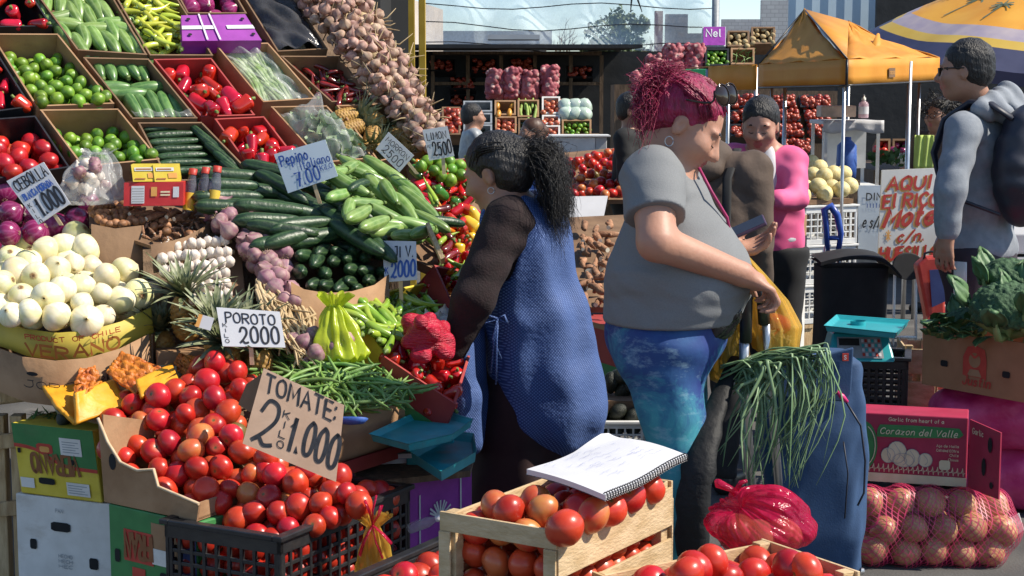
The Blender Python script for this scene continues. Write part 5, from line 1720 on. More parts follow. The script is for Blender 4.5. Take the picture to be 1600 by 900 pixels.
for i,(x,y)in enumerate(scatter([(452,402),(470,392),(560,388),(598,392),(606,420),(598,440),(560,450),(505,452),(470,445),(458,425)],17,900)):
 p=EP.hit(x,y,.02)
 d_=((EYE-p).normalized()+V((R.gauss(-.10,.10),0,R.gauss(.02,.10)))).normalized()
 put(R.choice(CUK),TRS(p-d_*.105,basis(d_,V((0,0,1))),(.23,.28,.28)),'dark green cucumber in the oval basket, its blunt end to the front','cucumber','cucumbers in the oval basket')
mb=MB(m_card)
rim=[(455,440),(475,452),(510,458),(550,455),(585,445),(608,428)]
pts=[EP.hit(x,y,.03)for x,y in rim]
def strip(mb,pts,down,th=.006):
 n=len(pts)
 b0=len(mb.v)
 for p in pts:
  mb.v+=[p,p+down,p+V((0,-th,0)),p+down+V((0,-th,0))]
 for i in range(n-1):
  a,b=b0+4*i,b0+4*i+4
  for q in((2,3,7,6),(0,4,5,1),(0,2,6,4)):
   mb.face([b+(k-4)if k>=4 else a+k for k in q],True)
strip(mb,pts,V((0,.02,-.14)))
tag(mb.build('oval_basket'),'curved cardboard basket rim holding the cucumber ends','basket')
ZP=Plane(at(520,280,5.45),at(560,350,5.2),at(680,340,5.5))
zl2='light green courgette in the mound below the Pepino price card'
for k,(x,y,a,l)in enumerate([(560,262,150,.15),(600,265,-30,.16),(540,285,-30,.17),(585,290,-50,.17),(620,285,130,.15),(640,300,-40,.17),(605,310,140,.18),(570,318,0,.14),(560,335,30,.16),(600,335,-25,.18),(630,325,-45,.18),(655,320,-40,.19),(555,300,100,.15),(530,305,20,.14),(585,350,20,.16),(625,352,170,.15),(650,352,165,.15),(672,345,150,.14),(605,360,10,.15),(640,368,0,.14),(660,362,20,.14),(575,275,-20,.14),(545,325,70,.14),(520,270,10,.15),(665,335,-60,.15),(545,262,30,.14),(608,300,-60,.15)]):
 lay(ZUK,ZP,x,y,.035+.014*(k%3),a,l*1.15,zl2,'courgette','courgettes in the mound',thick=1.05)
for k in range(24):
 lay(ZUK,ZP,520+(k*41)%150,268+(k*41)%150*.45+(k*17)%45,-.03,R.uniform(-60,60),.17,zl2,'courgette','courgettes in the mound')
for x,y,a in((700,347,-8),(560,290,200)):
 lay([MIXP[2]]if 0 else CUK,ZP,x,y,.07,a,.14,'short dark green courgette lying on the edge of the '+('mixed peppers' if x==700 else 'courgette mound'),'courgette',thick=1.4)
mb=MB(m_wood);a,b_=ZP.hit(668,352,.09),ZP.hit(692,408,.09);mb.cbox((a+b_)/2,(b_-a),V((.012,.0,.006)),V((0,.03,-.02)))
tag(mb.build('divider_slat'),'wooden slat dividing the courgettes from the mixed peppers','slat')
for pl,poly,lab in((CP,[(330,262),(455,258),(605,372),(612,440),(470,452),(420,380)],'cucumber mound'),(ZP,[(500,262),(600,248),(690,352),(700,430),(600,385),(545,345)],'courgette mound')):
 mb=MB(m_card_d);mb.prism([pl.hit(x,y,-.10)for x,y in poly],-pl.n*.03)
 tag(mb.build('cardboard_sheet'),'dark cardboard sheet under the '+lab,'cardboard')
XP=Plane(at(660,260,5.75),at(690,440,5.35),at(740,280,5.85))
heap(MIXP,XP,[(648,262),(675,248),(735,262),(745,330),(735,400),(712,452),(690,440),(690,385),(678,345),(655,305)],.075,'small red, yellow, orange or green pepper in the mixed pepper heap','pepper','mixed peppers beside the vendor',13.5,layers=2,wts=[4,1.4,2,2,4])
heap(LIME,XP,[(650,256),(680,246),(728,256),(732,278),(700,284),(672,276)],.05,'small green lime behind the mixed peppers under the limon card','lime','limes under the limon card',14,off=.03,layers=1)
for k in range(10):
 lay(DCH[:1]+GCH[:1],XP,672+5*k,300+14*k,.05,R.uniform(0,180),.12,'thin chilli lying on the mixed pepper heap','chilli','thin chillies on the mixed peppers')
mb=MB(m_card_d);mb.prism([XP.hit(x,y,-.09)for x,y in((640,255),(750,245),(752,460),(690,465),(660,330))],-XP.n*.03)
tag(mb.build('cardboard_sheet'),'dark cardboard sheet under the mixed peppers','cardboard')
o,S,P=tray([(676,412),(742,425),(748,480),(706,478)],Plane(at(676,412,5.3),at(740,425,5.5),at(706,480,5.1)),.14,m_card_red,'cardboard_box','red-edged cardboard box of orange peppers half hidden by the vendor','box',th=.01)
fill_tray(S,[MIXP[0],MIXP[3],MIXP[4]],.055,'orange-red pepper in the red-edged box behind the vendor arm','pepper','orange-red peppers in the red-edged box',layers=1)
GP=Plane(at(560,480,4.95),at(690,480,5.2),at(600,545,4.8))
o,S,P=tray([(540,468),(672,440),(708,498),(600,552)],GP,.16,m_card_yel,'cardboard_box','yellow and green cardboard box of green chillies under the AJI card','box',th=.008,shrink=0)
heap(GCH,GP,[(545,485),(600,472),(668,470),(692,492),(640,530),(610,540),(575,515)],.15,'green chilli in the box under the AJI card','chilli','green chillies under the AJI card',12,off=.02,layers=2,long=True,angs=(-65,75),second=.22,jz=.15)
heap(WGAR,GP,[(668,498),(694,490),(700,505),(672,510)],.05,'small white garlic bulb beside the green chillies','garlic','white garlic beside the green chillies',12,off=.03,layers=1,upbias=GP.n)
p0=at(528,545,4.75)
def knot_bag(name,label,base,H,Rr,m,sd=1,neck=.16,cat='bag',fl=1.0,parent=None,ears=2,fill=2.2,cs=.9):
 """A tied plastic bag: folds fan out from the knot; H height to the knot."""
 r=random.Random(sd)
 base=V(base)
 ph=[r.uniform(0,6)for _ in range(8)]
 def fn(u,v):
  th=2*pi*u
  t=v
  if t<.8:
   s=t/.8
   rad=Rr*(max(0.0,1-abs(2*(s*.93+.0)-.95)**fill))**.5
   rad=max(rad,Rr*neck*.9 if s>.5 else.004)
   z=H*s
  else:
   s=(t-.8)/.2
   rad=Rr*(neck+cs*.5*s)
   z=H+Rr*cs*.75*s
  fold=0
  k=max(0,(t-.15))**1.0
  for j,f in enumerate((5,9,14,23)):
   fold+=(.09,.06,.05,.03)[j]*sin(f*th+ph[j]+2.0*t*sin(ph[j+4]))
  lump=.07*sin(3*th+5*t+ph[1])+.06*sin(2*th-7*t+ph[2])
  rad*=1+fold*k*1.2+lump*(1-k)
  return base+V((rad*cos(th),rad*sin(th)*fl,z))
 mb=MB(m)
 mb.grid(fn,96,44,cu=True)
 if parent is not None:
  return mb.build(name,parent)
 mb.mat(m).tube([base+V((Rr*neck*1.05*cos(a),Rr*neck*1.05*sin(a)*fl,H))for a in[i*pi/6 for i in range(13)]],Rr*.05,6)
 return tag(mb.build(name),label,cat)
def sag_bag(name,label,cat,kn,ft,w0,w1,m,sd,dep=.55,top=.05,fan=.03):
 """A limp bag hanging in folds from its knot kn down to ft; half widths w0 at the knot, w1 at the foot."""
 kn,ft=V(kn),V(ft)
 r=random.Random(sd)
 ph=[r.uniform(0,6)for _ in range(9)]
 def fn(u,v):
  th=2*pi*u
  if v<.12:
   s=1-v/.12
   c=kn+V((0,0,top*s));w=w0+fan*s
  else:
   s=(v-.12)/.88
   c=kn.lerp(ft,s);w=w0+(w1-w0)*min(1,s*1.15)**.7
   if s>.86:w*=max(.02,1-((s-.86)/.14)**2)**.5
  q=.16*sin(5*th+ph[0])+.12*sin(9*th+ph[1]+2*v)+.07*sin(15*th+ph[2]-3*v)+.04*sin(27*th+ph[3])
  q*=(1.25-v)
  q+=.07*sin(9*v+3*th+ph[4])+.05*sin(17*v-4*th+ph[5])
  return c+V((w*(1+q)*cos(th),w*dep*(1+q)*sin(th),.006*sin(11*th+ph[6])))
 mb=MB(m);mb.grid(fn,110,60,cu=True)
 mb.tube([kn+V((w0*1.12*cos(a),w0*dep*1.15*sin(a),0))for a in[i*pi/6 for i in range(13)]],w0*.16,6)
 return tag(mb.build(name),label,cat)
sag_bag('lime_green_bag','bright lime green knotted plastic bag in front of the chillies','bag',at(522,478,4.68),at(532,566,4.64),.016,.082,m_baglime,3,.6,.035,.03)
# left front: onions, garlic, ginger, small goods
OP=Plane(at(0,395,5.0),at(130,350,5.3),at(150,495,4.72))
wo=[(-30,402),(0,392),(60,382),(100,368),(140,366),(180,372),(175,400),(200,430),(238,458),(225,480),(150,502),(60,505),(0,495),(-40,480)]
heap(WON,OP,wo,.086,'peeled white onion in the sunlit heap above the yellow carton lip','onion','white onions in the heap',29,off=.0,bulge=lambda x,y:.06*exp(-((x-100)**2+(y-430)**2)/9000),layers=3,js=.2,second=.55,tight=.92)
ro=[(-30,300),(0,298),(45,330),(70,345),(105,322),(140,318),(135,350),(100,352),(60,362),(40,385),(0,378),(-40,390)]
heap(RON,OP,ro,.088,'shiny purple onion behind the white onion heap','onion','purple onions behind the white onions',32,off=.04,layers=2,js=.12,second=.6)
lip=[(-30,492),(0,500),(40,514),(90,520),(140,516),(190,502),(236,480)]
lp=[at(x,y,d)for(x,y),d in zip(lip,(4.75,4.7,4.63,4.6,4.62,4.68,4.8))]
t=thing('onion_carton','yellow printed carton with a sagging curved lip holding the white onions','box',lp[3]-V((0,0,.3)))
m_flap=M('printed_flap',(.26,.22,.03),(.56,.42,.05),rough=.6,ns=5,lo=.3,hi=.6)
mb=MB(m_flap)
strip(mb,lp,V((.0,.03,-.085)))
mb.build('front_flap',t)
mb=MB(m_inkred)
ex=(lp[5]-lp[2]).normalized();ey=V((0,-.2,1)).normalized()
def write_curve(mb,text,pts,dz,h,w,m,gap=.2,off=.006):
 """Lettering that follows a curved lip."""
 mb.mat(m)
 L=[0]
 for i in range(len(pts)-1):
  L.append(L[-1]+(pts[i+1]-pts[i]).length)
 n=len(text)
 for i,ch in enumerate(text):
  s=L[-1]*(i+.1)/n
  k=max(j for j in range(len(L)-1)if L[j]<=s)
  f=(s-L[k])/(L[k+1]-L[k])
  p=pts[k].lerp(pts[k+1],f)+V((0,-off,dz))
  e=(pts[k+1]-pts[k]).normalized()
  if ch!=' ':
   mb.write(ch,p,e,V((0,-.3,1)),h,w,fit=L[-1]/n*.78)
write_curve(mb,'PRODUCT OF CHILE',[p+V((0,-.004,0))for p in lp[2:6]],-.026,.014,.2,m_inkred)
write_curve(mb,'VERANO',[p+V((0,-.004,0))for p in lp[2:6]],-.072,.036,.22,M('carton_print_brown',(.30,.10,.02),rough=.6))
mb.build('print',t)
mb=MB(m_card)
lp2=[p+V((0,-.035,-.075))for p in lp]
strip(mb,lp2,V((0,.02,-.135)))
e_=[p+V((0,.0,-.135))for p in lp2]
mb.mat(m_ink)
write_curve(mb,'JORCORP',[lp2[2],lp2[3],lp2[4],lp2[5]],-.085,.022,.13,m_ink)
mb.mat(m_dark)
for i,f in((2,.3),(4,.75)):
 q=lp2[i].lerp(lp2[i+1],f)+V((0,-.009,-.045))
 ex=(lp2[i+1]-lp2[i]).normalized()
 mb.poly([q+ex*.019*cos(k*pi/6)+V((0,0,.006))*sin(k*pi/6)for k in range(12)])
mb.build('outer_carton',t)
mb=MB(m_card_d)
mb.prism([lp2[0]+V((0,.06,-.12)),lp2[3]+V((0,.05,-.12)),lp2[6]+V((0,.05,-.12)),lp2[6]+V((-.1,.6,-.12)),lp2[0]+V((0,.6,-.12))],(0,0,-.012))
for i in(0,6):
 mb.obox(lp2[i]+V((0,.02,-.135)),V((.0,.55,0)),V((.006 if i else-.006,0,0)),V((0,0,.13)))
mb.build('base',t)
WP=Plane(at(250,400,4.95),at(355,380,5.05),at(310,470,4.8))
n=0
for r_ in range(6):
 t=thing('white_garlic_braid',('top','second','third','fourth','fifth','lowest')[r_]+' flat row of plaited white garlic in front of the ginger','garlic braid',WP.hit(300,380+19*r_,0),'rows of white garlic')
 x0,x1=(250+4*r_,362+(r_%2)*4)if r_<3 else(262+14*(r_-2),358)
 k=0
 x=x0
 while x<x1:
  y=388+17*r_-(x-250)*.12+R.uniform(-2,2)
  p=WP.hit(x,y,.02+R.uniform(-.005,.008))
  ob=bpy.data.objects.new('garlic_bulb',R.choice(WGAR)[0][1])
  col.objects.link(ob);ob.parent=t
  x_=(WP.hit(x,y-10)-WP.hit(x,y)).normalized()
  ob.matrix_local=TRS(p-WLOC[t.name],basis(WP.n+V((R.gauss(0,.2),R.gauss(0,.2),0)),x_+V((R.gauss(0,.15),0,0))),(.042,.036,.044))
  x+=12.5
 MB(m_straw).tube([WP.hit(x0+(x1-x0)*u/6,390+17*r_-(x1-x0)*u/6*.12,.0)for u in range(7)],.008,5).build('plait',t)
mb=MB(m_card_d);mb.prism([WP.hit(x,y,-.03)for x,y in((238,370),(372,352),(385,480),(290,500))],-WP.n*.03)
tag(mb.build('cardboard_sheet'),'dark cardboard under the rows of white garlic','cardboard')
PP=Plane(at(345,340,5.1),at(430,370,5.1),at(420,480,4.8))
heap(PGAR,PP,[(325,325),(345,312),(365,330),(400,350),(425,362),(445,395),(455,430),(462,470),(445,482),(420,452),(400,420),(372,372),(335,350)],.062,'purple garlic bulb in the heap beside the white garlic','garlic','purple garlic in the heap',16,layers=2,off=.02,second=.6,js=.15)
rs=random.Random(3)
mb=MB(m_straw)
for k in range(130):
 x,y=rs.uniform(400,480),rs.uniform(430,540)
 if abs((x-400)*1.1-(y-430))>45:continue
 p=PP.hit(x,y,.02)
 d_=(PP.hit(x+8,y+18)-PP.hit(x,y)).normalized()
 mb.tube([p,p+d_*.06+V((rs.gauss(0,.012),-.012,rs.gauss(0,.01))),p+d_*.13+V((rs.gauss(0,.03),rs.gauss(0,.02),rs.gauss(0,.02)))],[.006,.005,.002],5)
tag(mb.build('dry_garlic_stalks'),'tangle of dry garlic stalks hanging below the purple garlic','stalks')
NP=Plane(at(230,350,5.1),at(330,345,5.2),at(280,375,5.0))
heap(NUT+ROOT,NP,[(215,342),(250,330),(300,332),(320,345),(300,365),(255,376),(225,370)],.034,'small brown ginger knob in the carton behind the white garlic','ginger','ginger knobs in the carton',9,layers=2,off=.0)
heap(NUT,NP,[(140,325),(175,315),(215,320),(222,345),(180,352),(148,345)],.032,'small brown nut in the carton beside the purple onions','nut','nuts beside the purple onions',8.5,layers=1,off=.01)
for k in range(7):
 x=215+14*k
 lay(ROOT,NP,x,330+(k%3)*4,.02,R.uniform(-30,30),.08,'knobbly ginger root at the back of the carton','ginger','ginger roots at the back of the carton')
mb=MB(m_card_d)
strip(mb,[NP.hit(x,y,.02)for x,y in((236,382),(262,378),(290,370),(318,355),(345,338))],V((0,.03,-.09)))
mb.prism([NP.hit(x,y,-.03)for x,y in((138,322),(330,322),(345,345),(236,384),(140,352))],-NP.n*.01)
strip(mb,[NP.hit(x,y,.01)for x,y in((143,350),(180,357),(222,352))],V((0,.0,-.16)))
tag(mb.build('shallow_carton'),'shallow torn carton holding ginger and nuts','box')
sag_bag('clear_bag','clear plastic bag of garlic resting on the nuts behind the price card','bag',at(152,240,5.20),at(135,318,5.12),.028,.108,m_film,8,.75,.012,.02)
for k in range(22):
 a=k*2.4
 put(PGAR[k%2]if k%3==0 else WGAR[k%2],TRS(at(137,312,5.15)+V((.072*cos(a)*(k%4)/3,.06*sin(a)*(k%4)/3,.03+.004*k)),randrot(),.045),'pale garlic bulb inside the clear bag','garlic','garlic inside the clear bag')
def slot(mb,o,ux,uy,s,tt,rs,rt,off=.004,n=12):
 nn=ux.cross(uy).normalized()
 if nn.y>0:nn=-nn
 mb.poly([o+ux*(s+rs*max(-1,min(1,1.35*cos(2*pi*k/n))))+uy*(tt+rt*max(-1,min(1,1.35*sin(2*pi*k/n))))+nn*off for k in range(n)])
fl_,fr_=at(193,322,5.05),at(286,321,5.05)
m_card_scar=M('cardboard_scarlet',(.45,.02,.02),(.52,.03,.03),rough=.5)
bx=thing('red_box','red printed carton with a white panel lying on the ginger','box',(fl_+fr_)/2)
ux=fr_-fl_
mb=MB(m_card_scar).obox(fl_,ux,V((-.01,.10,0)),V((0,.015,.072)))
mb.mat(m_paper);n_=V((0,-.002,0));uy=V((0,.015,.072))
def fq(mb,o,ux,uy,s0,t0,s1,t1,off=.002):
 n=ux.cross(uy).normalized()
 if n.y>0:n=-n
 q=[o+ux*s+uy*t+n*off for s,t in((s0,t0),(s1,t0),(s1,t1),(s0,t1))]
 return mb.poly(q)
fq(mb,fl_,ux,uy,.13,.1,.35,.85)
fq(mb,fl_,ux,uy,.83,.35,.93,.8)
mb.mat(m_inkora);fq(mb,fl_,ux,uy,.46,.4,.56,.8)
mb.mat(m_cream);fq(mb,fl_,ux,uy,.62,.55,.78,.62);fq(mb,fl_,ux,uy,.62,.42,.78,.49)
mb.mat(m_ink)
for k in range(6):
 fq(mb,fl_,ux,uy,.14,.17+.11*k,.34,.185+.11*k,.003);
mb.build('carton',bx)
m_brnp0=M('packet_print',(.30,.12,.03),rough=.6)
t=thing('yellow_packets','two yellow paper packets stacked on the red carton','packet',at(245,285,5.08))
for k,(px,w)in enumerate(((208,42),(242,38))):
 p=at(px,284-0*k,5.06+.01*k)
 ux=V((w/ppm(5.06),.02,0));uyy=V((-.012,.08,.0));uz=V((-.01,.02,.052))
 mb=MB(M('packet_yellow',(.60,.44,.03),(.66,.50,.06),rough=.45)).obox(p,ux,uyy,uz)
 mb.mat(m_inkora);fq(mb,p,ux,uz,.55,.2,.9,.5);mb.mat(m_paper);fq(mb,p,ux,uz,.1,.62,.8,.82);mb.mat(m_brnp0);fq(mb,p,ux,uz,.15,.68,.7,.76,.003);fq(mb,p,ux,uz,.08,.12,.45,.2)
 mb.build('packet',t)
for i,px in enumerate((290,310,328)):
 p=at(px+4,331-2*i,5.12)
 t=thing('bottle',('left','middle','right')[i]+' one of three clear bottles with red caps and yellow labels','bottle',p,'bottles with red caps')
 Mm=Matrix.Translation(p)@Matrix.Rotation(radians(6),4,'Y')@Matrix.Rotation(radians(-12),4,'X')
 MB(clearish('bottle_film%d'%i,(.34,.34,.42),.22,.10,a2=.45)).lathe([(.001,0),(.017,0),(.018,.01),(.018,.05),(.017,.055),(.018,.06),(.018,.085),(.012,.115),(.011,.12)],14,M=Mm).build('body',t)
 MB(M('bottle_label%d'%i,(.60,.40,.03),(.65,.45,.05),rough=.5)).lathe([(.0186,.004),(.0186,.060)],14,M=Mm).build('label',t)
 MB(m_inkred).lathe([(.0135,.118),(.0135,.138),(.001,.139)],12,M=Mm).build('cap',t)
for x,y,d,s,tx,ty,cr,lb in((268,470,4.80,.15,-.75,-.3,1,'pineapple with a long spiky crown leaning left over the white onions'),(387,520,4.74,.15,.05,-.3,1,'pineapple with an upright grey-green crown behind the poroto card'),(318,512,4.70,.14,-.8,-.5,1,'pineapple leaning left with a paper tag, in front of the white garlic'),(335,540,4.62,.14,-.55,-.7,1,'pineapple low behind the red tomatoes with its crown towards the front'),(415,548,4.66,.14,.3,-.2,0,'pineapple right behind the poroto card'),(238,520,4.86,.14,-.45,-.2,1,'pineapple standing at the back left beside the white onions')):
 p=at(x,y,d)
 up=V((tx,ty,1)).normalized()
 put(PINE[cr],TRS(p-up*s*.45,basis(V((1,0,0)),up),s),lb,'pineapple','large pineapples')
mb=MB(m_paper);p=at(305,510,4.5);e1,e2=V((.042,0,-.012)),V((.010,.01,.034))
mb.obox(p,e1,e2,V((0,-.001,0)))
mb.mat(m_inkora);fq(mb,p,e1,e2,0,0,.25,1,.003)
tag(mb.build('paper_tag'),'small white and orange tag on the leaning pineapple','tag')
mb=MB(m_card)
p=at(245,560,4.75)
mb.obox(p+V((0,0,-.25)),V((.42,.06,0)),V((-.1,.35,0)),V((0,0,.27)))
tag(mb.build('cardboard_box',bevel=.004),'pale box under the large pineapples','box')
AP=Plane(at(450,540,4.7),at(545,515,4.75),at(500,560,4.62))
heap(PGAR,AP,[(448,540),(470,528),(505,520),(535,512),(545,535),(520,552),(480,555)],.06,'purple garlic bulb lying behind the green beans','garlic','purple garlic behind the beans',20,layers=2,off=.02)
BN=Plane(at(410,560,4.85),at(600,590,4.72),at(520,655,4.45))
bl,br=at(525,652,4.42),at(656,616,4.75)
bot=V((0,0,-.13))
t=thing('bean_box','plain cardboard box holding the heap of green beans','box',(bl+br)/2+bot)
bk=V((-.30,.26,.0))
mb=MB(m_card)
for a,b_ in((bl,br),(br,br+bk),(br+bk,bl+bk),(bl+bk,bl)):
 inn=V((0,0,1)).cross(b_-a).normalized()
 if inn.dot((bl+br)/2+bk/2-a)<0:inn=-inn
 mb.obox(a,b_-a,bot,inn*.006)
mb.prism([bl+bot,br+bot,br+bk+bot,bl+bk+bot],(0,0,.006))
mb.build('carton',t)
MB(m_card_red).obox(bl+bot+V((-.012,-.012,-.045)),(br-bl)*1.04,bk*.98,V((0,0,.04))).build('red_base',t)
bp=[(385,578),(410,548),(450,538),(520,548),(580,570),(640,604),(655,612),(590,632),(530,650),(480,635),(440,600)]
heap(BEAN,BN,bp,.135,'green bean in the tangled heap behind the tomate card','bean','green beans in the heap',9.5,off=.035,layers=2,long=True,angs=(-75,55),jz=.5,js=.2,second=.16,bulge=lambda x,y:.05*exp(-((x-490)**2+(y-580)**2)/5000))
mb=MB(m_leaf);mb.prism([BN.hit(x,y,-.015)for x,y in[(x+(520-x)*.12,y+(595-y)*.12)for x,y in bp]],-BN.n*.05)
tag(mb.build('bean_layer'),'lower layer of green beans filling the box','beans',kind='stuff')
RP=Plane(at(600,556,4.72),at(705,625,4.62),at(690,510,5.05))
o,S,P=tray([(650,505),(735,555),(712,632),(598,556)],RP,.13,m_card_red,'cardboard_box','red and green cardboard box with the net bag of red peppers','box',th=.008,shrink=0)
mb=MB(m_card_grn);e_=(P[2]-P[3]);mb.obox(P[3]-RP.n*.09+V((0,-.004,0)),e_,-RP.n*.05,V((0,-.002,0)))
mb.build('green_band',o)
fill_tray(S,MIXP[:1]+RPEP[:2],.07,'red pepper in the red box under the net bag','pepper','red peppers in the red box',layers=2,off0=-.02,off1=-.03)
m_netred=M('red_net',(.38,.005,.022),(.52,.015,.05),rough=.4,ns=26,bump=1.0,bs=60,stretch=(1,1,4))
nb=net_sack('net_bag',at(668,562,4.80),(-.02,0,1),.14,.07,m_netred,'bright red net bag bunched on top of the red pepper box','net bags',on=.045,sd=4,n=22,res=.006,cat='bag')
# price cards
def card(pxs,d,lines,label,mat,stick=None,name='price_card',tilt=0.0,th=.003,dd=(0,0,0,0),extra=None):
 tl,tr,br,bl=[at(x,y,d+q)for(x,y),q in zip(pxs,dd)]
 tr=Plane(tl,br,bl).hit(*pxs[1])
 n=(br-bl).cross(tl-bl).normalized()
 if n.y>0:n=-n
 t=thing(name,label,'price card',(bl+br)/2)
 mb=MB(mat)
 mb.prism([bl,br,tr,tl],-n*th)
 for txt,s,tt,h,fit,w,m,*sl in lines:
  ex=(br-bl).lerp(tr-tl,tt)
  ey=(tl-bl).lerp(tr-br,s)
  o=bl.lerp(br,s).lerp(tl.lerp(tr,s),tt)
  mb.mat(m)
  if sl and sl[0]=='v':
   for k,ch in enumerate(txt):
    mb.write(ch,o-ey*(k*h*1.5),ex,ey,h*ey.length,w,fit=fit*ex.length)
  else:
   mb.write(txt,o,ex,ey,h*ey.length,w,fit=fit*ex.length,slant=sl[0]if sl else.05)
 mb.build('card',t)
 if stick:
  a,b_=[at(x,y,d+.006)for x,y in stick]
  MB(m_stick).cbox((a+b_)/2,b_-a,V((.012,0,0)),V((0,.004,0))).build('stick',t)
 return t
card([(10,283),(68,253),(110,318),(60,351)],4.86,[('CEBOLLA',.08,.72,.22,.86,.12,m_ink),('BLANCA MORADA',.10,.50,.13,.80,.16,m_inkblue),('1.000',.25,.08,.36,.68,.12,m_ink),('KILO',.08,.34,.08,.06,.16,m_ink,'v')],'white price card reading CEBOLLA 1.000 on the onions',m_paper,stick=((85,335),(96,352)),dd=(.06,.06,0,0))
card([(338,480),(437,487),(446,543),(348,541)],4.5,[('POROTO',.12,.62,.26,.78,.13,m_ink),('2000',.30,.10,.42,.62,.12,m_ink),('KILO',.06,.50,.09,.06,.16,m_ink,'v')],'white price card reading POROTO 2000 in front of the pineapples',m_paper,stick=((392,540),(394,570)),dd=(.06,.06,0,0))
card([(428,241),(508,218),(528,275),(450,302)],5.22,[('Pepino',.06,.66,.25,.52,.15,m_inkblue),('Italiano',.38,.44,.2,.58,.13,m_inkblue),('7.00',.22,.08,.34,.46,.13,m_inkblue),('KiLO',.73,.26,.13,.23,.14,m_inkblue)],'white price card, its shade painted in as pale blue, reading Pepino Italiano 700',m_paper_shade_and_blue,stick=((490,285),(500,318)))
card([(597,376),(650,377),(652,437),(601,441)],5.05,[('AJI V.',.12,.60,.26,.78,.12,m_ink),('2000',.22,.10,.38,.72,.13,m_inkblue),('K',.04,.2,.14,.08,.14,m_inkblue)],'white price card reading AJI V 2000 over the green chillies',m_paper,stick=((626,437),(628,488)),dd=(.05,.05,0,0))
card([(607,206),(647,243),(624,269),(587,233)],5.45,[('MORRON',.08,.60,.24,.84,.12,m_ink),('2500',.16,.14,.36,.74,.11,m_ink)],'small tilted white price card reading MORRON 2500',m_paper,stick=((634,250),(652,272)))
card([(660,203),(699,197),(710,244),(671,251)],5.5,[('LIMON',.10,.64,.22,.76,.12,m_ink),('2500',.22,.12,.42,.72,.11,m_ink),('K',.05,.4,.1,.08,.12,m_ink)],'white price card reading LIMON 2500 beside the garlic',m_paper,stick=((692,246),(694,272)))
# front left: tomato carton, crates and stacked cartons
AX=V((.47,.883,0));AY=V((-.883,.47,0))
def plastic_crate(name,label,o,ux,uy,h,m,group=None,nx=9,ny=6,nz=4,cat='crate',bar=.008,solid_top=.25,deco=None):
 """Slatted plastic crate; o = bottom corner, ux/uy = edges."""
 o,ux,uy=V(o),V(ux),V(uy)
 t=thing(name,label,cat,o+(ux+uy)/2,group)
 up=V((0,0,1))
 for a,e,inn in((o,ux,uy),(o+ux,uy,-ux),(o+ux+uy,-ux,-uy),(o+uy,-uy,ux)):
  L=e.length
  ed,ii=e.normalized(),inn.normalized()
  mb=MB(m)
  th=.012
  n=nx if abs(L-ux.length)<1e-6 else ny
  mb.obox(a+up*(h*.80),e,ii*(th*1.05),up*(h*.2-.016))
  mb.obox(a+ii*.001,e,ii*th,up*(h*.13))
  for k in range(n+1):
   w=bar*(2.2 if k in(0,n)else 1)
   q=a+ed*(k*(L-w)/n)
   mb.obox(q+ii*.002+up*(h*.12),ed*w,ii*(th*.8),up*(h*.69))
  for k in range(1,nz):
   mb.obox(a+ii*.0035+up*(h*(.13+.67*k/nz)-bar/2),e,ii*(th*.55),up*bar)
  mb.build('side_panel',t,bevel=.0015)
 mb=MB(m)
 r0=.018
 A4=[o,o+ux,o+ux+uy,o+uy]
 for i in range(4):
  a,b_=A4[i],A4[(i+1)%4]
  ed=(b_-a).normalized()
  inn=up.cross(ed)
  s=.010
  mb.obox(a-inn*s+(ed*-s if i%2==0 else ed*r0)+up*(h-.014),(b_-a)+ed*(2*s if i%2==0 else-2*r0),inn*(r0+s),up*.014)
 mb.build('rim',t,bevel=.003)
 mb=MB(m)
 mb.obox(o+up*.004+ux*.02+uy*.02,ux*.96,uy*.96,up*.008)
 mb.build('base',t)
 return t
nr=hz(438,838,.49)
c1=nr-V((0,0,.24))
plastic_crate('black_crate','large black slatted plastic crate overflowing with tomatoes under the tomate card',c1,AX*.60,AY*.36,.24,m_blackpl,nx=14,ny=9,nz=5,bar=.010)
t=MB(m_wood_old).obox(c1+AX*.02+AY*.02-V((0,0,c1.z-.005)),AX*.56,AY*.32,V((0,0,c1.z-.01))).build('wooden_block');tag(t,'dark wooden block under the large black crate','block')
n2=hz(548,902,.43)
c2=n2-V((0,0,.22))
AX2=V((.50,.866,0));AY2=V((.866,-.50,0))
plastic_crate('black_crate','smaller black plastic crate at the front edge with a few tomatoes',c2,AX2*.44,AY2*.30,.22,m_blackpl,nx=12,ny=8,nz=5,bar=.010)
t=MB(m_wood_old).obox(c2+AX2*.02+AY2*.02-V((0,0,c2.z-.006)),AX2*.40,AY2*.26,V((0,0,c2.z-.01))).build('wooden_stand');tag(t,'wooden stand under the smaller black crate','stand')
for k in range(14):
 a=c2+AX2*(.06+.065*(k%5)+R.uniform(-.01,.01))+AY2*(.06+.08*(k//5))+V((0,0,.175+R.uniform(-.02,.02)))
 put(R.choice(TOM[:4]),TRS(a,randrot(),.078),'ripe red tomato in the smaller black crate at the front edge','tomato','tomatoes in the smaller black crate')
for i,(x,y,d)in enumerate(((655,893,4.0),(700,887,3.98))):
 put(TOM[i],TRS(at(x,y,d),randrot(),.08),'large red tomato on top in the smaller black crate at the front edge','tomato','tomatoes on top of the smaller black crate')
Lb,Rb=hz(163,784,.485),hz(307,815,.485)
e=Rb-Lb
t=thing('tomato_carton','torn brown cardboard carton heaped with tomatoes','box',(Lb+Rb)/2)
top=[at(x,y,Lb.y+(Rb.y-Lb.y)*(x-158)/150-.01)for x,y in((153,653),(168,690),(188,722),(215,735),(240,733),(247,760),(275,772),(311,787))]
mb=MB(m_card)
mb.prism([Lb,Rb]+top[::-1],V((e.y,-e.x,0)).normalized()*-.006)
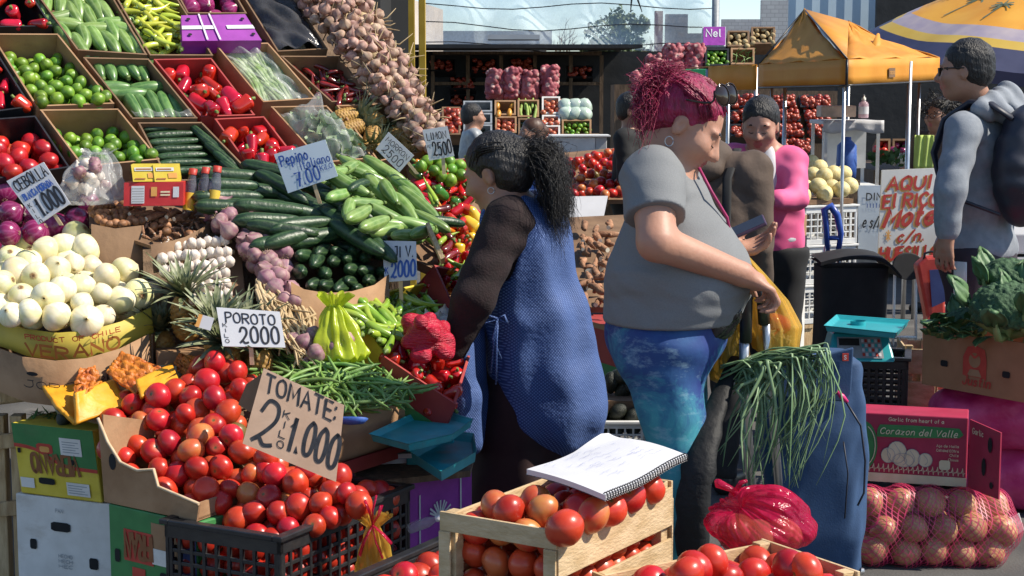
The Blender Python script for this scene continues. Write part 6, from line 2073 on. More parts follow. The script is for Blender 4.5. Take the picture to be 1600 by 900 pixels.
mb.mat(M('torn_cardboard',(.50,.36,.22),(.62,.47,.31),rough=.9,ns=40)).tube([p+V((0,-.002,0))for p in top],.0045,5)
mb.mat(m_dark)
q=Lb.lerp(Rb,.1)+V((0,0,.115))+V((.004,-.012,0))
mb.poly([q+e.normalized()*.014*cos(k*pi/6)+V((0,0,.022))*sin(k*pi/6)for k in range(12)])
mb.build('front_wall',t)
dv=AX*.50
for a,hh,hb in((Lb,.235,.10),(Rb,.045,.045)):
 mb=MB(m_card);mb.prism([a,a+dv,a+dv+V((0,0,hb)),a+V((0,0,hh))],e.normalized()*(.006 if a is Lb else-.006));mb.build('side_wall',t)
mb=MB(m_card);mb.obox(Lb+V((0,0,.002)),e,dv,V((0,0,.006)));mb.build('base',t)
for i in range(8):
 for j in range(5):
  for z in(.05,.115,.18):
   if z>.1 or j==0 or i in(0,7):
    stuff_add('buried_tomatoes',R.choice(TOM[:4]),TRS(c1+AX*(.05+.071*i)+AY*(.045+.067*j)+V((R.uniform(-.008,.008),R.uniform(-.008,.008),z+R.uniform(-.01,.01))),randrot().to_matrix(),.072))
TP=Plane(at(230,740,4.225),at(345,572,4.52),at(480,812,4.0))
tp=[(172,662),(190,632),(215,610),(262,606),(300,590),(325,560),(350,556),(382,580),(396,600),(378,625),(380,660),(376,690),(420,712),(468,735),(520,748),(545,760),(572,792),(520,812),(452,838),(405,840),(360,818),(322,802),(285,790),(245,768),(205,745),(176,715),(170,690)]
heap(TOM,TP,tp,.070,'ripe red tomato in the big heap around the tomate card','tomato','tomatoes in the big heap',31.5,layers=3,bulge=lambda x,y:.045*exp(-((x-300)**2+(y-680)**2)/9000),second=.55,js=.14,tight=.84,jz=.35,wts=[3,3,3,3,.5],buried='buried_tomatoes')
for x,y in((530,745),(520,770),(592,770),(605,778),(575,768),(480,740),(415,735)):
 put(R.choice(TOM[:4]),TRS(TP.hit(x,y,.0)if x<560 else at(x,y,4.32),randrot(),.072),'ripe red tomato at the back corner of the large black crate','tomato','tomatoes at the back of the large crate')
mb=MB(m_card_d)
mb.prism([TP.hit(x,y,-.15)for x,y in((190,700),(350,590),(560,780),(440,815),(320,790))],(0,0,-.02))
tag(mb.build('cardboard_sheet'),'cardboard sheet under the tomato heap','cardboard')
card([(412,575),(538,633),(525,753),(379,693)],4.02,[('TOMATE:',.08,.74,.22,.84,.13,m_ink,-.1),('2',.08,.10,.56,.20,.085,m_ink),('KILO',.34,.52,.085,.07,.16,m_ink,'v'),('1.000',.45,.16,.42,.52,.12,m_ink)],'large brown cardboard price card reading TOMATE 2 KILO 1.000',m_paper_brown,th=.004,dd=(.05,.05,.0,.0))
mb=MB(m_card_d)
mb.prism([at(385,600,4.2),at(412,582,4.16),at(400,650,4.13),at(372,632,4.2)],(0.003,.006,0))
tag(mb.build('cardboard_flap'),'dark folded cardboard flap behind the left edge of the tomate card','cardboard')
def carton(name,label,bl,br,h,dep,m,print_fn=None,top=True,lean=(0,0,0),cat='box',group=None,bev=.004,side_m=None):
 bl,br=V(bl),V(br)
 ux=br-bl
 uy=V((-ux.y,ux.x,0)).normalized()*dep
 uz=V((0,0,h))+V(lean)
 t=thing(name,label,cat,(bl+br+uy)/2,group)
 mb=MB(m)
 mb.obox(bl,ux,uy,uz)
 mb.build('carton',t,bevel=bev)
 if print_fn:
  mb=MB(m)
  print_fn(mb,bl,ux,uz)
  mb.build('print',t)
 return t,bl,ux,uy,uz
m_brnprint=M('brown_print',(.20,.07,.02),rough=.6)
def pr_verano(mb,o,ux,uz):
 w,ey=ux.normalized(),uz.normalized()
 n=ux.cross(uz).normalized();n=-n if n.y>0 else n
 mb.mat(m_card_grn)
 pts=[(0,.93)]+[(i/12,.72-.26*(1/(1+exp(-(i/12-.42)*11))))for i in range(13)]+[(1,1),(0,1)]
 mb.poly([o+ux*s+uz*min(t_,1)+n*.0022 for s,t_ in pts[1:]])
 mb.mat(m_inkred)
 mb.ribbon([(i/12*ux.length,(.70-.26*(1/(1+exp(-(i/12-.42)*11))))*uz.length)for i in range(13)],.010,o,w,ey if ux.cross(uz).y<0 else ey,.0026)if False else None
 mb.poly([o+ux*s+uz*t_+n*.0026 for s,t_ in[(i/12,.72-.26*(1/(1+exp(-(i/12-.42)*11))))for i in range(13)]+[(i/12,.67-.26*(1/(1+exp(-(i/12-.42)*11))))for i in range(12,-1,-1)]])
 mb.mat(m_brnprint)
 mb.write('VERANO',o+ux*.78+uz*.60+n*.003,-w,-ey,.26*uz.length,.2,fit=.58*ux.length)
 mb.mat(m_inkred);slot(mb,o,ux,uz,.38,.68,.10,.07,.003)
 mb.mat(m_inkora);slot(mb,o,ux,uz,.38,.67,.06,.04,.0035)
 mb.mat(m_card_wht);fq(mb,o,ux,uz,.58,.62,.84,.86,.004)
 fq(mb,o,ux,uz,.03,.10,.2,.24,.004);fq(mb,o,ux,uz,.60,.06,.88,.24,.004)
 mb.mat(m_greypl)
 for k in range(4):fq(mb,o,ux,uz,.62,.09+.035*k,.85-.03*(k%3),.10+.035*k,.0046)
 for k in range(5):fq(mb,o,ux,uz,.61,.66+.035*k,.81-.04*(k%2),.67+.035*k,.0046)
 mb.mat(m_dark);slot(mb,o,ux,uz,.36,.22,.10,.045,.004);slot(mb,o,ux,uz,.70,.53,.035,.035,.0042);slot(mb,o,ux,uz,.06,.62,.02,.035,.0042)
b0=at(33,770,4.62);b1=at(160,802,4.5);b1.z=b0.z
carton('printed_carton','yellow and green printed carton lying upside down on the white box',b0,b1,at(33,660,4.62).z-b0.z,.34,m_card_yel,pr_verano,lean=(-.02,0,0))
def pr_white(mb,o,ux,uz):
 mb.mat(m_dark);slot(mb,o,ux,uz,.47,.72,.10,.045,.003);slot(mb,o,ux,uz,.18,.52,.035,.05,.003);slot(mb,o,ux,uz,.80,.40,.045,.055,.003)
 mb.mat(m_greypl)
 w=ux.normalized();n=V((0,-.003,0))
 for k in range(3):mb.write('HECHO'[:5-k],o+ux*.44+uz*(.42-.05*k)+n,w,uz,.010,.16,fit=.14*ux.length)
 mb.write('PAN',o+ux*.42+uz*.86+n,w,uz,.010,.16,fit=.08*ux.length)
w0=V((b0.x-.02,b0.y+.01,.10));w1=V((b1.x+.03,b1.y-.005,.10))
carton('white_carton','plain white carton with a slot handle below the yellow printed carton',w0,w1,b0.z-.10-.003,.36,m_card_wht,pr_white)
t=MB(m_wood_old).obox(w0-V((0,0,.095)),w1-w0,V((-(w1-w0).y,(w1-w0).x,0)).normalized()*.36,V((0,0,.094))).build('pallet_block');tag(t,'dark pallet block under the white carton','pallet')
def pr_fran(mb,o,ux,uz):
 w,ey=ux.normalized(),uz.normalized()
 n=ux.cross(uz).normalized();n=-n if n.y>0 else n
 mb.mat(m_inkred);fq(mb,o,ux,uz,.18,.60,.52,.84,.002)
 mb.mat(m_brnprint);mb.write('FRAN',o+ux*.50+uz*.81+n*.003,-w,-ey,.17*uz.length,.22,fit=.30*ux.length)
 mb.mat(m_inkred);fq(mb,o,ux,uz,.27,.46,.42,.56,.002)
 mb.mat(m_card);fq(mb,o,ux,uz,.50,.62,.86,.93,.002)
 mb.mat(m_card_wht);fq(mb,o,ux,uz,.51,.62,.70,.74,.0035)
 mb.mat(m_card_blue);fq(mb,o,ux,uz,.82,.0,1,.9,.0022);fq(mb,o,ux,uz,.1,.0,.3,.3,.0022)
 mb.mat(m_inkred);fq(mb,o,ux,uz,.5,.08,.78,.2,.0024)
 mb.mat(m_dark);slot(mb,o,ux,uz,.63,.52,.04,.05,.003);slot(mb,o,ux,uz,.10,.62,.03,.05,.003)
f0=Lb+V((.012,-.006,-.01));f0.z=.13;f1=Rb+V((0.0,-.004,0));f1.z=.13
carton('printed_carton','dark green printed carton upside down beneath the tomato carton',f0,f1,.485-.13-.003,.10,m_card_grn,pr_fran)
t=MB(m_wood_old).obox(f0-V((0,0,.125)),f1-f0,V((-(f1-f0).y,(f1-f0).x,0)).normalized()*.1,V((0,0,.124))).build('pallet_block');tag(t,'dark pallet block under the dark green carton','pallet')
t=thing('wooden_pallet','rough wooden pallet standing at the left edge behind the stacked cartons','pallet',at(10,900,4.9)*1.0)
for px,w in((-40,46),(14,20)):
 a=at(px,650,4.85)
 MB(m_wood).obox(V((a.x,a.y,0.02)),V((w/ppm(4.85),0,0)),V((0,.05,0)),V((.0,0,a.z-.02))).build('post',t,bevel=.003)
for y0 in(628,700,806):
 a,b_=at(-60,y0+8,4.83),at(62,y0-4,4.83)
 MB(m_wood).obox(a,b_-a,V((0,.02,0)),V((0,0,.045))).build('crosspiece',t,bevel=.003)
mb=MB(m_wood)
a,b_=at(-60,640,4.95),at(235,604,5.0)
mb.obox(a,b_-a,V((0,.5,0)),V((0,0,.03)))
tag(mb.build('shelf_board',bevel=.004),'rough shelf board under the onion cartons','shelf')
r=random.Random(6)
mb=MB(m_leaf)
for k in range(140):
 p=at(r.uniform(40,95),r.uniform(655,668),4.66)+V((0,r.uniform(0,.12),r.uniform(-.004,.012)))
 u=V((r.gauss(0,1),r.gauss(0,1),r.gauss(0,.5))).normalized()*r.uniform(.015,.035)
 w=u.cross(V((0,0,1))).normalized()*.005
 mb.poly([p-u,p+w,p+u,p-w])
tag(mb.build('herb_sprigs'),'loose green herb sprigs on top of the yellow printed carton','herbs')
def pumpkin(label,flesh,pulp,back,sd):
 """A cut piece: flesh = flat cut faces and pulp = the ragged hollow, as [(px, py, d)...]; rind closes it behind."""
 allp=[at(*p)for f_ in flesh+pulp for p in f_]
 c=sum(allp,V((0,0,0)))/len(allp)
 t=thing('cut_pumpkin',label,'pumpkin',V((c.x,c.y,min(p.z for p in allp))),'cut pumpkins')
 def patch(mb,q,amp,n,fq_):
  q=[at(*p)for p in q]
  nn=(q[1]-q[0]).cross(q[3]-q[0]).normalized()
  if nn.y>0:nn=-nn
  def fn(u,v):
   p=q[0].lerp(q[1],u).lerp(q[3].lerp(q[2],u),v)
   w=min(1,6*min(u,1-u,v,1-v)+.25)
   return p+nn*amp*w*(noise.noise(p*fq_)+.6*noise.noise(p*fq_*2.7))+V((0,0,amp*.7*noise.noise(V((u*9,sd,v*3)))))
  mb.grid(fn,n,n)
 fl=MB(m_flesh)
 for q in flesh:patch(fl,q,.003,14,20)
 solid(fl.build('flesh',t),.012)
 pu=MB(m_pulp)
 for q in pulp:patch(pu,q,.011,30,45)
 solid(pu.build('pulp',t),.008)
 b_=[at(*p)for p in back]
 rd=MB(m_rind)
 rd.grid(lambda u,v:b_[0].lerp(b_[1],u).lerp(b_[3].lerp(b_[2],u),v)+V((0,.07*sin(pi*u)*sin(pi*min(1,v+.1)),0)),14,10)
 solid(rd.build('rind',t),.006)
 return t
pumpkin('thick wedge of bright orange pumpkin lying in front on the printed carton',[[(66,606,4.57),(118,596,4.61),(117,662,4.37),(88,634,4.40)],[(117,614,4.40),(178,594,4.57),(198,634,4.47),(118,664,4.36)]],[[(116,602,4.53),(128,566,4.60),(146,568,4.61),(160,598,4.55)],[(115,606,4.50),(160,598,4.52),(138,610,4.44),(117,624,4.395)]],[(68,606,4.63),(196,632,4.61),(160,664,4.53),(90,645,4.49)],1)
pumpkin('orange pumpkin piece with ragged pulp behind the tomatoes, left one',[[(212,596,4.47),(268,570,4.56),(280,596,4.50),(220,622,4.40)]],[[(166,582,4.54),(190,550,4.60),(252,574,4.56),(212,616,4.46)]],[(168,575,4.62),(276,572,4.62),(276,620,4.56),(180,620,4.52)],3)
pumpkin('small orange pumpkin piece right behind the top of the tomato heap',[[(292,588,4.60),(320,582,4.62),(320,606,4.56),(292,610,4.54)]],[[(272,568,4.66),(280,554,4.70),(328,564,4.66),(298,602,4.58)]],[(276,558,4.74),(324,564,4.72),(320,606,4.68),(280,602,4.68)],4)
put(AVO[0],TRS(at(100,652,4.6),randrot(),.06),'single dark green lime in front of the pumpkin wedge','lime')
m_pan=m_teal_old
t=thing('market_scale','worn turquoise market scale with two plastic pans beside the vendor','scale',at(670,735,4.75))
zp=at(660,668,4.8).z
def pan(mb,poly,z,dz,m,rim=.012):
 P_=[V((p.x,p.y,z))for p in poly]
 c=sum(P_,V((0,0,0)))/len(P_)
 n=len(P_)
 b0=len(mb.v)
 lv=[(1.0,0),(1.05,dz),(1.09,dz+.003),(1.03,dz-.004),(.96,.008)]
 for f,h in lv:
  mb.v+=[c+(p-c)*f+V((0,0,h))for p in P_]
 for l in range(len(lv)-1):
  for i in range(n):
   j=(i+1)%n
   mb.face([b0+l*n+i,b0+l*n+j,b0+(l+1)*n+j,b0+(l+1)*n+i])
 mb.face([b0+4*n+i for i in range(n)])
 mb.face([b0+n-1-i for i in range(n)])
mb=MB(m_pan)
zp=.60
pan(mb,[hz(583,690,zp),hz(640,705,zp),hz(705,690,zp),hz(735,668,zp),hz(700,658,zp),hz(650,658,zp)],zp,.022,m_pan)
mb.build('upper_pan',t,bevel=.002)
mb=MB(m_pan)
zq=.53
pan(mb,[hz(645,722,zq),hz(690,752,zq),hz(742,722,zq),hz(738,695,zq),hz(700,690,zq)],zq,.03,m_pan)
mb.build('lower_pan',t,bevel=.002)
mb=MB(m_teal_old)
c=hz(672,712,.5)
mb.cbox(c+V((0,.06,-.0)),(.14,0,0),(0,.12,0),(0,0,.10));mb.cbox(c+V((0,.06,.066)),(.05,0,0),(0,.05,0),(0,0,.06))
mb.build('base',t,bevel=.006)
p0,p1=at(640,830,4.55),at(738,806,4.75)
p0.z=p1.z=.20
def pr_pur(mb,o,ux,uz):
 mb.mat(m_paper)
 n=V((-.002,-.004,0))
 for k in range(9):
  a=radians(20+17*k)
  c=o+ux*.48+uz*.50+n
  mb.ribbon([(0.012*cos(a),.012*sin(a)),(.045*cos(a)*(1+.2*(k%2)),.05*sin(a))],.006,c,ux.normalized(),uz.normalized(),.003)
 mb.ribbon([(0,0),(0,.18)],.006,o+ux*.15+uz*.1,ux.normalized(),uz.normalized(),.003)
 mb.ribbon([(0,0),(0,.18)],.006,o+ux*.80+uz*.2,ux.normalized(),uz.normalized(),.003)
carton('purple_carton','purple carton with white leaf graphic under the turquoise scale',p0,p1,.25,.28,m_card_pur,pr_pur)
t=MB(m_wood_old).obox(p0-V((0,0,.195)),p1-p0,V((-(p1-p0).y,(p1-p0).x,0)).normalized()*.28,V((0,0,.194))).build('pallet_block');tag(t,'dark pallet block under the purple carton','pallet')
mb=MB(m_wood_old)
zb=.455
q=[hz(560,765,zb),hz(735,745,zb),hz(745,700,zb),hz(545,705,zb)]
mb.prism(q,(0,0,.018));tag(mb.build('board'),'dark board under the notebooks and turquoise scale','board')
mb=MB(m_blackpl)
for i in range(4):
 pass
for i,(z,lb,m)in enumerate(((.475,'lower blue-edged notebook of the pile beside the scale',m_inkblue),(.495,'ring-bound notebook with a dark cover on the pile beside the scale',M('dark_cover',(.06,.08,.09),(.14,.15,.13),rough=.4,ns=20)))):
 c0=hz(548+8*i,728-8*i,z)
 ux,uy=V((.17,.035,0)),V((-.02,.14,0))
 t=thing('notebook',lb,'notebook',c0,'notebooks beside the scale')
 MB(m_paper).obox(c0+V((.003,.003,0)),ux*.97,uy*.97,V((0,0,.013))).build('pages',t)
 MB(m).obox(c0+V((0,0,.0135)),ux,uy,V((0,0,.003))).build('cover',t)
 if i:
  mb=MB(m_steel)
  for k in range(16):
   p=c0+uy+ux*((k+.5)/16)
   mb.tube([p+V((0,.004*cos(a),.008+.009*sin(a)))for a in[j*pi/4 for j in range(9)]],.0012,4,cap=False)
  mb.build('spiral',t)
mb=MB(m_inkblue)
p=at(548,664,4.33)
mb.lathe([(.001,0),(.018,.003),(.024,.012),(.022,.014),(.016,.006),(.001,.004)],16,M=Matrix.Translation(p)@Matrix.Rotation(radians(-20),4,'X')@Matrix.Diagonal((2.0,1,1.4,1)))
t=tag(mb.build('blue_scoop'),'small blue plastic scoop at the corner of the bean box','scoop')
sag_bag('plastic_bag','small red and yellow plastic bag tied over the side of the black crate','bag',at(584,822,3.98),at(588,905,3.98),.010,.050,m_bagyel,5,.5,.03,.03)
mb=MB(m_bagpink)
p=at(582,820,3.965)
for k,(x,y)in enumerate(((570,782),(588,775),(596,790),(562,868),(612,850),(598,872))):
 e=at(x,y,3.955)
 mb.tube([p,p.lerp(e,.5)+V((.004*(-1)**k,-.004,0)),e],[.006,.009,.010],6,flat=.3)
tag(mb.build('plastic_bag'),'twisted pink plastic bag ends above the small yellow bag','bag')
t=thing('water_bottle','clear plastic bottle lying between the two black crates','bottle',at(650,822,4.3))
Mm=Matrix.Translation(at(640,826,4.3))@Matrix.Rotation(radians(65),4,'Y')@Matrix.Rotation(radians(20),4,'X')
MB(m_film).lathe([(.001,0),(.014,0),(.015,.008),(.015,.06),(.008,.08),(.007,.09)],14,M=Mm).build('body',t)
MB(m_whitepl).lathe([(.009,.088),(.009,.10),(.001,.101)],10,M=Mm).build('cap',t)
# wooden crate with tomatoes and the notebook
zr=.69
K0=hz(873,838,zr)
UX=(hz(1051,760,zr)-K0);UX.z=0
UY=V((-UX.y,UX.x,0)).normalized()*.285
def wood_crate(name,label,o,ux,uy,h,group=None,slats=2,th=.008,gap=.030,endopen=True):
 t=thing(name,label,'crate',o+(ux+uy)/2,group)
 up=V((0,0,1))
 ex,ey=ux.normalized(),uy.normalized()
 r=random.Random(len(label))
 for q,sx,sy in((o,1,1),(o+ux,-1,1),(o+ux+uy,-1,-1),(o+uy,1,-1)):
  MB(m_wood_pale).obox(q+ex*sx*.003+ey*sy*(th+.002),ex*sx*.03,ey*sy*.026,up*(h+.012)).build('corner_post',t,bevel=.002)
 for a,e,inn in((o,ux,ey),(o+uy,ux,-ey)):
  mb=MB(m_wood_pale)
  sh=(h-gap*slats)/slats
  for k in range(slats):
   z=gap+k*(sh+gap)
   mb.obox(a+up*(z+r.uniform(-.003,.003)),e,inn*th,up*sh+ex*0)
  mb.build('side_panel',t,bevel=.0015)
 for a,inn in((o,ex),(o+ux,-ex)):
  mb=MB(m_wood_pale)
  b0=a+ey*.002+inn*.0
  mb.obox(b0+up*(h-.028)-inn*.006,uy-ey*.004,inn*.008,up*.04)
  mb.obox(b0+up*.01-inn*.004,uy-ey*.004,inn*.006,up*(h*.42))
  mb.obox(b0+up*.05-inn*.010,ey*.028,inn*.006,up*(h-.078))
  mb.obox(b0+uy-ey*.032+up*.05-inn*.010,ey*.028,inn*.006,up*(h-.078))
  mb.build('end_panel',t,bevel=.0015)
 mb=MB(m_wood_pale)
 for k in range(4):
  mb.obox(o+ey*th*1.2+up*.006+uy*(k*.245),ux,uy*.2,up*.006)
 mb.build('base',t)
 return t
hc=.235
OC=K0-V((0,0,hc))
wood_crate('wooden_crate','pale slatted wooden crate full of tomatoes with a notebook on top',OC,UX,UY,hc)
t=plastic_crate('black_crate','black plastic crate turned over under the pale wooden crate',V((OC.x,OC.y,.008))+UX*.02+UY*.02,UX*.96,UY*.94,OC.z-.014,m_blackpl)
ex_,ey_=UX.normalized(),UY.normalized()
rt=random.Random(21)
ripe=[(TOM[4],1)]
pts=[]
for lay_,z in enumerate((.20,.145,.09)):
 for i in range(7):
  for j in range(4):
   if lay_ and not(j in(0,3)or i==0):continue
   s=rt.uniform(.066,.074)
   p=OC+UX*(.095+.132*i+.012*(j%2))+UY*(.165+.222*j)+V((rt.uniform(-.006,.006),rt.uniform(-.006,.006),z+rt.uniform(-.006,.012)))
   if lay_:
    stuff_add('lower_crate_tomatoes',rt.choice(TOM),TRS(p,randrot(rt).to_matrix(),s*.95));continue
   put(rt.choice(TOM[:3]+[TOM[4],TOM[4]]),TRS(p,randrot(rt),s),'large tomato in the pale wooden crate beneath the open notebook','tomato','tomatoes in the pale wooden crate')
for x,y,s in((912,800,.090),(882,825,.082),(795,800,.076),(838,785,.075),(925,805,.08),(775,792,.075),(850,800,.075),(980,775,.082),(1015,762,.076),(950,795,.08)):
 put(rt.choice(TOM[:3]+[TOM[4]]),TRS(hz(x,y,zr+.014),randrot(rt),s),'large tomato piled highest in the pale wooden crate','tomato','top tomatoes in the pale wooden crate')
zn=zr+.068
N4=[hz(946,776,zn),hz(1074,712,zn+.004),hz(951,684,zn),hz(823,735,zn+.002)]
t=thing('spiral_notebook','large white open spiral notebook lying on the tomatoes of the wooden crate','notebook',sum(N4,V((0,0,0)))/4)
def nb(u,v,dz=0.0):
 p=N4[0].lerp(N4[1],u).lerp(N4[3].lerp(N4[2],u),v)
 return p+V((0,0,dz+.010*sin(pi*v)*(.5+.5*u)+.014*max(0,(v-.8)/.2)**2*max(0,1-abs(u-.9)*3)+.003*sin(7*u+2)))
mb=MB(m_paper)
for l in range(4):
 mb.grid(lambda u,v,l=l:nb(u,v*(1-.006*l),-.0035*l),20,20)
mb.mat(m_greypl)
for k in range(22):
 pass
ed=[nb(i/20,1)for i in range(21)]
mb.mat(m_paper).grid(lambda u,v:nb(u,1,-.011*v),20,1)
mb.grid(lambda u,v:nb(0,u,-.011*v),20,1)
mb.grid(lambda u,v:nb(1,u,-.011*v),20,1,flip=True)
mb.build('pages',t)
mb=MB(M('faint_ruling',(.62,.64,.74),rough=.7))
for k in range(24):
 v=.06+.036*k
 for u in range(14):
  a,b_=nb(.03+u*.067,v,.0006),nb(.03+(u+1)*.067,v,.0006)
  w=(nb(.5,v+.0022)-nb(.5,v))
  mb.poly([a,b_,b_+w,a+w])
mb.build('ruling',t)
MB(M('notebook_back',(.35,.33,.33),rough=.6)).grid(lambda u,v:nb(u,v*1.01,-.0125),12,12,flip=True).build('back_cover',t)
mb=MB(m_ink)
for k in range(34):
 p=nb((k+.5)/34,0.012,0)
 dv_=(nb(.5,.05)-nb(.5,0)).normalized()
 mb.tube([p+dv_*.007*cos(a)+V((0,0,-.004+.008*sin(a)))for a in[j*pi/5 for j in range(11)]],.0014,4,cap=False)
mb.build('spiral',t)
mb=MB(M('pencil_writing',(.26,.28,.45),rough=.8))
r=random.Random(12)
for k in range(40):
 a=nb(r.uniform(.12,.8),.95-.036*(k//2)-.04,.001)
 ex=(nb(1,.5)-nb(0,.5)).normalized();ey=(nb(.5,1)-nb(.5,0)).normalized()
 mb.ribbon([(i*.006,r.uniform(0,.006))for i in range(r.randrange(4,11))],.0009,a,ex,ey,.0012)
mb.build('handwriting',t)
zc=.575
Q0=hz(1060,905,zc);UX2=V((.40,.22,0));UY2=V((-.24,.28,0)).normalized()*.30
OC2=hz(1150,935,zc)-V((0,0,.2))
UXb=V((.31,.20,0)).normalized()*.45
UYb=V((-UXb.y,UXb.x,0)).normalized()*.30
OC2=hz(1072,962,zc)-V((0,0,.2))
wood_crate('wooden_crate','second wooden crate at the bottom edge carrying the pink bag',OC2,UXb,UYb,.2)
plastic_crate('black_crate','black plastic crate under the wooden crate with the pink bag',V((OC2.x,OC2.y,.008))+UXb*.02+UYb*.02,UXb*.96,UYb*.94,OC2.z-.014,m_blackpl)
for i in range(6):
 for j in range(4):
  p=OC2+UXb*((i+.55)/6.2)+UYb*((j+.55)/4.1)+V((0,0,.165+rt.uniform(-.008,.012)))
  put(rt.choice(TOM[:4]),TRS(p,randrot(rt),rt.uniform(.07,.08)),'ripe tomato in the second wooden crate around the pink bag','tomato','tomatoes in the second wooden crate')
for x,y in((1258,892),(1232,886),(1085,888),(1112,878),(1072,896)):
 put(TOM[x%4],TRS(hz(x,y,zc+.02),randrot(rt),.078),'ripe tomato on top beside the pink bag in the second crate','tomato','top tomatoes beside the pink bag')
def film_blob(name,c,rx,ry,rz,knot,m,sd=0,parent=None,n=None,amp=1.0):
 c=V(c);kd=(V(knot)-c).normalized()
 R0=basis(V((0,1,0)).cross(kd),kd)if abs(kd.y)<.95 else basis(V((1,0,0)),kd)
 L=(V(knot)-c).length
 r=random.Random(sd)
 ph=[r.uniform(0,6)for _ in range(8)]
 def fn(u,v):
  th=2*pi*u
  ph_=pi*(1-v*.985)
  d=V((sin(ph_)*cos(th),sin(ph_)*sin(th),cos(ph_)))
  w=R0@d
  q=V((w.x*rx,w.y*ry,w.z*rz))
  near=max(0.0,d.z)
  neck=near**7
  pull=kd*(L-q.length)*neck
  fold=(.022*sin(9*th+ph[0]+3*d.z)+.030*sin(19*th+ph[1]-2*d.z)+.022*sin(37*th+ph[2]+2*sin(4*d.z))+.012*sin(53*th+ph[5]))*(.30+near**.8)*sin(ph_)**.4
  lump=.05*sin(3*th+4*d.z+ph[3])+.06*sin(2*th-5*d.z+ph[4])+.03*noise.noise(w*4)
  return c+q*(1+amp*fold+lump)*(1-.55*neck)+pull
 return fn
t=thing('pink_bag','translucent bright pink plastic bag tied at the top left, full of vegetables','bag',at(1185,868,3.62))
fn=film_blob('bag',at(1186,815,3.62),.122,.11,.082,at(1140,762,3.60),m_bagpink,2)
mb=MB(m_bagpink);mb.grid(fn,220,90,cu=True);mb.build('film',t)
mb=MB(m_bagpink)
kp=at(1142,764,3.60)
mb.tube([kp+V((.012,.0,-.01)),kp,kp+V((-.03,-.004,.014)),kp+V((-.034,-.006,.02))],[.016,.012,.018,.008],8,flat=.6)
mb.tube([kp+V((.01,0,-.006)),kp+V((.022,-.004,.016)),kp+V((.036,-.004,.020))],[.012,.012,.008],8,flat=.5)
mb.build('handle',t)
for i,(x,y,sp,s,lb,ct)in enumerate(((1150,830,BON,.085,'onion showing dimly inside the pink bag','onion'),(1225,835,BON,.085,'onion on the right inside the pink bag','onion'),(1185,845,MELON,.1,'pale melon at the bottom inside the pink bag','melon'))):
 put(sp[0],TRS(at(x,y,3.62),randrot(rt),s),lb,ct)
for key,lb in(('buried_tomatoes','red tomatoes buried under the big heap and inside the black crate'),('lower_crate_tomatoes','tomatoes lower down in the pale wooden crate, showing between its slats')):
 tag(STUFF.pop(key).build(key),lb,'tomatoes',kind='stuff')
# people
m_maroon=M('dark_maroon_knit',(.011,.0045,.005),(.018,.007,.008),rough=.9,ns=40,bump=.3,bs=160)
m_skirt=M('dark_brown_cloth',(.022,.008,.008),(.032,.013,.012),rough=.9,ns=12)
m_apron=M('blue_checked_apron',(.016,.040,.145),(.026,.06,.20),rough=.75,ns=9,bump=.25,bs=70)
def weave(m,c2,sx=150,sz=110,thr=.1):
 def fn(N,L):
  tc=N.new('ShaderNodeTexCoord')
  mp=N.new('ShaderNodeMapping');mp.inputs['Scale'].default_value=(1,.7,1);L.new(tc.outputs['Object'],mp.inputs[0])
  sx_=N.new('ShaderNodeSeparateXYZ');L.new(mp.outputs[0],sx_.inputs[0])
  ad=N.new('ShaderNodeMath');ad.operation='ADD';L.new(sx_.outputs[0],ad.inputs[0]);L.new(sx_.outputs[1],ad.inputs[1])
  o=[]
  for s,f in((ad.outputs[0],sx),(sx_.outputs[2],sz)):
   a=N.new('ShaderNodeMath');a.operation='MULTIPLY';a.inputs[1].default_value=f;L.new(s,a.inputs[0])
   b=N.new('ShaderNodeMath');b.operation='SINE';L.new(a.outputs[0],b.inputs[0]);o.append(b.outputs[0])
  mu=N.new('ShaderNodeMath');mu.operation='MULTIPLY';L.new(o[0],mu.inputs[0]);L.new(o[1],mu.inputs[1])
  mr=N.new('ShaderNodeMapRange');mr.inputs[1].default_value,mr.inputs[2].default_value=thr,thr+.35
  mr.inputs[3].default_value,mr.inputs[4].default_value=0,.75
  L.new(mu.outputs[0],mr.inputs[0])
  return mr.outputs[0]
 return overlay(m,c2,fn)
weave(m_apron,(.14,.23,.46),620,620)
folds(m_apron,(3,3,1.2),.5,.05)
m_greytee=M('grey_marl_jersey',(.165,.172,.178),(.185,.192,.198),rough=.85,ns=260,bump=.1,bs=260)
m_greysw=M('blue_grey_fleece',(.20,.22,.25),(.25,.27,.30),rough=.9,ns=30,bump=.15,bs=200)
m_legg=M('tie_dye_blue',(.008,.018,.15),(.02,.09,.24),rough=.75,ns=7,lo=.30,hi=.62,bump=.1,bs=60)
folds(m_greytee,(2.2,2.2,5),.5,.06)
folds(m_greysw,(1.6,1.6,2.6),.28,.05)
folds(m_maroon,(2.6,2.6,4.5),.45,.05)
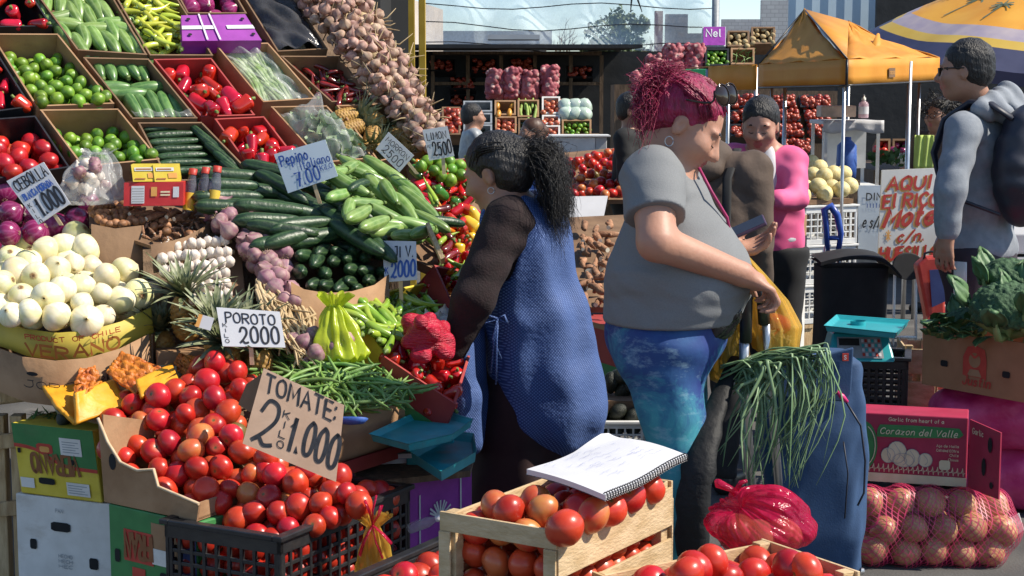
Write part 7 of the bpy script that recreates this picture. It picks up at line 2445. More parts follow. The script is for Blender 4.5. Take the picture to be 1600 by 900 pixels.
def tiedye(m,z0,z1):
 def fn(N,L):
  ge=N.new('ShaderNodeNewGeometry');sx=N.new('ShaderNodeSeparateXYZ');L.new(ge.outputs['Position'],sx.inputs[0])
  nz=N.new('ShaderNodeTexNoise');nz.inputs['Scale'].default_value=6;nz.inputs['Detail'].default_value=9;nz.inputs['Roughness'].default_value=.7;nz.inputs['Distortion'].default_value=.8
  L.new(ge.outputs['Position'],nz.inputs[0])
  a=N.new('ShaderNodeMath');a.operation='MULTIPLY_ADD';a.inputs[1].default_value=1.1;L.new(nz.outputs[0],a.inputs[0]);L.new(sx.outputs[2],a.inputs[2])
  mr=N.new('ShaderNodeMapRange');mr.inputs[1].default_value,mr.inputs[2].default_value=z1+.50,z0+.60
  L.new(a.outputs[0],mr.inputs[0])
  return mr.outputs[0]
 return overlay(m,(.05,.30,.36),fn)
tiedye(m_legg,.55,.86)
overlay(m_legg,(.30,.46,.55),blotch(5.5,.53,.68,.8))
folds(m_legg,(2.5,2.5,4),.3,.03)
m_brownj=M('brown_jacket',(.075,.050,.036),(.105,.07,.05),rough=.8,ns=8,bump=.15,bs=60)
folds(m_brownj,(1.5,1.5,2.2),.25,.05)
m_pinkj=M('hot_pink_jacket',(.70,.09,.24),(.76,.14,.30),rough=.7,ns=8)
folds(m_pinkj,(2,2,3),.3,.05)
m_blackc=M('black_cloth',(.010,.010,.011),(.017,.017,.018),rough=.85,ns=14)
m_trous=M('dark_track_trousers',(.022,.014,.022),(.03,.02,.03),rough=.8,ns=14)
m_navy=M('navy_nylon',(.010,.012,.024),(.018,.02,.034),rough=.5,ns=14,bump=.1)
def strands(name,starts,fn,m,n,r,parent,w=.0022,seg=6):
 mb=MB(m)
 for k in range(n):
  p=starts(r)
  pts=fn(p,r)
  pts=smooth(pts,2);mb.tube(pts,[w*(1-.7*i/(len(pts)-1))for i in range(len(pts))],3)
 return mb.build(name,parent)
def floor_pt(p,z=.08):
 return V((p.x,p.y,z))
f=V((-.90,.44,0)).normalized();s=V((-f.y,f.x,0))
J=dict(f=f,s=s,head=at(774,272,5.08),neck=at(806,322,5.12),che=at(828,395,5.12),pel=at(840,560,5.14),shL=at(792,347,4.99),shR=at(815,334,5.28),elL=at(740,464,4.90),wrL=at(704,550,4.93),elR=at(752,455,5.32),wrR=at(702,545,5.2),hipL=at(840,595,5.06),hipR=at(858,595,5.22))
for g,dx in(('L',-.01),('R',.03)):
 J['kn'+g]=V((J['hip'+g].x-.03,J['hip'+g].y,.42));J['an'+g]=V((J['hip'+g].x-.02,J['hip'+g].y+.02,.08))
root,q,Rm=person(J,'stooping market woman in a blue patterned apron over a dark maroon sweater',m_skin2,m_hairblk,m_maroon,None,res=.0075,hd=(-.86,.36,-.36),hu=(-.36,.1,.93),hs=.95,wid=.155,dep=.108,belly=.02,top_m='sweater',hand_d=((-.55,.1,-.9),(-.6,.0,-.8)),hand_n=((.3,.8,-.2),(.3,-.8,0)),arm_r=(.060,.048,.034),fold=.0028,build_hair=False,curl=.8)
cx=J['pel']
sdf_mesh([C(cx+V((0,0,.06)),V((cx.x-.05,cx.y,.20)),.150,.185,.05),C(V((cx.x-.05,cx.y-.03,.3)),V((cx.x-.06,cx.y-.03,.16)),.16,.165,.04)],.010,'skirt',m_skirt,parent=root,disp=ruffle([((1,.8,0),48,.007,.5),((.3,.2,1),20,.003,1)],2))
A=torso_prims(J['pel']+V((0,0,.02)),J['che'],(J['shL'].lerp(J['shR'],.24),J['shR'].lerp(J['shL'],.24)),s,f,.155,.110,.02,infl=.024)
w0_=at(846,505,5.12)
A+=[C(w0_,V((at(862,650,5.12).x,5.12,.56)),.150,.180,.06)]
A+=[EL(J['shL']+V((-.035,-.02,-.03)),(.075,.085,.17),None,-.02),EL(J['elL'].lerp(J['shL'],.4)+V((-.03,-.03,0)),(.075,.06,.15),None,-.02)]
A+=[EL(J['neck']+f*.03+V((0,0,.05)),(.085,.085,.07),None,-.02)]
A+=[EL(V((at(782,655,5.0).x,4.92,.50)),(.050,.15,.30),Matrix.Rotation(radians(-8),3,'Y'),-.02)]
apr=sdf_mesh(A,.0075,'apron',m_apron,parent=root,disp=ruffle([((1,.6,.15),42,.006,.7),((.2,.1,1),26,.003,1),((.7,-.7,.3),80,.002,1.2)],7))
pz=[at(725,540,4.96),at(722,620,4.96),at(726,690,4.97)]
sdf_mesh([C(pz[0],pz[1],.035,.05,.03),C(pz[1],pz[2],.05,.052,.03),C(pz[0]+V((.03,.1,.02)),pz[2]+V((.02,.12,0)),.04,.06,.04)],.0075,'apron_front',m_apron,parent=root,disp=ruffle([((1,.6,0),60,.006,.7)],3))
mb=MB(m_apron)
for k,(x,y)in enumerate(((775,600),(768,582),(783,560))):
 a=at(778,498,4.90)
 mb.tube([a,at(776-3*k,530,4.885),at(x,y,4.90)],[.012,.011,.009],6,flat=.35)
for k in range(2):
 a=at(778,498,4.90)
 mb.tube([a,a+V((-.03+.05*k,-.008,.012)),a+V((-.04+.07*k,-.006,-.012)),a],.007,6,flat=.5)
mb.build('apron_tie',root)
Hh=[EL(q(-.022,0,.042),(.102,.086,.093),Rm,.01),EL(q(-.06,0,-.01),(.07,.086,.08),Rm,.03),EL(q(-.105,0,.02),(.05,.055,.06),Rm,.03),EL(q(.10,0,-.05),(.085,.11,.115),Rm,-.02)]
Hh+=[EL(q(-.006,y*.095,-.012),(.026,.03,.04),Rm,-.01)for y in(1,-1)]
sdf_mesh(Hh,.0065,'hair',m_hairblk,parent=root,disp=ruffle([((.3,.3,1),210,.001,1.5),((1,.3,0),160,.001,1.5)],5))
hair_overlay(root,q,m_hairblk,500,3,back=(-.13,0,.02),hw=.088,top=.136,hl=(.058,.088))
rv=random.Random(9)
pt0=q(-.12,0,.02)
def tail(p,r):
 e=at(r.gauss(878,11),r.gauss(325,26),5.03+r.gauss(0,.04))
 m_=p.lerp(e,.4)+V((r.gauss(.03,.022),r.gauss(0,.03),r.gauss(.045,.02)))
 j=lambda:V((r.gauss(0,.012),r.gauss(0,.012),r.gauss(0,.012)))
 return[p,p.lerp(m_,.5)+V((0,0,.01))+j(),m_,m_.lerp(e,.35)+j(),m_.lerp(e,.7)+j(),e]
strands('ponytail',lambda r:pt0+V((r.gauss(0,.015),r.gauss(0,.015),r.gauss(0,.018))),tail,m_hairblk,1700,rv,root,w=.0010)
mb=MB(m_steel);e_=q(-.005,.088,-.042);mb.tube([e_+V((.010*cos(a),0,.010*sin(a)-.008))for a in[i*pi/6 for i in range(13)]],.0014,5);mb.build('earring',root)
f=V((.995,-.09,0)).normalized();s=V((-f.y,f.x,0))
J=dict(f=f,s=s,head=at(1070,199,4.40),neck=at(1041,266,4.42),che=at(1050,370,4.43),pel=at(1040,505,4.44),shR=at(1020,288,4.26),shL=at(1048,290,4.60),elR=at(1026,378,4.16),wrR=at(1158,428,4.27),elL=at(1090,392,4.66),wrL=at(1130,398,4.54),hipR=at(1033,560,4.35),hipL=at(1046,560,4.53),knR=at(1070,742,4.32),knL=at(1062,748,4.56))
J['anR']=V((J['knR'].x-.06,4.36,.08));J['anL']=V((J['knL'].x-.10,4.58,.08))
root,q,Rm=person(J,'heavy woman with tied-up magenta hair, grey t-shirt and tie-dye leggings, looking down',m_skin1,m_hairpink,m_greytee,m_legg,res=.0065,hd=(.82,-.18,-.55),hu=(.5,.0,.85),hs=1.0,wid=.195,dep=.140,belly=.08,chest=.86,sleeve='short',legs='leggings',hand_d=((.85,-.12,.25),(.80,.28,-.42)),hand_n=((.05,-.35,.9),(-.3,.1,-1)),arm_r=(.062,.049,.033),fold=.0024,thigh=.098,wide=1.10,build_hair=False,lids=True,hem=.008,curls=((.4,.45,.5,.55),(1.15,1.2,1.2,1.25)),thumbs=(1,-1),curl=1.0,shoe=m_blackpl)
Hh=[EL(q(-.026,0,.046),(.104,.098,.092),Rm,.01),EL(q(-.07,0,.0),(.055,.085,.07),Rm,.03),EL(q(-.115,0,.055),(.045,.055,.05),Rm,.03),EL(q(.115,0,-.05),(.105,.115,.122),Rm,-.02),EL(q(.02,0,-.09),(.07,.12,.06),Rm,-.02)]
Hh+=[EL(q(-.006,y*.10,-.018),(.024,.03,.038),Rm,-.01)for y in(1,-1)]
sdf_mesh(Hh,.0065,'hair',m_hairpink,parent=root,disp=ruffle([((.3,.2,1),190,.0012,1.5),((1,.3,.3),150,.001,1.5)],5))
bun=at(1030,158,4.40)
def puff(p,r):
 k=r.random()
 if k<.3:
  e=at(r.gauss(1052,14),r.gauss(112,9),4.4+r.gauss(0,.04))
 elif k<.75:
  e=at(r.gauss(1008,9),r.gauss(185,22),4.4+r.gauss(0,.06))
 else:
  e=at(r.gauss(1015,16),r.gauss(150,22),4.4+r.gauss(0,.07))
 m_=p.lerp(e,.5)+V((r.gauss(-.012,.015),r.gauss(0,.02),r.gauss(.028,.014)))
 return[p,p.lerp(m_,.6)+V((0,0,.005)),m_,m_.lerp(e,.6)+V((r.gauss(0,.008),0,.004)),e]
rv=random.Random(4)
strands('ponytail',lambda r:bun+V((r.gauss(0,.018),r.gauss(0,.02),r.gauss(0,.018))),puff,m_hairpink,1100,rv,root,w=.0016)
hair_overlay(root,q,m_hairpink,480,5,back=(-.12,0,.06),hw=.101,top=.140,hl=(.068,.094))
mb=MB(m_steel);e_=q(-.012,-.092,-.048);mb.tube([e_+V((.011*cos(a),-.002,.013*sin(a)-.010))for a in[i*pi/6 for i in range(13)]],.0016,5);mb.build('earring',root)
mb=MB(M('magenta_cord',(.30,.02,.10),rough=.6))
mb.tube([at(1092,262,4.36),at(1112,300,4.33),at(1136,340,4.36),at(1145,385,4.40)],.0045,5)
mb.build('lanyard',root)
mb=MB(m_greytee)
nk=J['neck']
mb.build
mb=MB(M('tee_trim',(.13,.135,.14),rough=.85))
mb.tube([nk+Rm@V((.070*cos(a)+.012,.080*sin(a),.022-.018*cos(a)))for a in[i*pi/12 for i in range(25)]],.0055,6)
mb.build('collar',root)
t=thing('sunglasses','dark sunglasses pushed up on the magenta hair','sunglasses',q(.06,0,.12))
lc=[at(1128,149,4.29),at(1141,147,4.37)]
lr=basis(V((.35,.2,-.9)),V((.55,-.80,.22)))
mb=MB(m_eyed)
for c in lc:
 mb.lathe([(.0001,.004),(.022,.003),(.026,0),(.022,-.003)],16,M=Matrix.Translation(c)@lr.to_4x4()@Matrix.Diagonal((1.15,.95,1,1)))
mb.build('lens',t)
mb=MB(m_eyed)
for c in lc:
 mb.tube([c+lr@V((.030*cos(a),.025*sin(a),.002))for a in[i*pi/8 for i in range(17)]],.0018,5)
mb.mat(m_eyed).tube(smooth([lc[0]+V((-.02,0,.012)),q(.03,-.108,.088),q(-.03,-.110,.058)],4),.003,5)
mb.build('frame',t)
hp=J['wrL']+V((.075,-.02,.035))
t=thing('phone','dark mobile phone held flat in the pink-haired woman\'s left hand','phone',hp)
a,b_=at(1118,388,4.46),at(1200,352,4.44)
e1=(b_-a).normalized()
e2=V((.0,.9,.25)).normalized()
MB(M('phone_case',(.06,.03,.06),rough=.35)).obox(a+e1*.01,e1*.145,e2*.072,e1.cross(e2).normalized()*.009).build('body',t,bevel=.003)
nn=e1.cross(e2).normalized()
if nn.z<0:nn=-nn
MB(M('phone_glass',(.02,.02,.025),rough=.08)).obox(a+e1*.014+e2*.004+nn*.0093,e1*.137,e2*.064,nn*.0006).build('screen',t)
f=V((-.75,.66,0)).normalized();s=V((-f.y,f.x,0))
J=dict(f=f,s=s,head=at(1507,112,6.68),neck=at(1533,158,6.70),che=at(1534,242,6.75),pel=at(1526,392,6.75),shL=at(1506,204,6.55),shR=at(1556,192,6.95),elL=at(1484,296,6.46),wrL=at(1480,366,6.48),elR=at(1545,295,7.05),wrR=at(1530,365,7.02),hipL=at(1514,405,6.66),hipR=at(1540,405,6.84))
for g in 'LR':
 J['kn'+g]=V((J['hip'+g].x-.01,J['hip'+g].y,.50));J['an'+g]=V((J['hip'+g].x,J['hip'+g].y,.08))
root,q,Rm=person(J,'man in a grey hooded sweatshirt with a dark backpack, seen from behind looking left',m_skin2,m_hairblk,m_greysw,m_trous,res=.0085,hd=(-.92,.38,-.06),hs=.98,wid=.19,dep=.125,belly=.02,top_m='sweatshirt',hand_d=((-.1,0,-1),(0,0,-1)),arm_r=(.058,.046,.033),fold=.0025,hem=-.02,hairstyle='short',thigh=.09)
sdf_mesh([C(at(1545,162,6.62),at(1574,152,6.8),.045,.055,.04),C(at(1574,152,6.8),at(1585,178,6.72),.055,.05,.04),C(at(1528,170,6.56),at(1570,178,6.62),.035,.045,.04)],.009,'hood',m_greysw,parent=root,disp=ruffle([((1,.4,.6),60,.006,1)],3))
mb=MB(m_whitepl)
mb.grid(lambda u,v:J['hipL'].lerp(J['anL'],v)+s*(.120-.05*v)+f*(-.02+.028*(u-.5)*2)+V((0,0,-.0)),3,12)
solid(mb.build('trouser_stripe',root),.004)
t=thing('sunglasses','dark wraparound sunglasses on the man with the backpack','sunglasses',q(.1,0,0))
mb=MB(m_eyed)
mb.grid(lambda u,v:q(.108-.05*(2*u-1)**2,.066*(2*u-1),.022-.034*v),12,3)
for y in(1,-1):
 mb.tube([q(.06,y*.068,.018),q(-.01,y*.085,.014)],.003,5)
mb.build('frame',t)
bk=J['che']-f*.20+s*.045+V((0,0,-.05))
t=thing('backpack','dark navy backpack on the man in the grey sweatshirt','backpack',bk-V((0,0,.25)))
Rb_=basis(f,V((0,0,1)))
sdf_mesh([EL(bk,(.11,.165,.235),Rb_,.04),EL(bk-f*.05+V((0,0,-.08)),(.08,.125,.12),Rb_,.03),EL(bk-f*.02+V((0,0,.16)),(.08,.13,.10),Rb_,.03)],.009,'bag',m_navy,parent=t,disp=ruffle([((.2,.4,1),60,.003,1)],3))
for g,k in(('L',1),('R',-1)):
 sh_=J['sh'+g].lerp(J['sh'+('R' if g=='L' else 'L')],.18)
 MB(m_navy).tube([bk+s*k*.10+V((0,0,.20)),sh_-f*.09+V((0,0,.10)),sh_+V((0,0,.108)),sh_+f*.10+s*k*.02+V((0,0,.035)),sh_+f*.13+s*k*.05+V((0,0,-.10)),sh_+f*.07+s*k*.085+V((0,0,-.26)),bk+s*k*.15+f*.02+V((0,0,-.18))],[.03,.032,.034,.034,.03,.022,.018],8,flat=.4).build('strap',t)
mb=MB(m_cream)
p=bk+s*.06-f*.128+V((0,0,-.09))
for k in range(2):
 mb.cbox(bk+s*.128-f*.055+V((0,0,-.02-.06*k)),s*.006,f*.012,(0,0,.022))
mb.build('zip_pull',t)
lp=V((at(1203,300,7.7).x,7.7,0))
J=stand(lp,250,1.56,'front',.05)
f,s=J['f'],J['s']
J['head']=at(1188,197,7.6)
J['shL']=at(1240,254,7.62);J['elL']=at(1243,310,7.5);J['wrL']=at(1212,312,7.38)
root,q,Rm=person(J,'young woman in a hot pink jacket over a white shirt, dark hair tied back',m_skin1,m_hairblk,m_pinkj,m_blackc,hd=(-.26,-.92,-.30),hu=(-.05,-.3,.95),wid=.16,dep=.10,top_m='jacket',hairstyle='tied',res=.009,hand_d=((-.9,-.3,.1),(.3,-.9,.1)),lids=True)
mb=MB(m_paper)
n_=J['che']+f*.118
ins=[EL(J['che']+f*.085+V((0,0,.03)),(.05,.06,.19),basis(f,V((0,0,1))),.03),EL(J['pel']+f*.02+V((0,0,.04)),(.115,.165,.06),basis(f,V((0,0,1))),.03)]
sdf_mesh(ins,.009,'shirt',m_paper,parent=root)
lp=V((at(1106,300,6.3).x,6.3,0))
J=stand(lp,62,1.57,'down',.0)
J['head']+=V((-.05,0,-.05));J['neck'].x-=.02
root,q,Rm=person(J,'person in a brown jacket with a shoulder strap, back turned, beyond the pink-haired woman',m_skin2,m_hairblk,m_brownj,m_blackc,wid=.20,dep=.14,top_m='jacket',res=.010,fold=.003,arm_r=(.062,.052,.034))
sdf_mesh([EL(J['neck']-J['f']*.03+V((0,0,.02)),(.10,.13,.075),basis(J['f'],V((0,0,1))),.03),EL(J['neck']-J['f']*.10-V((0,0,.03)),(.07,.12,.06),basis(J['f'],V((0,0,1))),.04)],.010,'hood',m_brownj,parent=root)
mb=MB(m_blackc)
f,s=J['f'],J['s']
mb.tube([J['shR']+s*.07+V((0,0,.085))+f*.02,J['shR']+s*.05-f*.14+V((0,0,-.02)),J['shR']+s*.04-f*.17+V((0,0,-.25)),J['shR']-s*.05-f*.15+V((0,0,-.45))],.018,6,flat=.18)
mb.build('shoulder_strap',root)
bgp=[((985,11.5,1.56),-20,'man with short dark hair in a black t-shirt in front of the dark stall',m_skin2,m_hairblk,m_blackc,m_blackc,'short'),((738,15.5,1.46),10,'person with dark hair and grey jacket behind the limon card',m_skin2,m_hairblk,m_greypl,m_blackc,'short'),((832,14.5,1.32),200,'short person with reddish brown hair behind the vendor',m_skin2,m_hairbrn,m_inkblue,m_blackc,'tied'),((1466,11.6,1.52),215,'woman with curly dark hair and glasses beside the man with the backpack',m_skin2,m_hairblk,m_brownj,m_blackc,'tied')]
for(px,d,h),hd_,lb,sk,hr,tp_,bt_,hs_ in bgp:
 lp=V((at(px,300,d).x,d,0))
 J=stand(lp,hd_,h,'front' if px in(1466,985)else 'down')
 root,q,Rm=person(J,lb,sk,hr,tp_,bt_,wid=.165,dep=.105,hairstyle=hs_,res=.011 if d<12 else.014)
 if px==1466:
  mb=MB(m_eyed)
  for y in(1,-1):
   mb.tube([q(.108,y*.032+.024*cos(a),.004+.018*sin(a))for a in[i*pi/6 for i in range(13)]],.002,4)
  mb.build('glasses',root)
  rv=random.Random(2)
  strands('curls',lambda r:q(-.03,0,.06)+V((r.gauss(0,.07),r.gauss(0,.07),r.gauss(.0,.05))),lambda p,r:[p,p+V((r.gauss(0,.03),r.gauss(0,.03),r.gauss(.01,.03))),p+V((r.gauss(0,.05),r.gauss(0,.05),r.gauss(0,.04)))],m_hairblk,240,rv,root,w=.005)
  m_lg=M('lime_cloth',(.36,.46,.10),(.42,.52,.14),rough=.8,ns=12)
  c0=at(1443,211,11.2)
  mb=MB(m_lg)
  mb.grid(lambda u,v:c0+V((-.06+.13*u,.012*sin(16*u+2*v),-.23*v)),16,10)
  solid(tag(mb.build('green_cloth'),'lime green cloth held up by the curly-haired woman','cloth'),.005)
# middle distance between the two women
MP=Plane(at(880,300,11.2),at(980,300,11.2),at(930,250,12.2))
heap(TOM,MP,[(872,258),(900,248),(940,240),(965,236),(988,240),(988,304),(945,306),(905,304),(882,302)],.072,'tomato in the pile behind the blank white card','tomato','tomatoes behind the blank card',12.5,layers=2,off=.02,second=.6,buried='pile_tomatoes')
heap([MIXP[3]]and[spec_of('orange',MB(m_opep).lathe(sphere_prof(10,.5,.47),14))],MP,[(955,240),(985,232),(990,246),(965,250)],.085,'orange on the top edge of the tomato pile','orange','oranges on the tomato pile',15,layers=1,off=.05)
mb=MB(m_card_d);mb.prism([MP.hit(x,y,-.05)for x,y in((865,240),(995,228),(995,312),(875,312))],-MP.n*.03)
tag(mb.build('cardboard_sheet'),'dark cardboard under the distant tomato pile','cardboard')
a,b_=at(889,340,10.6),at(943,341,10.6)
mb=MB(m_paper);mb.prism([a,b_,at(950,306,10.7),at(889,307,10.7)],(0,.004,0))
tag(STUFF.pop('pile_tomatoes').build('pile_tomatoes'),'tomatoes buried in the distant pile behind the blank white card','tomatoes',kind='stuff')
tag(mb.build('blank_card'),'blank white card turned away in front of the tomato pile','card')
YP=Plane(at(905,400,8.9),at(955,400,8.9),at(930,345,9.6))
for k,(x,y)in enumerate(scatter([(905,350),(955,345),(957,470),(912,472)],13,1200)):
 lay(ROOT,YP,x,y,R.uniform(0,.05),R.uniform(-180,180),R.uniform(.11,.16),'brown knobbly root in the heap between the two women','root','roots between the two women')
for x,y,d in((922,426,8.6),(944,420,8.6),(935,455,8.55),(924,452,8.5)):
 p=at(x,y,d)
 t=MB(m_root).tube([p+V((0,.06,.01)),p+V((0,.004,0))],.032,12).mat(m_cutroot).tube([p+V((0,.004,0)),p],.028,12).build('cut_root')
 tag(t,'brown root with a pale round cut end in the heap between the women','root','cut roots between the women')
mb=MB(m_card_d);mb.prism([YP.hit(x,y,-.06)for x,y in((880,340),(985,335),(985,480),(890,480))],-YP.n*.03)
tag(mb.build('cardboard_sheet'),'dark cardboard under the brown roots','cardboard')
bx_=[at(905,474,8.4),at(965,520,7.9)]
e=bx_[1]-bx_[0];e.z=0
def pr_band(mb,o,ux,uz):
 mb.mat(m_card_grn);fq(mb,o,ux,uz,0,.0,1,.55,.002)
 mb.mat(m_card);fq(mb,o,ux,uz,0,.94,1,1,.0025)
 mb.mat(m_inkred);fq(mb,o,ux,uz,.2,.2,.4,.4,.003);fq(mb,o,ux,uz,.6,.15,.8,.4,.003)
b0_=V((at(890,560,8.2).x,8.2,.02));b1_=V((at(985,560,7.6).x,7.6,.02))
carton('printed_carton','red and green carton of roots standing behind the avocado crate',b0_,b1_,.42,.4,m_card_red,pr_band)
t=thing('white_scale','white boxy market scale behind the vendor, in front of the back stall','scale',at(905,240,13))
a,b_=at(858,238,13),at(930,238,13)
MB(m_whitepl).obox(a,b_-a,(0,.3,0),(0,0,.12)).build('tray',t,bevel=.006)
MB(m_roofg).obox(b_+V((.002,0,0)),V((.09,0,0)),(0,.3,0),(0,0,.13)).build('end_panel',t,bevel=.006)
MB(m_whitepl).obox(a+V((0,-.02,.122)),V((b_.x-a.x+.12,0,0)),(0,.34,0),(0,0,.015)).build('top_rim',t,bevel=.003)
MB(m_greypl).obox(a+V((.03,.05,-.14)),V((.33,0,0)),(0,.2,0),(0,0,.138)).build('base',t,bevel=.006)
mb=MB(m_wood_old);mb.obox(V((a.x-.1,12.9,0)),(.75,0,0),(0,.6,0),(0,0,a.z-.142));tag(mb.build('market_table'),'dark table under the white boxy scale','table')
o_=V((at(1030,690,6.75).x-.36,6.75,.02))
plastic_crate('white_crate','white lattice plastic crate of avocados between the two women',o_,V((.36,0,0)),V((.0,.34,0)),.165,m_whitepl,nx=10,ny=8,nz=4)
for k,(u,v)in enumerate([(i,j)for i in range(5)for j in range(4)]):
 for z in(.13,.185)if 0<u<4 or v else(.13,):
  put(AVO[0],TRS(o_+V((.045+.07*u,.045+.08*v,z+R.uniform(-.01,.015))),randrot(),R.uniform(.085,.1)),'dark avocado in the white lattice crate','avocado','avocados in the white crate')
for x,y in((968,588),(990,575),(1000,592),(975,608),(1008,610),(985,600),(955,598),(1014,595)):
 put(AVO[0],TRS(at(x,y,6.95),randrot(),.1),'dark avocado heaped high behind the rim of the white lattice crate','avocado','heaped avocados behind the white crate')
t=tag(MB(m_card_d).obox(o_+V((.01,.06,.19)),(.34,0,0),(0,.26,0),(0,0,.05)).build('inner_carton'),'dark carton lifting the heaped avocados in the white crate','carton')
card([(957,520),(985,528),(990,562),(960,556)],7.1,[('PALTA',.1,.55,.3,.8,.13,m_ink),('3000',.1,.08,.34,.8,.12,m_ink)],'half hidden white price card over the avocados',m_paper,stick=((972,555),(974,590)))
# shopping bags and the blue trolley
t=thing('yellow_bag','thin yellow plastic bag of vegetables hanging from the woman\'s left hand','bag',at(1205,555,4.5))
mb=MB(m_bagyel)
kb=[at(1160,398,4.47),at(1178,430,4.48),at(1198,470,4.5),at(1210,510,4.5),at(1212,545,4.5),at(1208,562,4.5)]
kr=[.012,.030,.054,.070,.060,.012]
ph=[1,3,5,2]
def yb(u,v):
 k=v*5
 i=min(int(k),4)
 c=kb[i].lerp(kb[i+1],k-i)
 rr=kr[i]+(kr[i+1]-kr[i])*(k-i)
 th=2*pi*u
 rr*=1+(.12*sin(7*th+1)+.08*sin(13*th+2)+.05*sin(21*th))*(1.1-v*.7)
 return c+V((rr*cos(th),rr*sin(th)*.8,0))
mb.grid(yb,72,40,cu=True)
mb.build('film',t)
put(RPEP[0],TRS(at(1214,505,4.5),randrot(),.085),'red pepper inside the yellow bag','pepper')
put(TOM[4],TRS(at(1205,530,4.5),randrot(),.075),'tomato at the bottom of the yellow bag','tomato')
t=thing('yellow_bag','second yellow plastic bag, stuffed with greens, behind the trolley handle','bag',at(1140,600,4.52))
kb2=[at(1150,415,4.5),at(1146,455,4.52),at(1142,510,4.54),at(1140,560,4.55),at(1140,592,4.55),at(1140,605,4.55)]
kr2=[.012,.026,.044,.056,.05,.01]
def yb2(u,v):
 k=v*5
 i=min(int(k),4)
 c=kb2[i].lerp(kb2[i+1],k-i)
 rr=kr2[i]+(kr2[i+1]-kr2[i])*(k-i)
 th=2*pi*u
 return c+V((rr*(1+(.12*sin(6*th)+.07*sin(15*th+2)))*cos(th),rr*sin(th),0))
mb=MB(m_bagyel);mb.grid(yb2,64,36,cu=True);mb.build('film',t)
mb=MB(m_leaf)
r=random.Random(15)
for k in range(60):
 p=at(r.uniform(1120,1158),r.uniform(500,595),4.54+r.uniform(-.03,.03))
 mb.tube([p,p+V((r.gauss(0,.015),0,.04)),p+V((r.gauss(0,.03),0,.08))],[.006,.008,.001],4,flat=.3)
tag(mb.build('greens'),'bundle of greens inside the second yellow bag','greens')
fn=film_blob('bag',at(1112,492,4.36),.075,.07,.072,at(1150,440,4.38),m_bagblk,6)
mb=MB(m_bagblk);mb.grid(fn,90,50,cu=True)
tag(mb.build('black_bag'),'crumpled black plastic bag tucked under the pink-haired woman\'s forearm','bag')
t=thing('shopping_trolley','blue fabric shopping trolley bag with a flap, standing by the onion bag','trolley',V((at(1275,880,4.65).x,4.7,0)))
m_tb=M('blue_trolley_fabric',(.018,.052,.125),(.028,.07,.16),rough=.8,ns=14,bump=.08,bs=200)
secs=[(888,1282,50,.08),(880,1282,60,.10),(820,1277,70,.115),(740,1270,78,.125),(680,1266,80,.125),(625,1270,76,.12),(585,1275,70,.115),(560,1278,62,.10),(548,1282,40,.06)]
def tbag(u,v):
 k=v*(len(secs)-1)
 i=min(int(k),len(secs)-2)
 w=k-i
 y,x,hw,dp=[secs[i][j]+(secs[i+1][j]-secs[i][j])*w for j in range(4)]
 c=at(x,y,4.72)
 th=2*pi*u
 cs,sn=cos(th),sin(th)
 px=abs(cs)**.45*(1 if cs>0 else-1)
 py=abs(sn)**.45*(1 if sn>0 else-1)
 wr=1+.035*sin(15*v+3*cs+2*sn+1.5*sin(3*th))+.018*sin(34*v-7*cs+2*sin(2*th))+.025*sin(5*th+7*v)
 return c+V((hw/ppm(4.72)*px*wr,dp*py*wr,.012*sin(7*th)*(1-v)))
folds(m_tb,(2.4,2.4,3.4),.5,.05)
mb=MB(m_tb);mb.grid(tbag,80,70,cu=True);mb.poly([tbag(i/40,0)for i in range(40)][::-1])
mb.poly([tbag(i/40,1)for i in range(40)])
mb.build('bag',t)
mb=MB(m_tb)
fl0=[at(x,y,4.58)for x,y in((1205,575),(1334,543),(1330,615),(1322,628),(1232,622),(1210,612))]
mb.prism(fl0,(0,.012,0))
mb.mat(m_tb)
mb.build('flap',t,bevel=.004)
mb=MB(m_inkred);p=at(1321,558,4.575);mb.cbox(p,(.018,0,0),(0,.003,0),(0,0,.022));mb.mat(m_paper);mb.write('S',p+V((-.004,-.0022,-.006)),(1,0,0),(0,0,1),.012,.18,off=.0005);mb.build('label',t)
mb=MB(M('pink_pull',(.62,.03,.16),rough=.4));mb.tube([at(1308,612,4.57),at(1316,620,4.565),at(1324,628,4.57)],[.005,.009,.005],6);mb.build('zip_pull',t)
mb=MB(m_navy)
mb.tube([at(1322,628,4.57),at(1345,665,4.56),at(1352,720,4.57),at(1350,770,4.58),at(1340,790,4.58)],.0032,5)
mb.tube([at(1318,690,4.565),at(1325,740,4.56),at(1320,810,4.57)],.0022,4)
mb.build('cord',t)
gm=MB(m_blackpl)
gp=[at(1165,535,4.42),at(1166,468,4.42),at(1172,450,4.42),at(1186,452,4.41),at(1192,470,4.42),at(1194,505,4.44)]
gm.tube(gp,[.017,.018,.019,.018,.018,.017],10)
gm.build('handle',t)
fm=MB(m_steel)
fm.tube([at(1163,530,4.421),at(1162,600,4.46),at(1180,840,4.62)],.014,8)
fm.tube([at(1196,500,4.441),at(1204,600,4.50),at(1225,860,4.66)],.012,8)
fm.tube([V((at(1180,840,4.62).x,4.62,.14)),V((at(1180,840,4.62).x+.34,4.72,.14))],.010,6)
fm.build('frame',t)
for px,d in((1168,4.60),(1320,4.92)):
 c=V((at(px,800,d).x,d,.085))
 w=MB(m_blackpl)
 Mw=Matrix.Translation(c)@Matrix.Rotation(radians(90),4,'Y')@Matrix.Rotation(radians(12),4,'X')
 w.lathe([(.05,-.014),(.08,-.014),(.085,0),(.08,.014),(.05,.014)],24,M=Mw).mat(m_greypl).lathe([(.001,-.008),(.05,-.006),(.05,.006),(.001,.008)],16,M=Mw)
 w.build('wheel',t)
sm=MB(M('black_lining',(.003,.003,.0035),rough=.7,ns=12,bump=.6,bs=30))
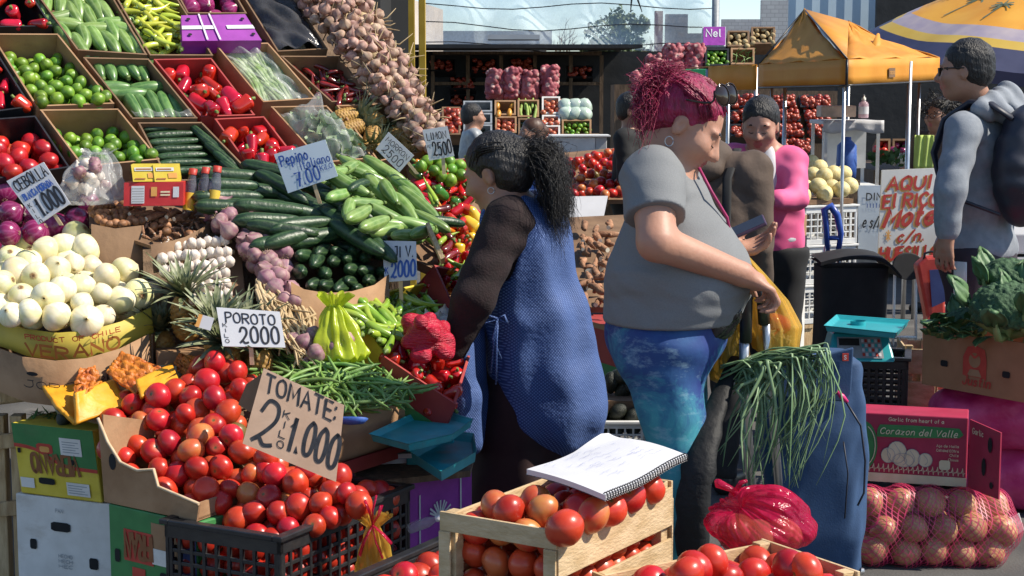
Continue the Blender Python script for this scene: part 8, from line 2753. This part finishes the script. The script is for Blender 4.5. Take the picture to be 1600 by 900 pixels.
sm.tube(smooth([at(1150,560,4.46),at(1118,640,4.34),at(1096,715,4.24),at(1082,790,4.22),at(1082,870,4.24)],4),[(.018+.030*min(1,i/9))*(1+.10*sin(2.3*i))for i in range(17)],14,flat=.6)
sm.build('side_pocket',t)
t=thing('spring_onions','bunch of long green spring onion leaves drooping over the blue trolley bag','spring onions',at(1200,700,4.45))
mb=MB(m_scal)
r=random.Random(31)
for k in range(92):
 p0=at(r.uniform(1124,1190),r.uniform(570,618),4.42+r.uniform(-.03,.05))
 mx,my=r.uniform(1165,1286),0
 my=585-42*((mx-1150)/130)+r.uniform(-6,14)
 ex_=mx+r.gauss(0,10)if r.random()<.6 else mx-r.uniform(10,60)
 ey_=r.uniform(640,770)if mx>1185 else r.uniform(630,740)
 dd=4.38+r.uniform(-.05,.05)
 p1,p2=at(mx,my,dd),at(min(ex_,1290),ey_,dd-.03+r.uniform(-.02,.02))
 c1=p0.lerp(p1,.55)+V((0,0,.012+r.uniform(0,.02)))
 c2=p1+V(((p1.x-p0.x)*.10,-.01,-.012))
 c3=p1.lerp(p2,.5)+V(((p1-p0).x*.14+r.gauss(0,.028),r.gauss(-.014,.016),.008))
 w=r.uniform(.0042,.0088)
 sp_=smooth([p0,c1,p1,c2,c3,p2],3)
 mb.tube(sp_,[w*(1-.8*(i/(len(sp_)-1))**3)for i in range(len(sp_))],6,flat=.4)
mb.build('leaves',t)
mb=MB(m_whitepl);mb.tube([at(1145,600,4.40),at(1150,578,4.45)],.006,5);mb.build('tie',t)
mb=MB(M('pale_bulb',(.6,.55,.4),rough=.5))
for k in range(16):
 p=at(r.uniform(1195,1235),r.uniform(530,548),4.47)
 mb.tube([p,p+V((r.gauss(0,.01),0,.02)),p+V((r.gauss(0,.015),-.01,.035))],[.007,.005,.002],5)
mb.build('root_ends',t)
# right foreground
m_netpk=M('magenta_net',(.55,.02,.10),(.62,.05,.14),rough=.45,ns=30)
def netify(m,f1=260.0,thr=.62,lo_a=0.0):
 N,L,b=nodes(m)
 out=N['Material Output']
 tc=N.new('ShaderNodeTexCoord');sx=N.new('ShaderNodeSeparateXYZ');L.new(tc.outputs['Object'],sx.inputs[0])
 vals=[]
 for s1,s2 in((1,1),(1,-1)):
  a=N.new('ShaderNodeMath');a.operation='MULTIPLY_ADD';a.inputs[1].default_value=s1;L.new(sx.outputs[0],a.inputs[0])
  z=N.new('ShaderNodeMath');z.operation='MULTIPLY_ADD';z.inputs[1].default_value=s2*.8;L.new(sx.outputs[2],z.inputs[0]);L.new(sx.outputs[1],z.inputs[2])
  L.new(z.outputs[0],a.inputs[2])
  k=N.new('ShaderNodeMath');k.operation='MULTIPLY';k.inputs[1].default_value=f1;L.new(a.outputs[0],k.inputs[0])
  s=N.new('ShaderNodeMath');s.operation='SINE';L.new(k.outputs[0],s.inputs[0]);vals.append(s.outputs[0])
 mxm=N.new('ShaderNodeMath');mxm.operation='MAXIMUM';L.new(vals[0],mxm.inputs[0]);L.new(vals[1],mxm.inputs[1])
 mr=N.new('ShaderNodeMapRange');mr.inputs[1].default_value,mr.inputs[2].default_value=thr,thr+.25
 mr.inputs[3].default_value,mr.inputs[4].default_value=lo_a,1
 L.new(mxm.outputs[0],mr.inputs[0])
 tr=N.new('ShaderNodeBsdfTransparent');ms=N.new('ShaderNodeMixShader')
 L.new(mr.outputs[0],ms.inputs[0]);L.new(tr.outputs[0],ms.inputs[1]);L.new(b.outputs[0],ms.inputs[2]);L.new(ms.outputs[0],out.inputs[0])
netify(m_netpk,300,.76,.08)
NC=at(1447,842,5.32);NC.z=max(NC.z,.125)
ons=[]
r=random.Random(17)
for lay_,(z,rows_,n)in enumerate(((-.075,2,5),(.0,2,5),(.075,1,4))):
 for j in range(rows_):
  for i in range(n):
   ons.append(NC+V((-.19+.098*i+.03*(lay_%2)+r.uniform(-.008,.008),-.065+.11*j+(.04 if rows_==1 else 0),z+r.uniform(-.008,.008))))
ons+=[NC+V((.235,-.05,-.02)),NC+V((.24,.04,.0)),NC+V((.22,0,.065))]
for p in ons:
 put(r.choice(BON),TRS(p,randrot(r),r.uniform(.098,.112)),'brown onion inside the pink net bag on the ground','onion','brown onions in the net bag')
P_=[EL(p,(.062,)*3,None,.03)for p in ons]+[C(NC+V((-.17,0,0)),NC+V((.20,0,0)),.105,.10,.03),C(NC+V((.22,0,0)),NC+V((.285,-.02,-.01)),.07,.025,.04)]
o=sdf_mesh(P_,.009,'onion_bag',m_netpk)
tag(o,'pink net bag of brown onions lying on the ground under the red printed carton','bag')
mb=MB(m_card_wht);p=NC+V((.288,-.05,.01));mb.cbox(p,(.03,0,.02),(0,.004,0),(-.02,0,.06));tag(mb.build('paper_label',bevel=.002),'small pale label at the tied end of the onion net bag','label')
zb_=at(1425,785,5.38).z+.012
q0,q1=at(1338,780,5.42),at(1509,778,5.32)
q0.z=q1.z=NC.z+.125
hR=at(1509,653,5.32).z-q1.z
def pr_garlic(mb,o,ux,uz):
 w,ey=ux.normalized(),uz.normalized()
 L_,H_=ux.length,uz.length
 n=V((0,-.003,0))
 mb.mat(m_cream);fq(mb,o,ux,uz,0,0,1,.13,.002)
 mb.mat(m_cream)
 for k in range(21):
  x=.06+.045*k
  mb.ribbon([((x-.02)*L_,.20*H_),(x*L_-.004,.20*H_),(x*L_,.27*H_),(x*L_+.003,.15*H_),(x*L_+.006,.20*H_),((x+.022)*L_,.20*H_)],.0022,o+n,w,ey,.002)
 mb.mat(m_card_grn);mb.poly([o+ux*s_+uz*t_+n for s_,t_ in((.17,.66),(.5,.67),(.92,.70),(.96,.75),(.92,.84),(.5,.85),(.2,.84),(.18,.78))])
 cr=[(.05+.13*cos(a),.52+.36*sin(a))for a in[i*pi/12 for i in range(24)]]
 mb.poly([o+ux*max(0,s_)+uz*t_+n*1.1 for s_,t_ in cr])
 mb.mat(m_cream)
 mb.write('Corazon del Valle',o+ux*.20+uz*.71+n*1.6,w,ey,.09*H_,.14,fit=.70*L_,slant=.25)
 mb.write('Garlic from heart of a',o+ux*.28+uz*.90+n,w,ey,.05*H_,.16,fit=.5*L_)
 for k,(tx,wd)in enumerate((('Ajo de Malla',.2),('Calidad Extra',.2),('Chile',.08),('Chinos',.09))):
  mb.write(tx,o+ux*(.92-wd)+uz*(.56-.065*k)+n,w,ey,.036*H_,.16,fit=wd*L_)
 mb.ribbon([((.05+.11*cos(a))*L_,(.52+.30*sin(a))*H_)for a in[-1.2+i*.2 for i in range(13)]],.003,o+n*1.5,w,ey,.002)
 for cx_,cy_,rx,ry in((.36,.45,.11,.16),(.28,.40,.08,.11),(.50,.38,.09,.13),(.62,.36,.08,.10),(.42,.34,.12,.10)):
  mb.mat(m_cream);mb.poly([o+ux*(cx_+rx*.8*cos(a))+uz*(cy_+ry*sin(a))+n*(1.3+.1*cx_)for a in[i*pi/9 for i in range(18)]])
  mb.mat(m_greypl);mb.ribbon([((cx_+rx*.8*cos(a))*L_,(cy_+ry*sin(a))*H_)for a in[i*pi/9 for i in range(19)]],.0016,o+n*1.8,w,ey,.0022)
  mb.ribbon([((cx_+rx*.3*sin(k))*L_,(cy_-ry*.7+ry*1.5*k/4)*H_)for k in range(5)],.0014,o+n*1.8,w,ey,.0022)
 mb.mat(m_cream);slot(mb,o,ux,uz,.80,.30,.05,.07,.004)
 mb.mat(m_card_crim)
tc_,bl_,ux_c,uy_c,uz_c=carton('printed_carton','red printed carton with garlic drawings and an open end flap, on the onion net bag',q0,q1,hR,.16,m_card_crim,pr_garlic)
mb=MB(m_card_crim)
fa,fb=q1+V((.004,-.004,.0)),q1+V((.004,-.004,hR-.004))
dv2=V((.055,-.16,-.002))
mb.prism([fa,fa+dv2,fb+dv2+V((0,0,-.01)),fb],(.005,.002,0))
mb.mat(m_dark)
oo=fa+V((-.0028,-.001,0))
exf=dv2.normalized()
for u,v,ru,rv_ in((.70,.72,.012,.026),(.52,.38,.012,.030),(.78,.16,.010,.012)):
 c=fa+dv2*u+V((0,0,hR*v))-V((.003,.001,0))
 mb.poly([c+exf*ru*cos(a)+V((0,0,rv_))*sin(a)for a in[i*pi/6 for i in range(12)]])
mb.mat(m_cream);mb.write('Garlic',fa+dv2*.12+V((-.0016,-.001,hR*.80)),exf,(0,0,1),.018,.16,fit=.06)
mb.build('end_flap',tc_)
g0,g1=at(1440,600,6.05),at(1606,640,5.66)
g1.z=g0.z
def pr_brand(mb,o,ux,uz):
 w,ey=ux.normalized(),uz.normalized()
 n=ux.cross(uz).normalized();n=-n if n.y>0 else n
 L_,H_=ux.length,uz.length
 mb.mat(m_inkred)
 o2=o+n*.003
 out=[(.40,.30),(.40,.62),(.44,.80),(.52,.84),(.60,.78),(.62,.60),(.62,.28)]
 mb.poly([o2+ux*s_+uz*t_ for s_,t_ in out])
 mb.mat(m_card)
 mb.poly([o2+n*.001+ux*(.51+.055*cos(a))+uz*(.58+.13*sin(a))for a in[i*pi/8 for i in range(16)]])
 mb.poly([o2+n*.001+ux*s_+uz*t_ for s_,t_ in((.44,.30),(.47,.42),(.55,.42),(.58,.30))])
 mb.mat(m_inkred)
 mb.ribbon([((.455+.012*k)*L_,(.66+.03*sin(k))*H_)for k in range(9)],.008,o2+n*.0015,w,ey,.001)
 mb.write('Justin',o2+ux*.40+uz*.14,w,ey,.15*H_,.2,fit=.26*L_,slant=.2)
 mb.mat(m_dark);slot(mb,o,ux,uz,.22,.44,.035,.055,.003);slot(mb,o,ux,uz,.80,.42,.035,.055,.003)
m_card_or=M('cardboard_tan',(.32,.155,.075),(.38,.19,.095),rough=.8,ns=12)
gx=g1-g0
hB=at(1440,513,6.05).z-g0.z
gn=V((-gx.y,gx.x,0)).normalized()
t=thing('broccoli_box','tan cardboard box with a red emblem full of broccoli, on the magenta sacks','box',g0.lerp(g1,.5))
mb=MB(m_card_or)
for a,e,inn in((g0,gx,gn),(g0+gn*.34,gx,-gn),(g0,gn*.34,gx.normalized()),(g1,gn*.34,-gx.normalized())):
 mb.obox(a+e.normalized()*(.0 if e is gx else.0065),e*(1 if e is gx else.962),inn*.006,V((0,0,hB)))
mb.obox(g0+V((0,0,.001))+gn*.007+gx.normalized()*.007,gx*.97,gn*.32,V((0,0,.006)))
mb.build('carton',t)
mb=MB(m_card_or);pr_brand(mb,g0,gx,V((0,0,hB)));mb.build('print',t)
def broccoli(c,s,lean,label,sd):
 r=random.Random(sd)
 t=thing('broccoli',label,'broccoli',c,'broccoli heads in the box')
 up=V(lean).normalized()
 Rm=basis(V((1,0,0)).cross(up).cross(up)if 0 else up.cross(V((0,1,0))),up)
 P=[EL(V(c)+up*s*.35,(s*.76,s*.76,s*.46),Rm,.02)]
 for k in range(260):
  a,e=k*2.39996,math.acos(1-1.15*(k+.5)/260)
  d_=Rm@V((sin(e)*cos(a),sin(e)*sin(a),cos(e)*.72))
  P.append(EL(V(c)+up*s*.30+d_*s*(.86+r.uniform(-.05,.05)),(s*r.uniform(.07,.115),)*3,None,.003))
 sdf_mesh(P,.0055,'floret_head',m_brocc,parent=t,disp=lambda X,Y,Z:(.0018*np.sin(X*420)*np.sin(Y*390)*np.sin(Z*410)).astype(np.float32))
 MB(m_broccs).tube([V(c)+up*s*.3,V(c)-up*s*.5,V(c)-up*s*1.0],[s*.34,s*.2,s*.2],10).build('stalk',t)
 for k in range(4):
  a=k*1.57+sd
  d_=Rm@V((cos(a),sin(a),.25))
  MB(m_broccs).tube([V(c)-up*s*.5,V(c)+d_*s*.75-up*s*.35,V(c)+d_*s*1.05+up*s*.15],[.019,.015,.008],6).build('leaf_stalk',t)
  lf=MB(m_broccl)
  b0=V(c)+d_*s*1.0+up*s*.05
  sd_=d_.cross(up).normalized()
  lf.grid(lambda u,v:b0+(d_*.4+up*.8)*(s*.75*v)+sd_*((u-.5)*s*.75*sin(pi*min(1,v*.9+.1))**.6)+d_*(.010*sin(14*u+5*v)+.25*s*v*v)+V((0,0,.006*sin(20*u))),10,8)
  solid(lf.build('leaf',t),.0025)
for i,(x,y,d,s,ln,lb)in enumerate(((1572,500,5.75,.135,(-.1,-.35,1),'broad broccoli head in the middle of the box, nearest the front'),(1575,455,5.95,.12,(.1,-.1,1),'broccoli head at the back of the box, standing highest'),(1508,520,6.0,.09,(-.35,-.3,1),'small broccoli head at the left end of the box'),(1620,500,5.7,.12,(.2,-.2,1),'broccoli head at the right end of the box, cut by the frame'))):
 broccoli(at(x,y,d),s,ln,lb,i+1)
mb=MB(m_broccl)
r=random.Random(44)
for k in range(26):
 p=at(r.uniform(1452,1600),r.uniform(500,530),5.85)
 d_=V((r.gauss(-.2,.5),-.5,r.uniform(.2,.9))).normalized();sdv=d_.cross(V((0,.3,1))).normalized();L_=r.uniform(.07,.14)
 mb.grid(lambda u,v:p+d_*L_*v-V((0,0,.5*L_*v*v))+sdv*((u-.5)*.06*sin(pi*min(1,.15+v*.85))**.5)+V((0,.004*sin(13*u+9*v),0)),6,6)
 mb.mat(m_broccs).tube([p,p+d_*L_*.5-V((0,0,.12*L_))-V((0,.003,0)),p+d_*L_-V((0,0,.5*L_))-V((0,.003,0))],[.006,.004,.002],5)
 mb.mat(m_broccl)
tag(mb.build('broccoli_leaves'),'loose broccoli leaves spilling over the front edge of the box','leaves')
def sack(label,a,b_,r0,sd):
 a,b_=V(a),V(b_)
 P=[C(a,b_,r0,r0,.03),EL(a.lerp(b_,.3),(r0*1.2,r0*1.15,r0*1.02),None,.04),EL(a.lerp(b_,.7),(r0*1.2,r0*1.1,r0*1.0),None,.04)]
 o=sdf_mesh(P,.011,'mesh_sack',m_sackpink,disp=ruffle([((1,.3,.2),30,.008,.6),((.2,1,.7),38,.006,.8),((.6,.2,-.9),70,.003,1)],sd))
 return tag(o,label,'sack','magenta sacks under the broccoli box')
za_=g0.z-.115
sack('upper magenta mesh sack, directly under the broccoli box',(at(1500,650,6.05).x,6.05,za_),(at(1660,650,5.95).x,5.95,za_),.115,1)
sack('lower magenta mesh sack lying on the ground by the red carton flap',(at(1560,730,6.0).x,6.02,.115),(at(1700,730,5.95).x,5.95,.115),.113,2)
sack('magenta mesh sack at the back, its rounded end showing left of the broccoli box',(at(1475,640,6.35).x,6.35,.16),(at(1640,640,6.35).x,6.38,.16),.155,3)
k0=V((at(1322,650,6.2).x,6.25,.30));kx=V((.235,-.06,0));ky=V((.06,.24,0))
zt_=at(1380,562,6.15).z
for i,(z0,z1,lb)in enumerate(((.012,.30,'lower black crate of the stack under the turquoise electronic scale'),(.304,zt_,'upper black crate directly under the turquoise electronic scale'))):
 plastic_crate('black_crate',lb,V((k0.x,k0.y,z0)),kx,ky,z1-z0,m_blackpl,'black crates under the scale',nx=8,ny=8,nz=7,bar=.012)
 MB(m_tomback)
wood_crate('wooden_crate','small reddish wooden crate behind the black crates under the scale',V((at(1405,600,6.5).x,6.42,.02)),V((.12,-.02,0)),V((.03,.24,0)),zt_-.02,slats=4)
t=thing('electronic_scale','bright turquoise electronic scale with a flat pan and a keypad','scale',V((k0.x+.14,6.3,zt_)))
b0=at(1292,566,6.08);b0.z=zt_+.004
ex=V((.255,-.02,0));ey=V((.02,.22,0))
mb=MB(m_teal)
H1=.10
base=[b0,b0+ex,b0+ex+ey,b0+ey]
topq=[b0+ex*.10+ey*.30+V((0,0,H1)),b0+ex*.92+ey*.30+V((0,0,H1)),b0+ex*.92+ey+V((0,0,H1)),b0+ex*.10+ey+V((0,0,H1))]
n0=len(mb.v)
mb.v+=base+topq
for q_ in((0,3,2,1),(4,5,6,7),(0,1,5,4),(1,2,6,5),(2,3,7,6),(3,0,4,7)):
 mb.face([n0+i for i in q_])
mb.build('housing',t,bevel=.008)
kp=MB(m_greypl)
fo,fx,fz=b0,ex,(topq[0]-base[0])*1.0
fz=V((0,ey.y*.30,H1))
nn=fx.cross(fz).normalized();nn=-nn if nn.y>0 else nn
kp.poly([fo+fx*s_+fz*t_+nn*.004 for s_,t_ in((.16,.12),(.84,.12),(.82,.85),(.18,.85))])
kp.mat(m_dark);kp.poly([fo+fx*s_+fz*t_+nn*.006 for s_,t_ in((.2,.55),(.5,.55),(.5,.8),(.2,.8))])
for i in range(6):
 for j in range(4):
  kp.mat((m_inkred,m_paper,m_teal,m_paper)[(i+j)%4])
  s_,t_=.53+.048*i,.18+.16*j
  kp.poly([fo+fx*a_+fz*c_+nn*.007 for a_,c_ in((s_,t_),(s_+.036,t_),(s_+.036,t_+.11),(s_,t_+.11))])
kp.build('keypad',t)
mb=MB(m_teal)
zpn=at(1350,512,6.1).z
pc=[hz(1292,513,zpn),hz(1398,524,zpn),hz(1417,505,zpn),hz(1310,497,zpn)]
pan(mb,pc,zpn-.012,.022,m_teal)
mb.build('pan',t,bevel=.003)
MB(m_teal).lathe([(.03,0),(.03,.04)],12,M=Matrix.Translation(sum(topq,V((0,0,0)))/4+V((0,0,-.002)))).build('pan_post',t)
t=thing('shopping_trolley','black shopping trolley bag with a flat flap and a blue plastic handle','trolley',V((at(1340,560,7.2).x,7.2,0)))
xL,xR=at(1285,500,7.1).x,at(1392,500,7.1).x
ztp=at(1340,420,7.1).z
def blk(u,v):
 th=2*pi*u
 cs,sn=cos(th),sin(th)
 px=abs(cs)**.35*(1 if cs>0 else-1);py=abs(sn)**.35*(1 if sn>0 else-1)
 return V(((xL+xR)/2+(xR-xL)/2*px*(1+.012*sin(11*v+3*cs)),7.25+.13*py,.12+(ztp-.12)*v))
mb=MB(m_blackc);mb.grid(blk,60,16,cu=True);mb.poly([blk(i/40,1)for i in range(40)]);mb.poly([blk(i/40,0)for i in range(40)][::-1]);mb.build('bag',t)
mb=MB(m_blackc)
ztf=at(1340,396,7.1).z
for dz in(.006,-.010):
 mb.grid(lambda u,v,dz=dz:V((xL-.012+(xR-xL+.055)*u,7.10+.30*v,ztp+dz+(ztf-ztp)*(sin(pi*min(1,u*.8+.12))**.8)*(.75+.25*sin(pi*v))-.055*max(0,(u-.75)/.25)**1.5)),20,8,flip=dz<0)
mb.grid(lambda u,v:V((xL-.012+(xR-xL+.055)*u,7.10,ztp+.006-.016*v+(ztf-ztp)*(sin(pi*min(1,u*.8+.12))**.8)*.75-.055*max(0,(u-.75)/.25)**1.5)),20,1,flip=True)
mb.build('flap',t)
mb=MB(m_steel)
for px in(1290,1311):
 mb.tube([V((at(px,500,7.36).x,7.40,.1)),at(px,385,7.40)],.008,6)
mb.build('frame',t)
mb=MB(M('blue_handle_plastic',(.02,.06,.32),(.03,.08,.38),rough=.35))
mb.tube([at(1293,392,7.40),at(1291,350,7.40),at(1288,328,7.40),at(1298,322,7.40),at(1308,336,7.40),at(1314,365,7.40),at(1310,392,7.40)],[.012,.014,.017,.018,.017,.014,.012],8)
mb.tube([at(1292,372,7.40),at(1312,372,7.40)],.011,7)
mb.build('handle',t)
for px in(1292,1385):
 c=V((at(px,600,7.3).x,7.42,.085))
 MB(m_blackpl).lathe([(.02,-.012),(.08,-.014),(.085,0),(.08,.014),(.02,.012)],20,M=Matrix.Translation(c)@Matrix.Rotation(radians(90),4,'Y')).build('wheel',t)
m0=V((at(1256,400,10.0).x,10.0,0));mx_=V((.36,.16,0));my_=V((-.18,.40,0))
ztm=at(1258,318,10.0).z
hs3=(ztm-.16)/3
t=thing('wooden_pallet','low wooden pallet under the white crates of melons','pallet',m0)
for k in range(3):
 MB(m_wood).obox(m0+my_*(.03+.42*k)+V((0,0,.002)),mx_,my_.normalized()*.07,V((0,0,.11))).build('block',t)
mb=MB(m_wood)
for k in range(4):
 mb.obox(m0+mx_*(.02+.26*k)+V((0,0,.113)),mx_.normalized()*.08,my_,V((0,0,.022)))
mb.build('deck',t)
for i,lb in enumerate(('lowest white lattice crate of the stack under the melons','middle white lattice crate of the stack under the melons','top white lattice crate right under the melons')):
 plastic_crate('white_crate',lb,m0+V((0,0,.14+i*(hs3+.003))),mx_,my_,hs3,m_whitepl,'white crates under the melons',nx=8,ny=8,nz=4)
for i,(x,y,d)in enumerate(((1257,293,10.2),(1270,274,10.4),(1262,264,10.7),(1279,291,10.15),(1288,275,10.3),(1300,293,10.2),(1302,271,10.4),(1318,271,10.5),(1328,290,10.3),(1315,296,10.15),(1281,262,10.6),(1254,272,10.5),(1268,254,10.8),(1288,302,10.12),(1254,305,10.05))):
 put(MELON[0],TRS(at(x,y,d),randrot(),.112),'pale yellow melon on the white crates','melon','melons on the white crates')
t=tag(MB(m_card_d).obox(m0+mx_*.05+my_*.05+V((0,0,.14+3*(hs3+.003))),mx_*.9,my_*.9,V((0,0,.03))).build('cardboard_sheet'),'cardboard sheet carrying the melons','cardboard')
def pr_black(mb,o,ux,uz):
 mb.mat(m_ink);fq(mb,o,ux,uz,0,.15,1,.62,.002)
 mb.mat(m_inkora);mb.write('NOR',o+ux*.12+uz*.3+V((0,-.003,0)),ux,uz,.24*uz.length,.2,fit=.75*ux.length)
 mb.mat(m_card_yel);fq(mb,o,ux,uz,.05,.17,.95,.24,.003)
d0_=V((at(1226,430,9.3).x,9.3,0));d1_=V((at(1259,430,9.5).x,9.5,0))
z1_=at(1240,425,9.35).z
carton('white_carton','white carton below the printed tomato box beside the melons',d0_+V((0,0,.01)),d1_+V((0,0,.01)),z1_-.015,.3,m_card_wht,pr_white)
tb,a0,u0,v0,w0=carton('printed_carton','brown carton with a black printed band, full of orange tomatoes',V((d0_.x,d0_.y,z1_)),V((d1_.x,d1_.y,z1_)),at(1240,338,9.35).z-z1_,.3,m_card,pr_black)
for i in range(12):
 put(TOM[4],TRS(a0+u0*(.2+.3*(i%3))+v0*(.12+.25*(i//3))+w0+V((0,0,.02)),randrot(),.075),'orange tomato in the carton beside the melons','tomato','orange tomatoes beside the melons')
m_board=M('sign_board',(.62,.60,.55),(.70,.68,.62),rough=.5,ns=5)
sg=[at(1378,266,10.3),at(1462,262,10.3),at(1452,404,10.25),at(1371,420,10.25)]
t=thing('painted_sign','white hand-painted sign reading AQUI El RICO Mote c/n HUESILLO in red','sign',(sg[2]+sg[3])/2)
mb=MB(m_board)
mb.prism([sg[3],sg[2]+V((.05,0,0)),sg[1]+V((.07,0,0)),sg[0]],(0,.02,0))
ex,ey=(sg[1]-sg[0]).normalized(),(sg[0]-sg[3]).normalized()
W_=(sg[1]-sg[0]).length;H_=(sg[0]-sg[3]).length
o0=sg[3]
for tx,s_,t_,h_,fit,w_,sl in(('AQUI',.12,.80,.125,.80,.20,.15),('El RICO',.05,.62,.13,1.02,.19,.1),('Mote',.08,.43,.17,.90,.22,.3),('c/n.',.34,.27,.10,.50,.18,.3),('HUESILLO',.03,.09,.12,1.08,.19,.1)):
 o2=o0+ex*(s_*W_)+ey*(t_*H_)
 mb.mat(m_inkora).write(tx,o2+ex*-.010+ey*-.008+V((0,-.002,0)),ex,ey,h_*H_,w_*1.2,fit=fit*W_,slant=sl)
 mb.mat(m_inkred).write(tx,o2+V((0,-.004,0)),ex,ey,h_*H_,w_,fit=fit*W_,slant=sl)
mb.mat(m_inkora).write('*',o0+ex*(.12*W_)+ey*(.28*H_)+V((0,-.003,0)),ex,ey,.11*H_,.10)
mb.build('board',t)
for x in(.02,W_):
 MB(m_wood_old).obox(V((sg[3].x+x,10.29,0)),(.025,0,0),(0,.025,0),(0,0,sg[2].z+.2)).build('leg',t)
sb=[at(1341,290,10.7),at(1378,290,10.7),at(1378,402,10.7),at(1341,402,10.7)]
t=thing('painted_sign','pale blue sign with dark lettering half hidden behind the white mote sign','sign',(sb[2]+sb[3])/2)
mb=MB(m_paper_shade_and_blue);mb.prism([sb[3],sb[2],sb[1],sb[0]],(0,.02,0));mb.mat(m_ink)
mb.write('DIN',sb[3]+V((.045,-.003,.38)),(1,0,0),(0,0,1),.045,.16,fit=.10);mb.write('e s/H',sb[3]+V((.02,-.003,.20)),(1,0,0),(0,0,1),.07,.12,fit=.13,slant=.2)
mb.mat(m_inkblue);mb.write('IIIII',sb[3]+V((.045,-.003,.33)),(1,0,0),(0,0,1),.025,.2,fit=.09)
mb.build('board',t)
MB(m_greypl).obox(V((sb[3].x,10.72,0)),V((.15,0,0)),(0,.3,0),(0,0,sb[3].z-.002)).build('plinth',t)
t=thing('black_stool','low stool with a round black seat under the painted sign','stool',V((at(1420,460,10.0).x,10.0,0)))
c=at(1418,416,10.0)
MB(m_blackc).prism([c+V((.098*cos(a),-.03+.02*sin(a),.082*sin(a)))for a in[i*pi/16 for i in range(32)]],(0,.025,.004)).build('seat',t,bevel=.004)
for dx in(-.07,.06):
 MB(m_whitepl).tube([V((c.x+dx,10.03,c.z-.05)),V((c.x+dx*1.1,10.0,.01))],.009,6).build('leg',t)
MB(m_whitepl).tube([V((c.x-.078,10.0,.06)),V((c.x+.066,10.0,.06))],.009,6).build('crossbar',t)
t=thing('red_bag','folded red and navy bag with a black loop handle leaning beside the man','bag',V((at(1458,470,8.6).x,8.6,0)))
pts=[at(1433,415,8.5),at(1448,402,8.5),at(1476,400,8.5),at(1478,498,8.5),at(1449,498,8.5)]
MB(m_inkred).prism(pts,(0,.10,0)).build('body',t,bevel=.015)
MB(m_card_blue).prism([at(1452,422,8.49),at(1478,420,8.49),at(1478,470,8.49),at(1456,480,8.49)],(0,-.006,0)).build('panel',t)
MB(m_blackpl).tube([at(1443,408,8.52),at(1445,396,8.52),at(1455,393,8.52),at(1468,395,8.52),at(1472,404,8.52)],.007,6).build('handle',t)
b_=pts[4];MB(m_inkred).obox(V((b_.x,8.5,0)),(.10,0,0),(0,.09,0),(0,0,b_.z+.02)).build('base',t)
mb=MB(m_yelpost);a=V((at(1236,560,9.2).x,9.0,.004));mb.obox(a,(.5,0,0),(0,.12,0),(0,0,.10));tag(mb.build('yellow_kerb',bevel=.01),'worn yellow painted kerb piece in front of the white crates','kerb')
t=thing('stall_roof','unseen dark sheet roof behind the left produce bank, added to cast shade','roof',(-1.5,8,2.7))  # roof and posts out of view, added only to cast shade behind the bank
MB(m_corrdk).obox((-6,7.0,2.66),(5.6,0,.0),(0,4.6,.25),(0,0,.03)).build('sheet',t)
for x,y in((-5.8,7.2),(-5.8,11.3)):
 MB(m_yelpost).obox((x,y,0),(.05,0,0),(0,.05,0),(0,0,2.64)).build('post',t)
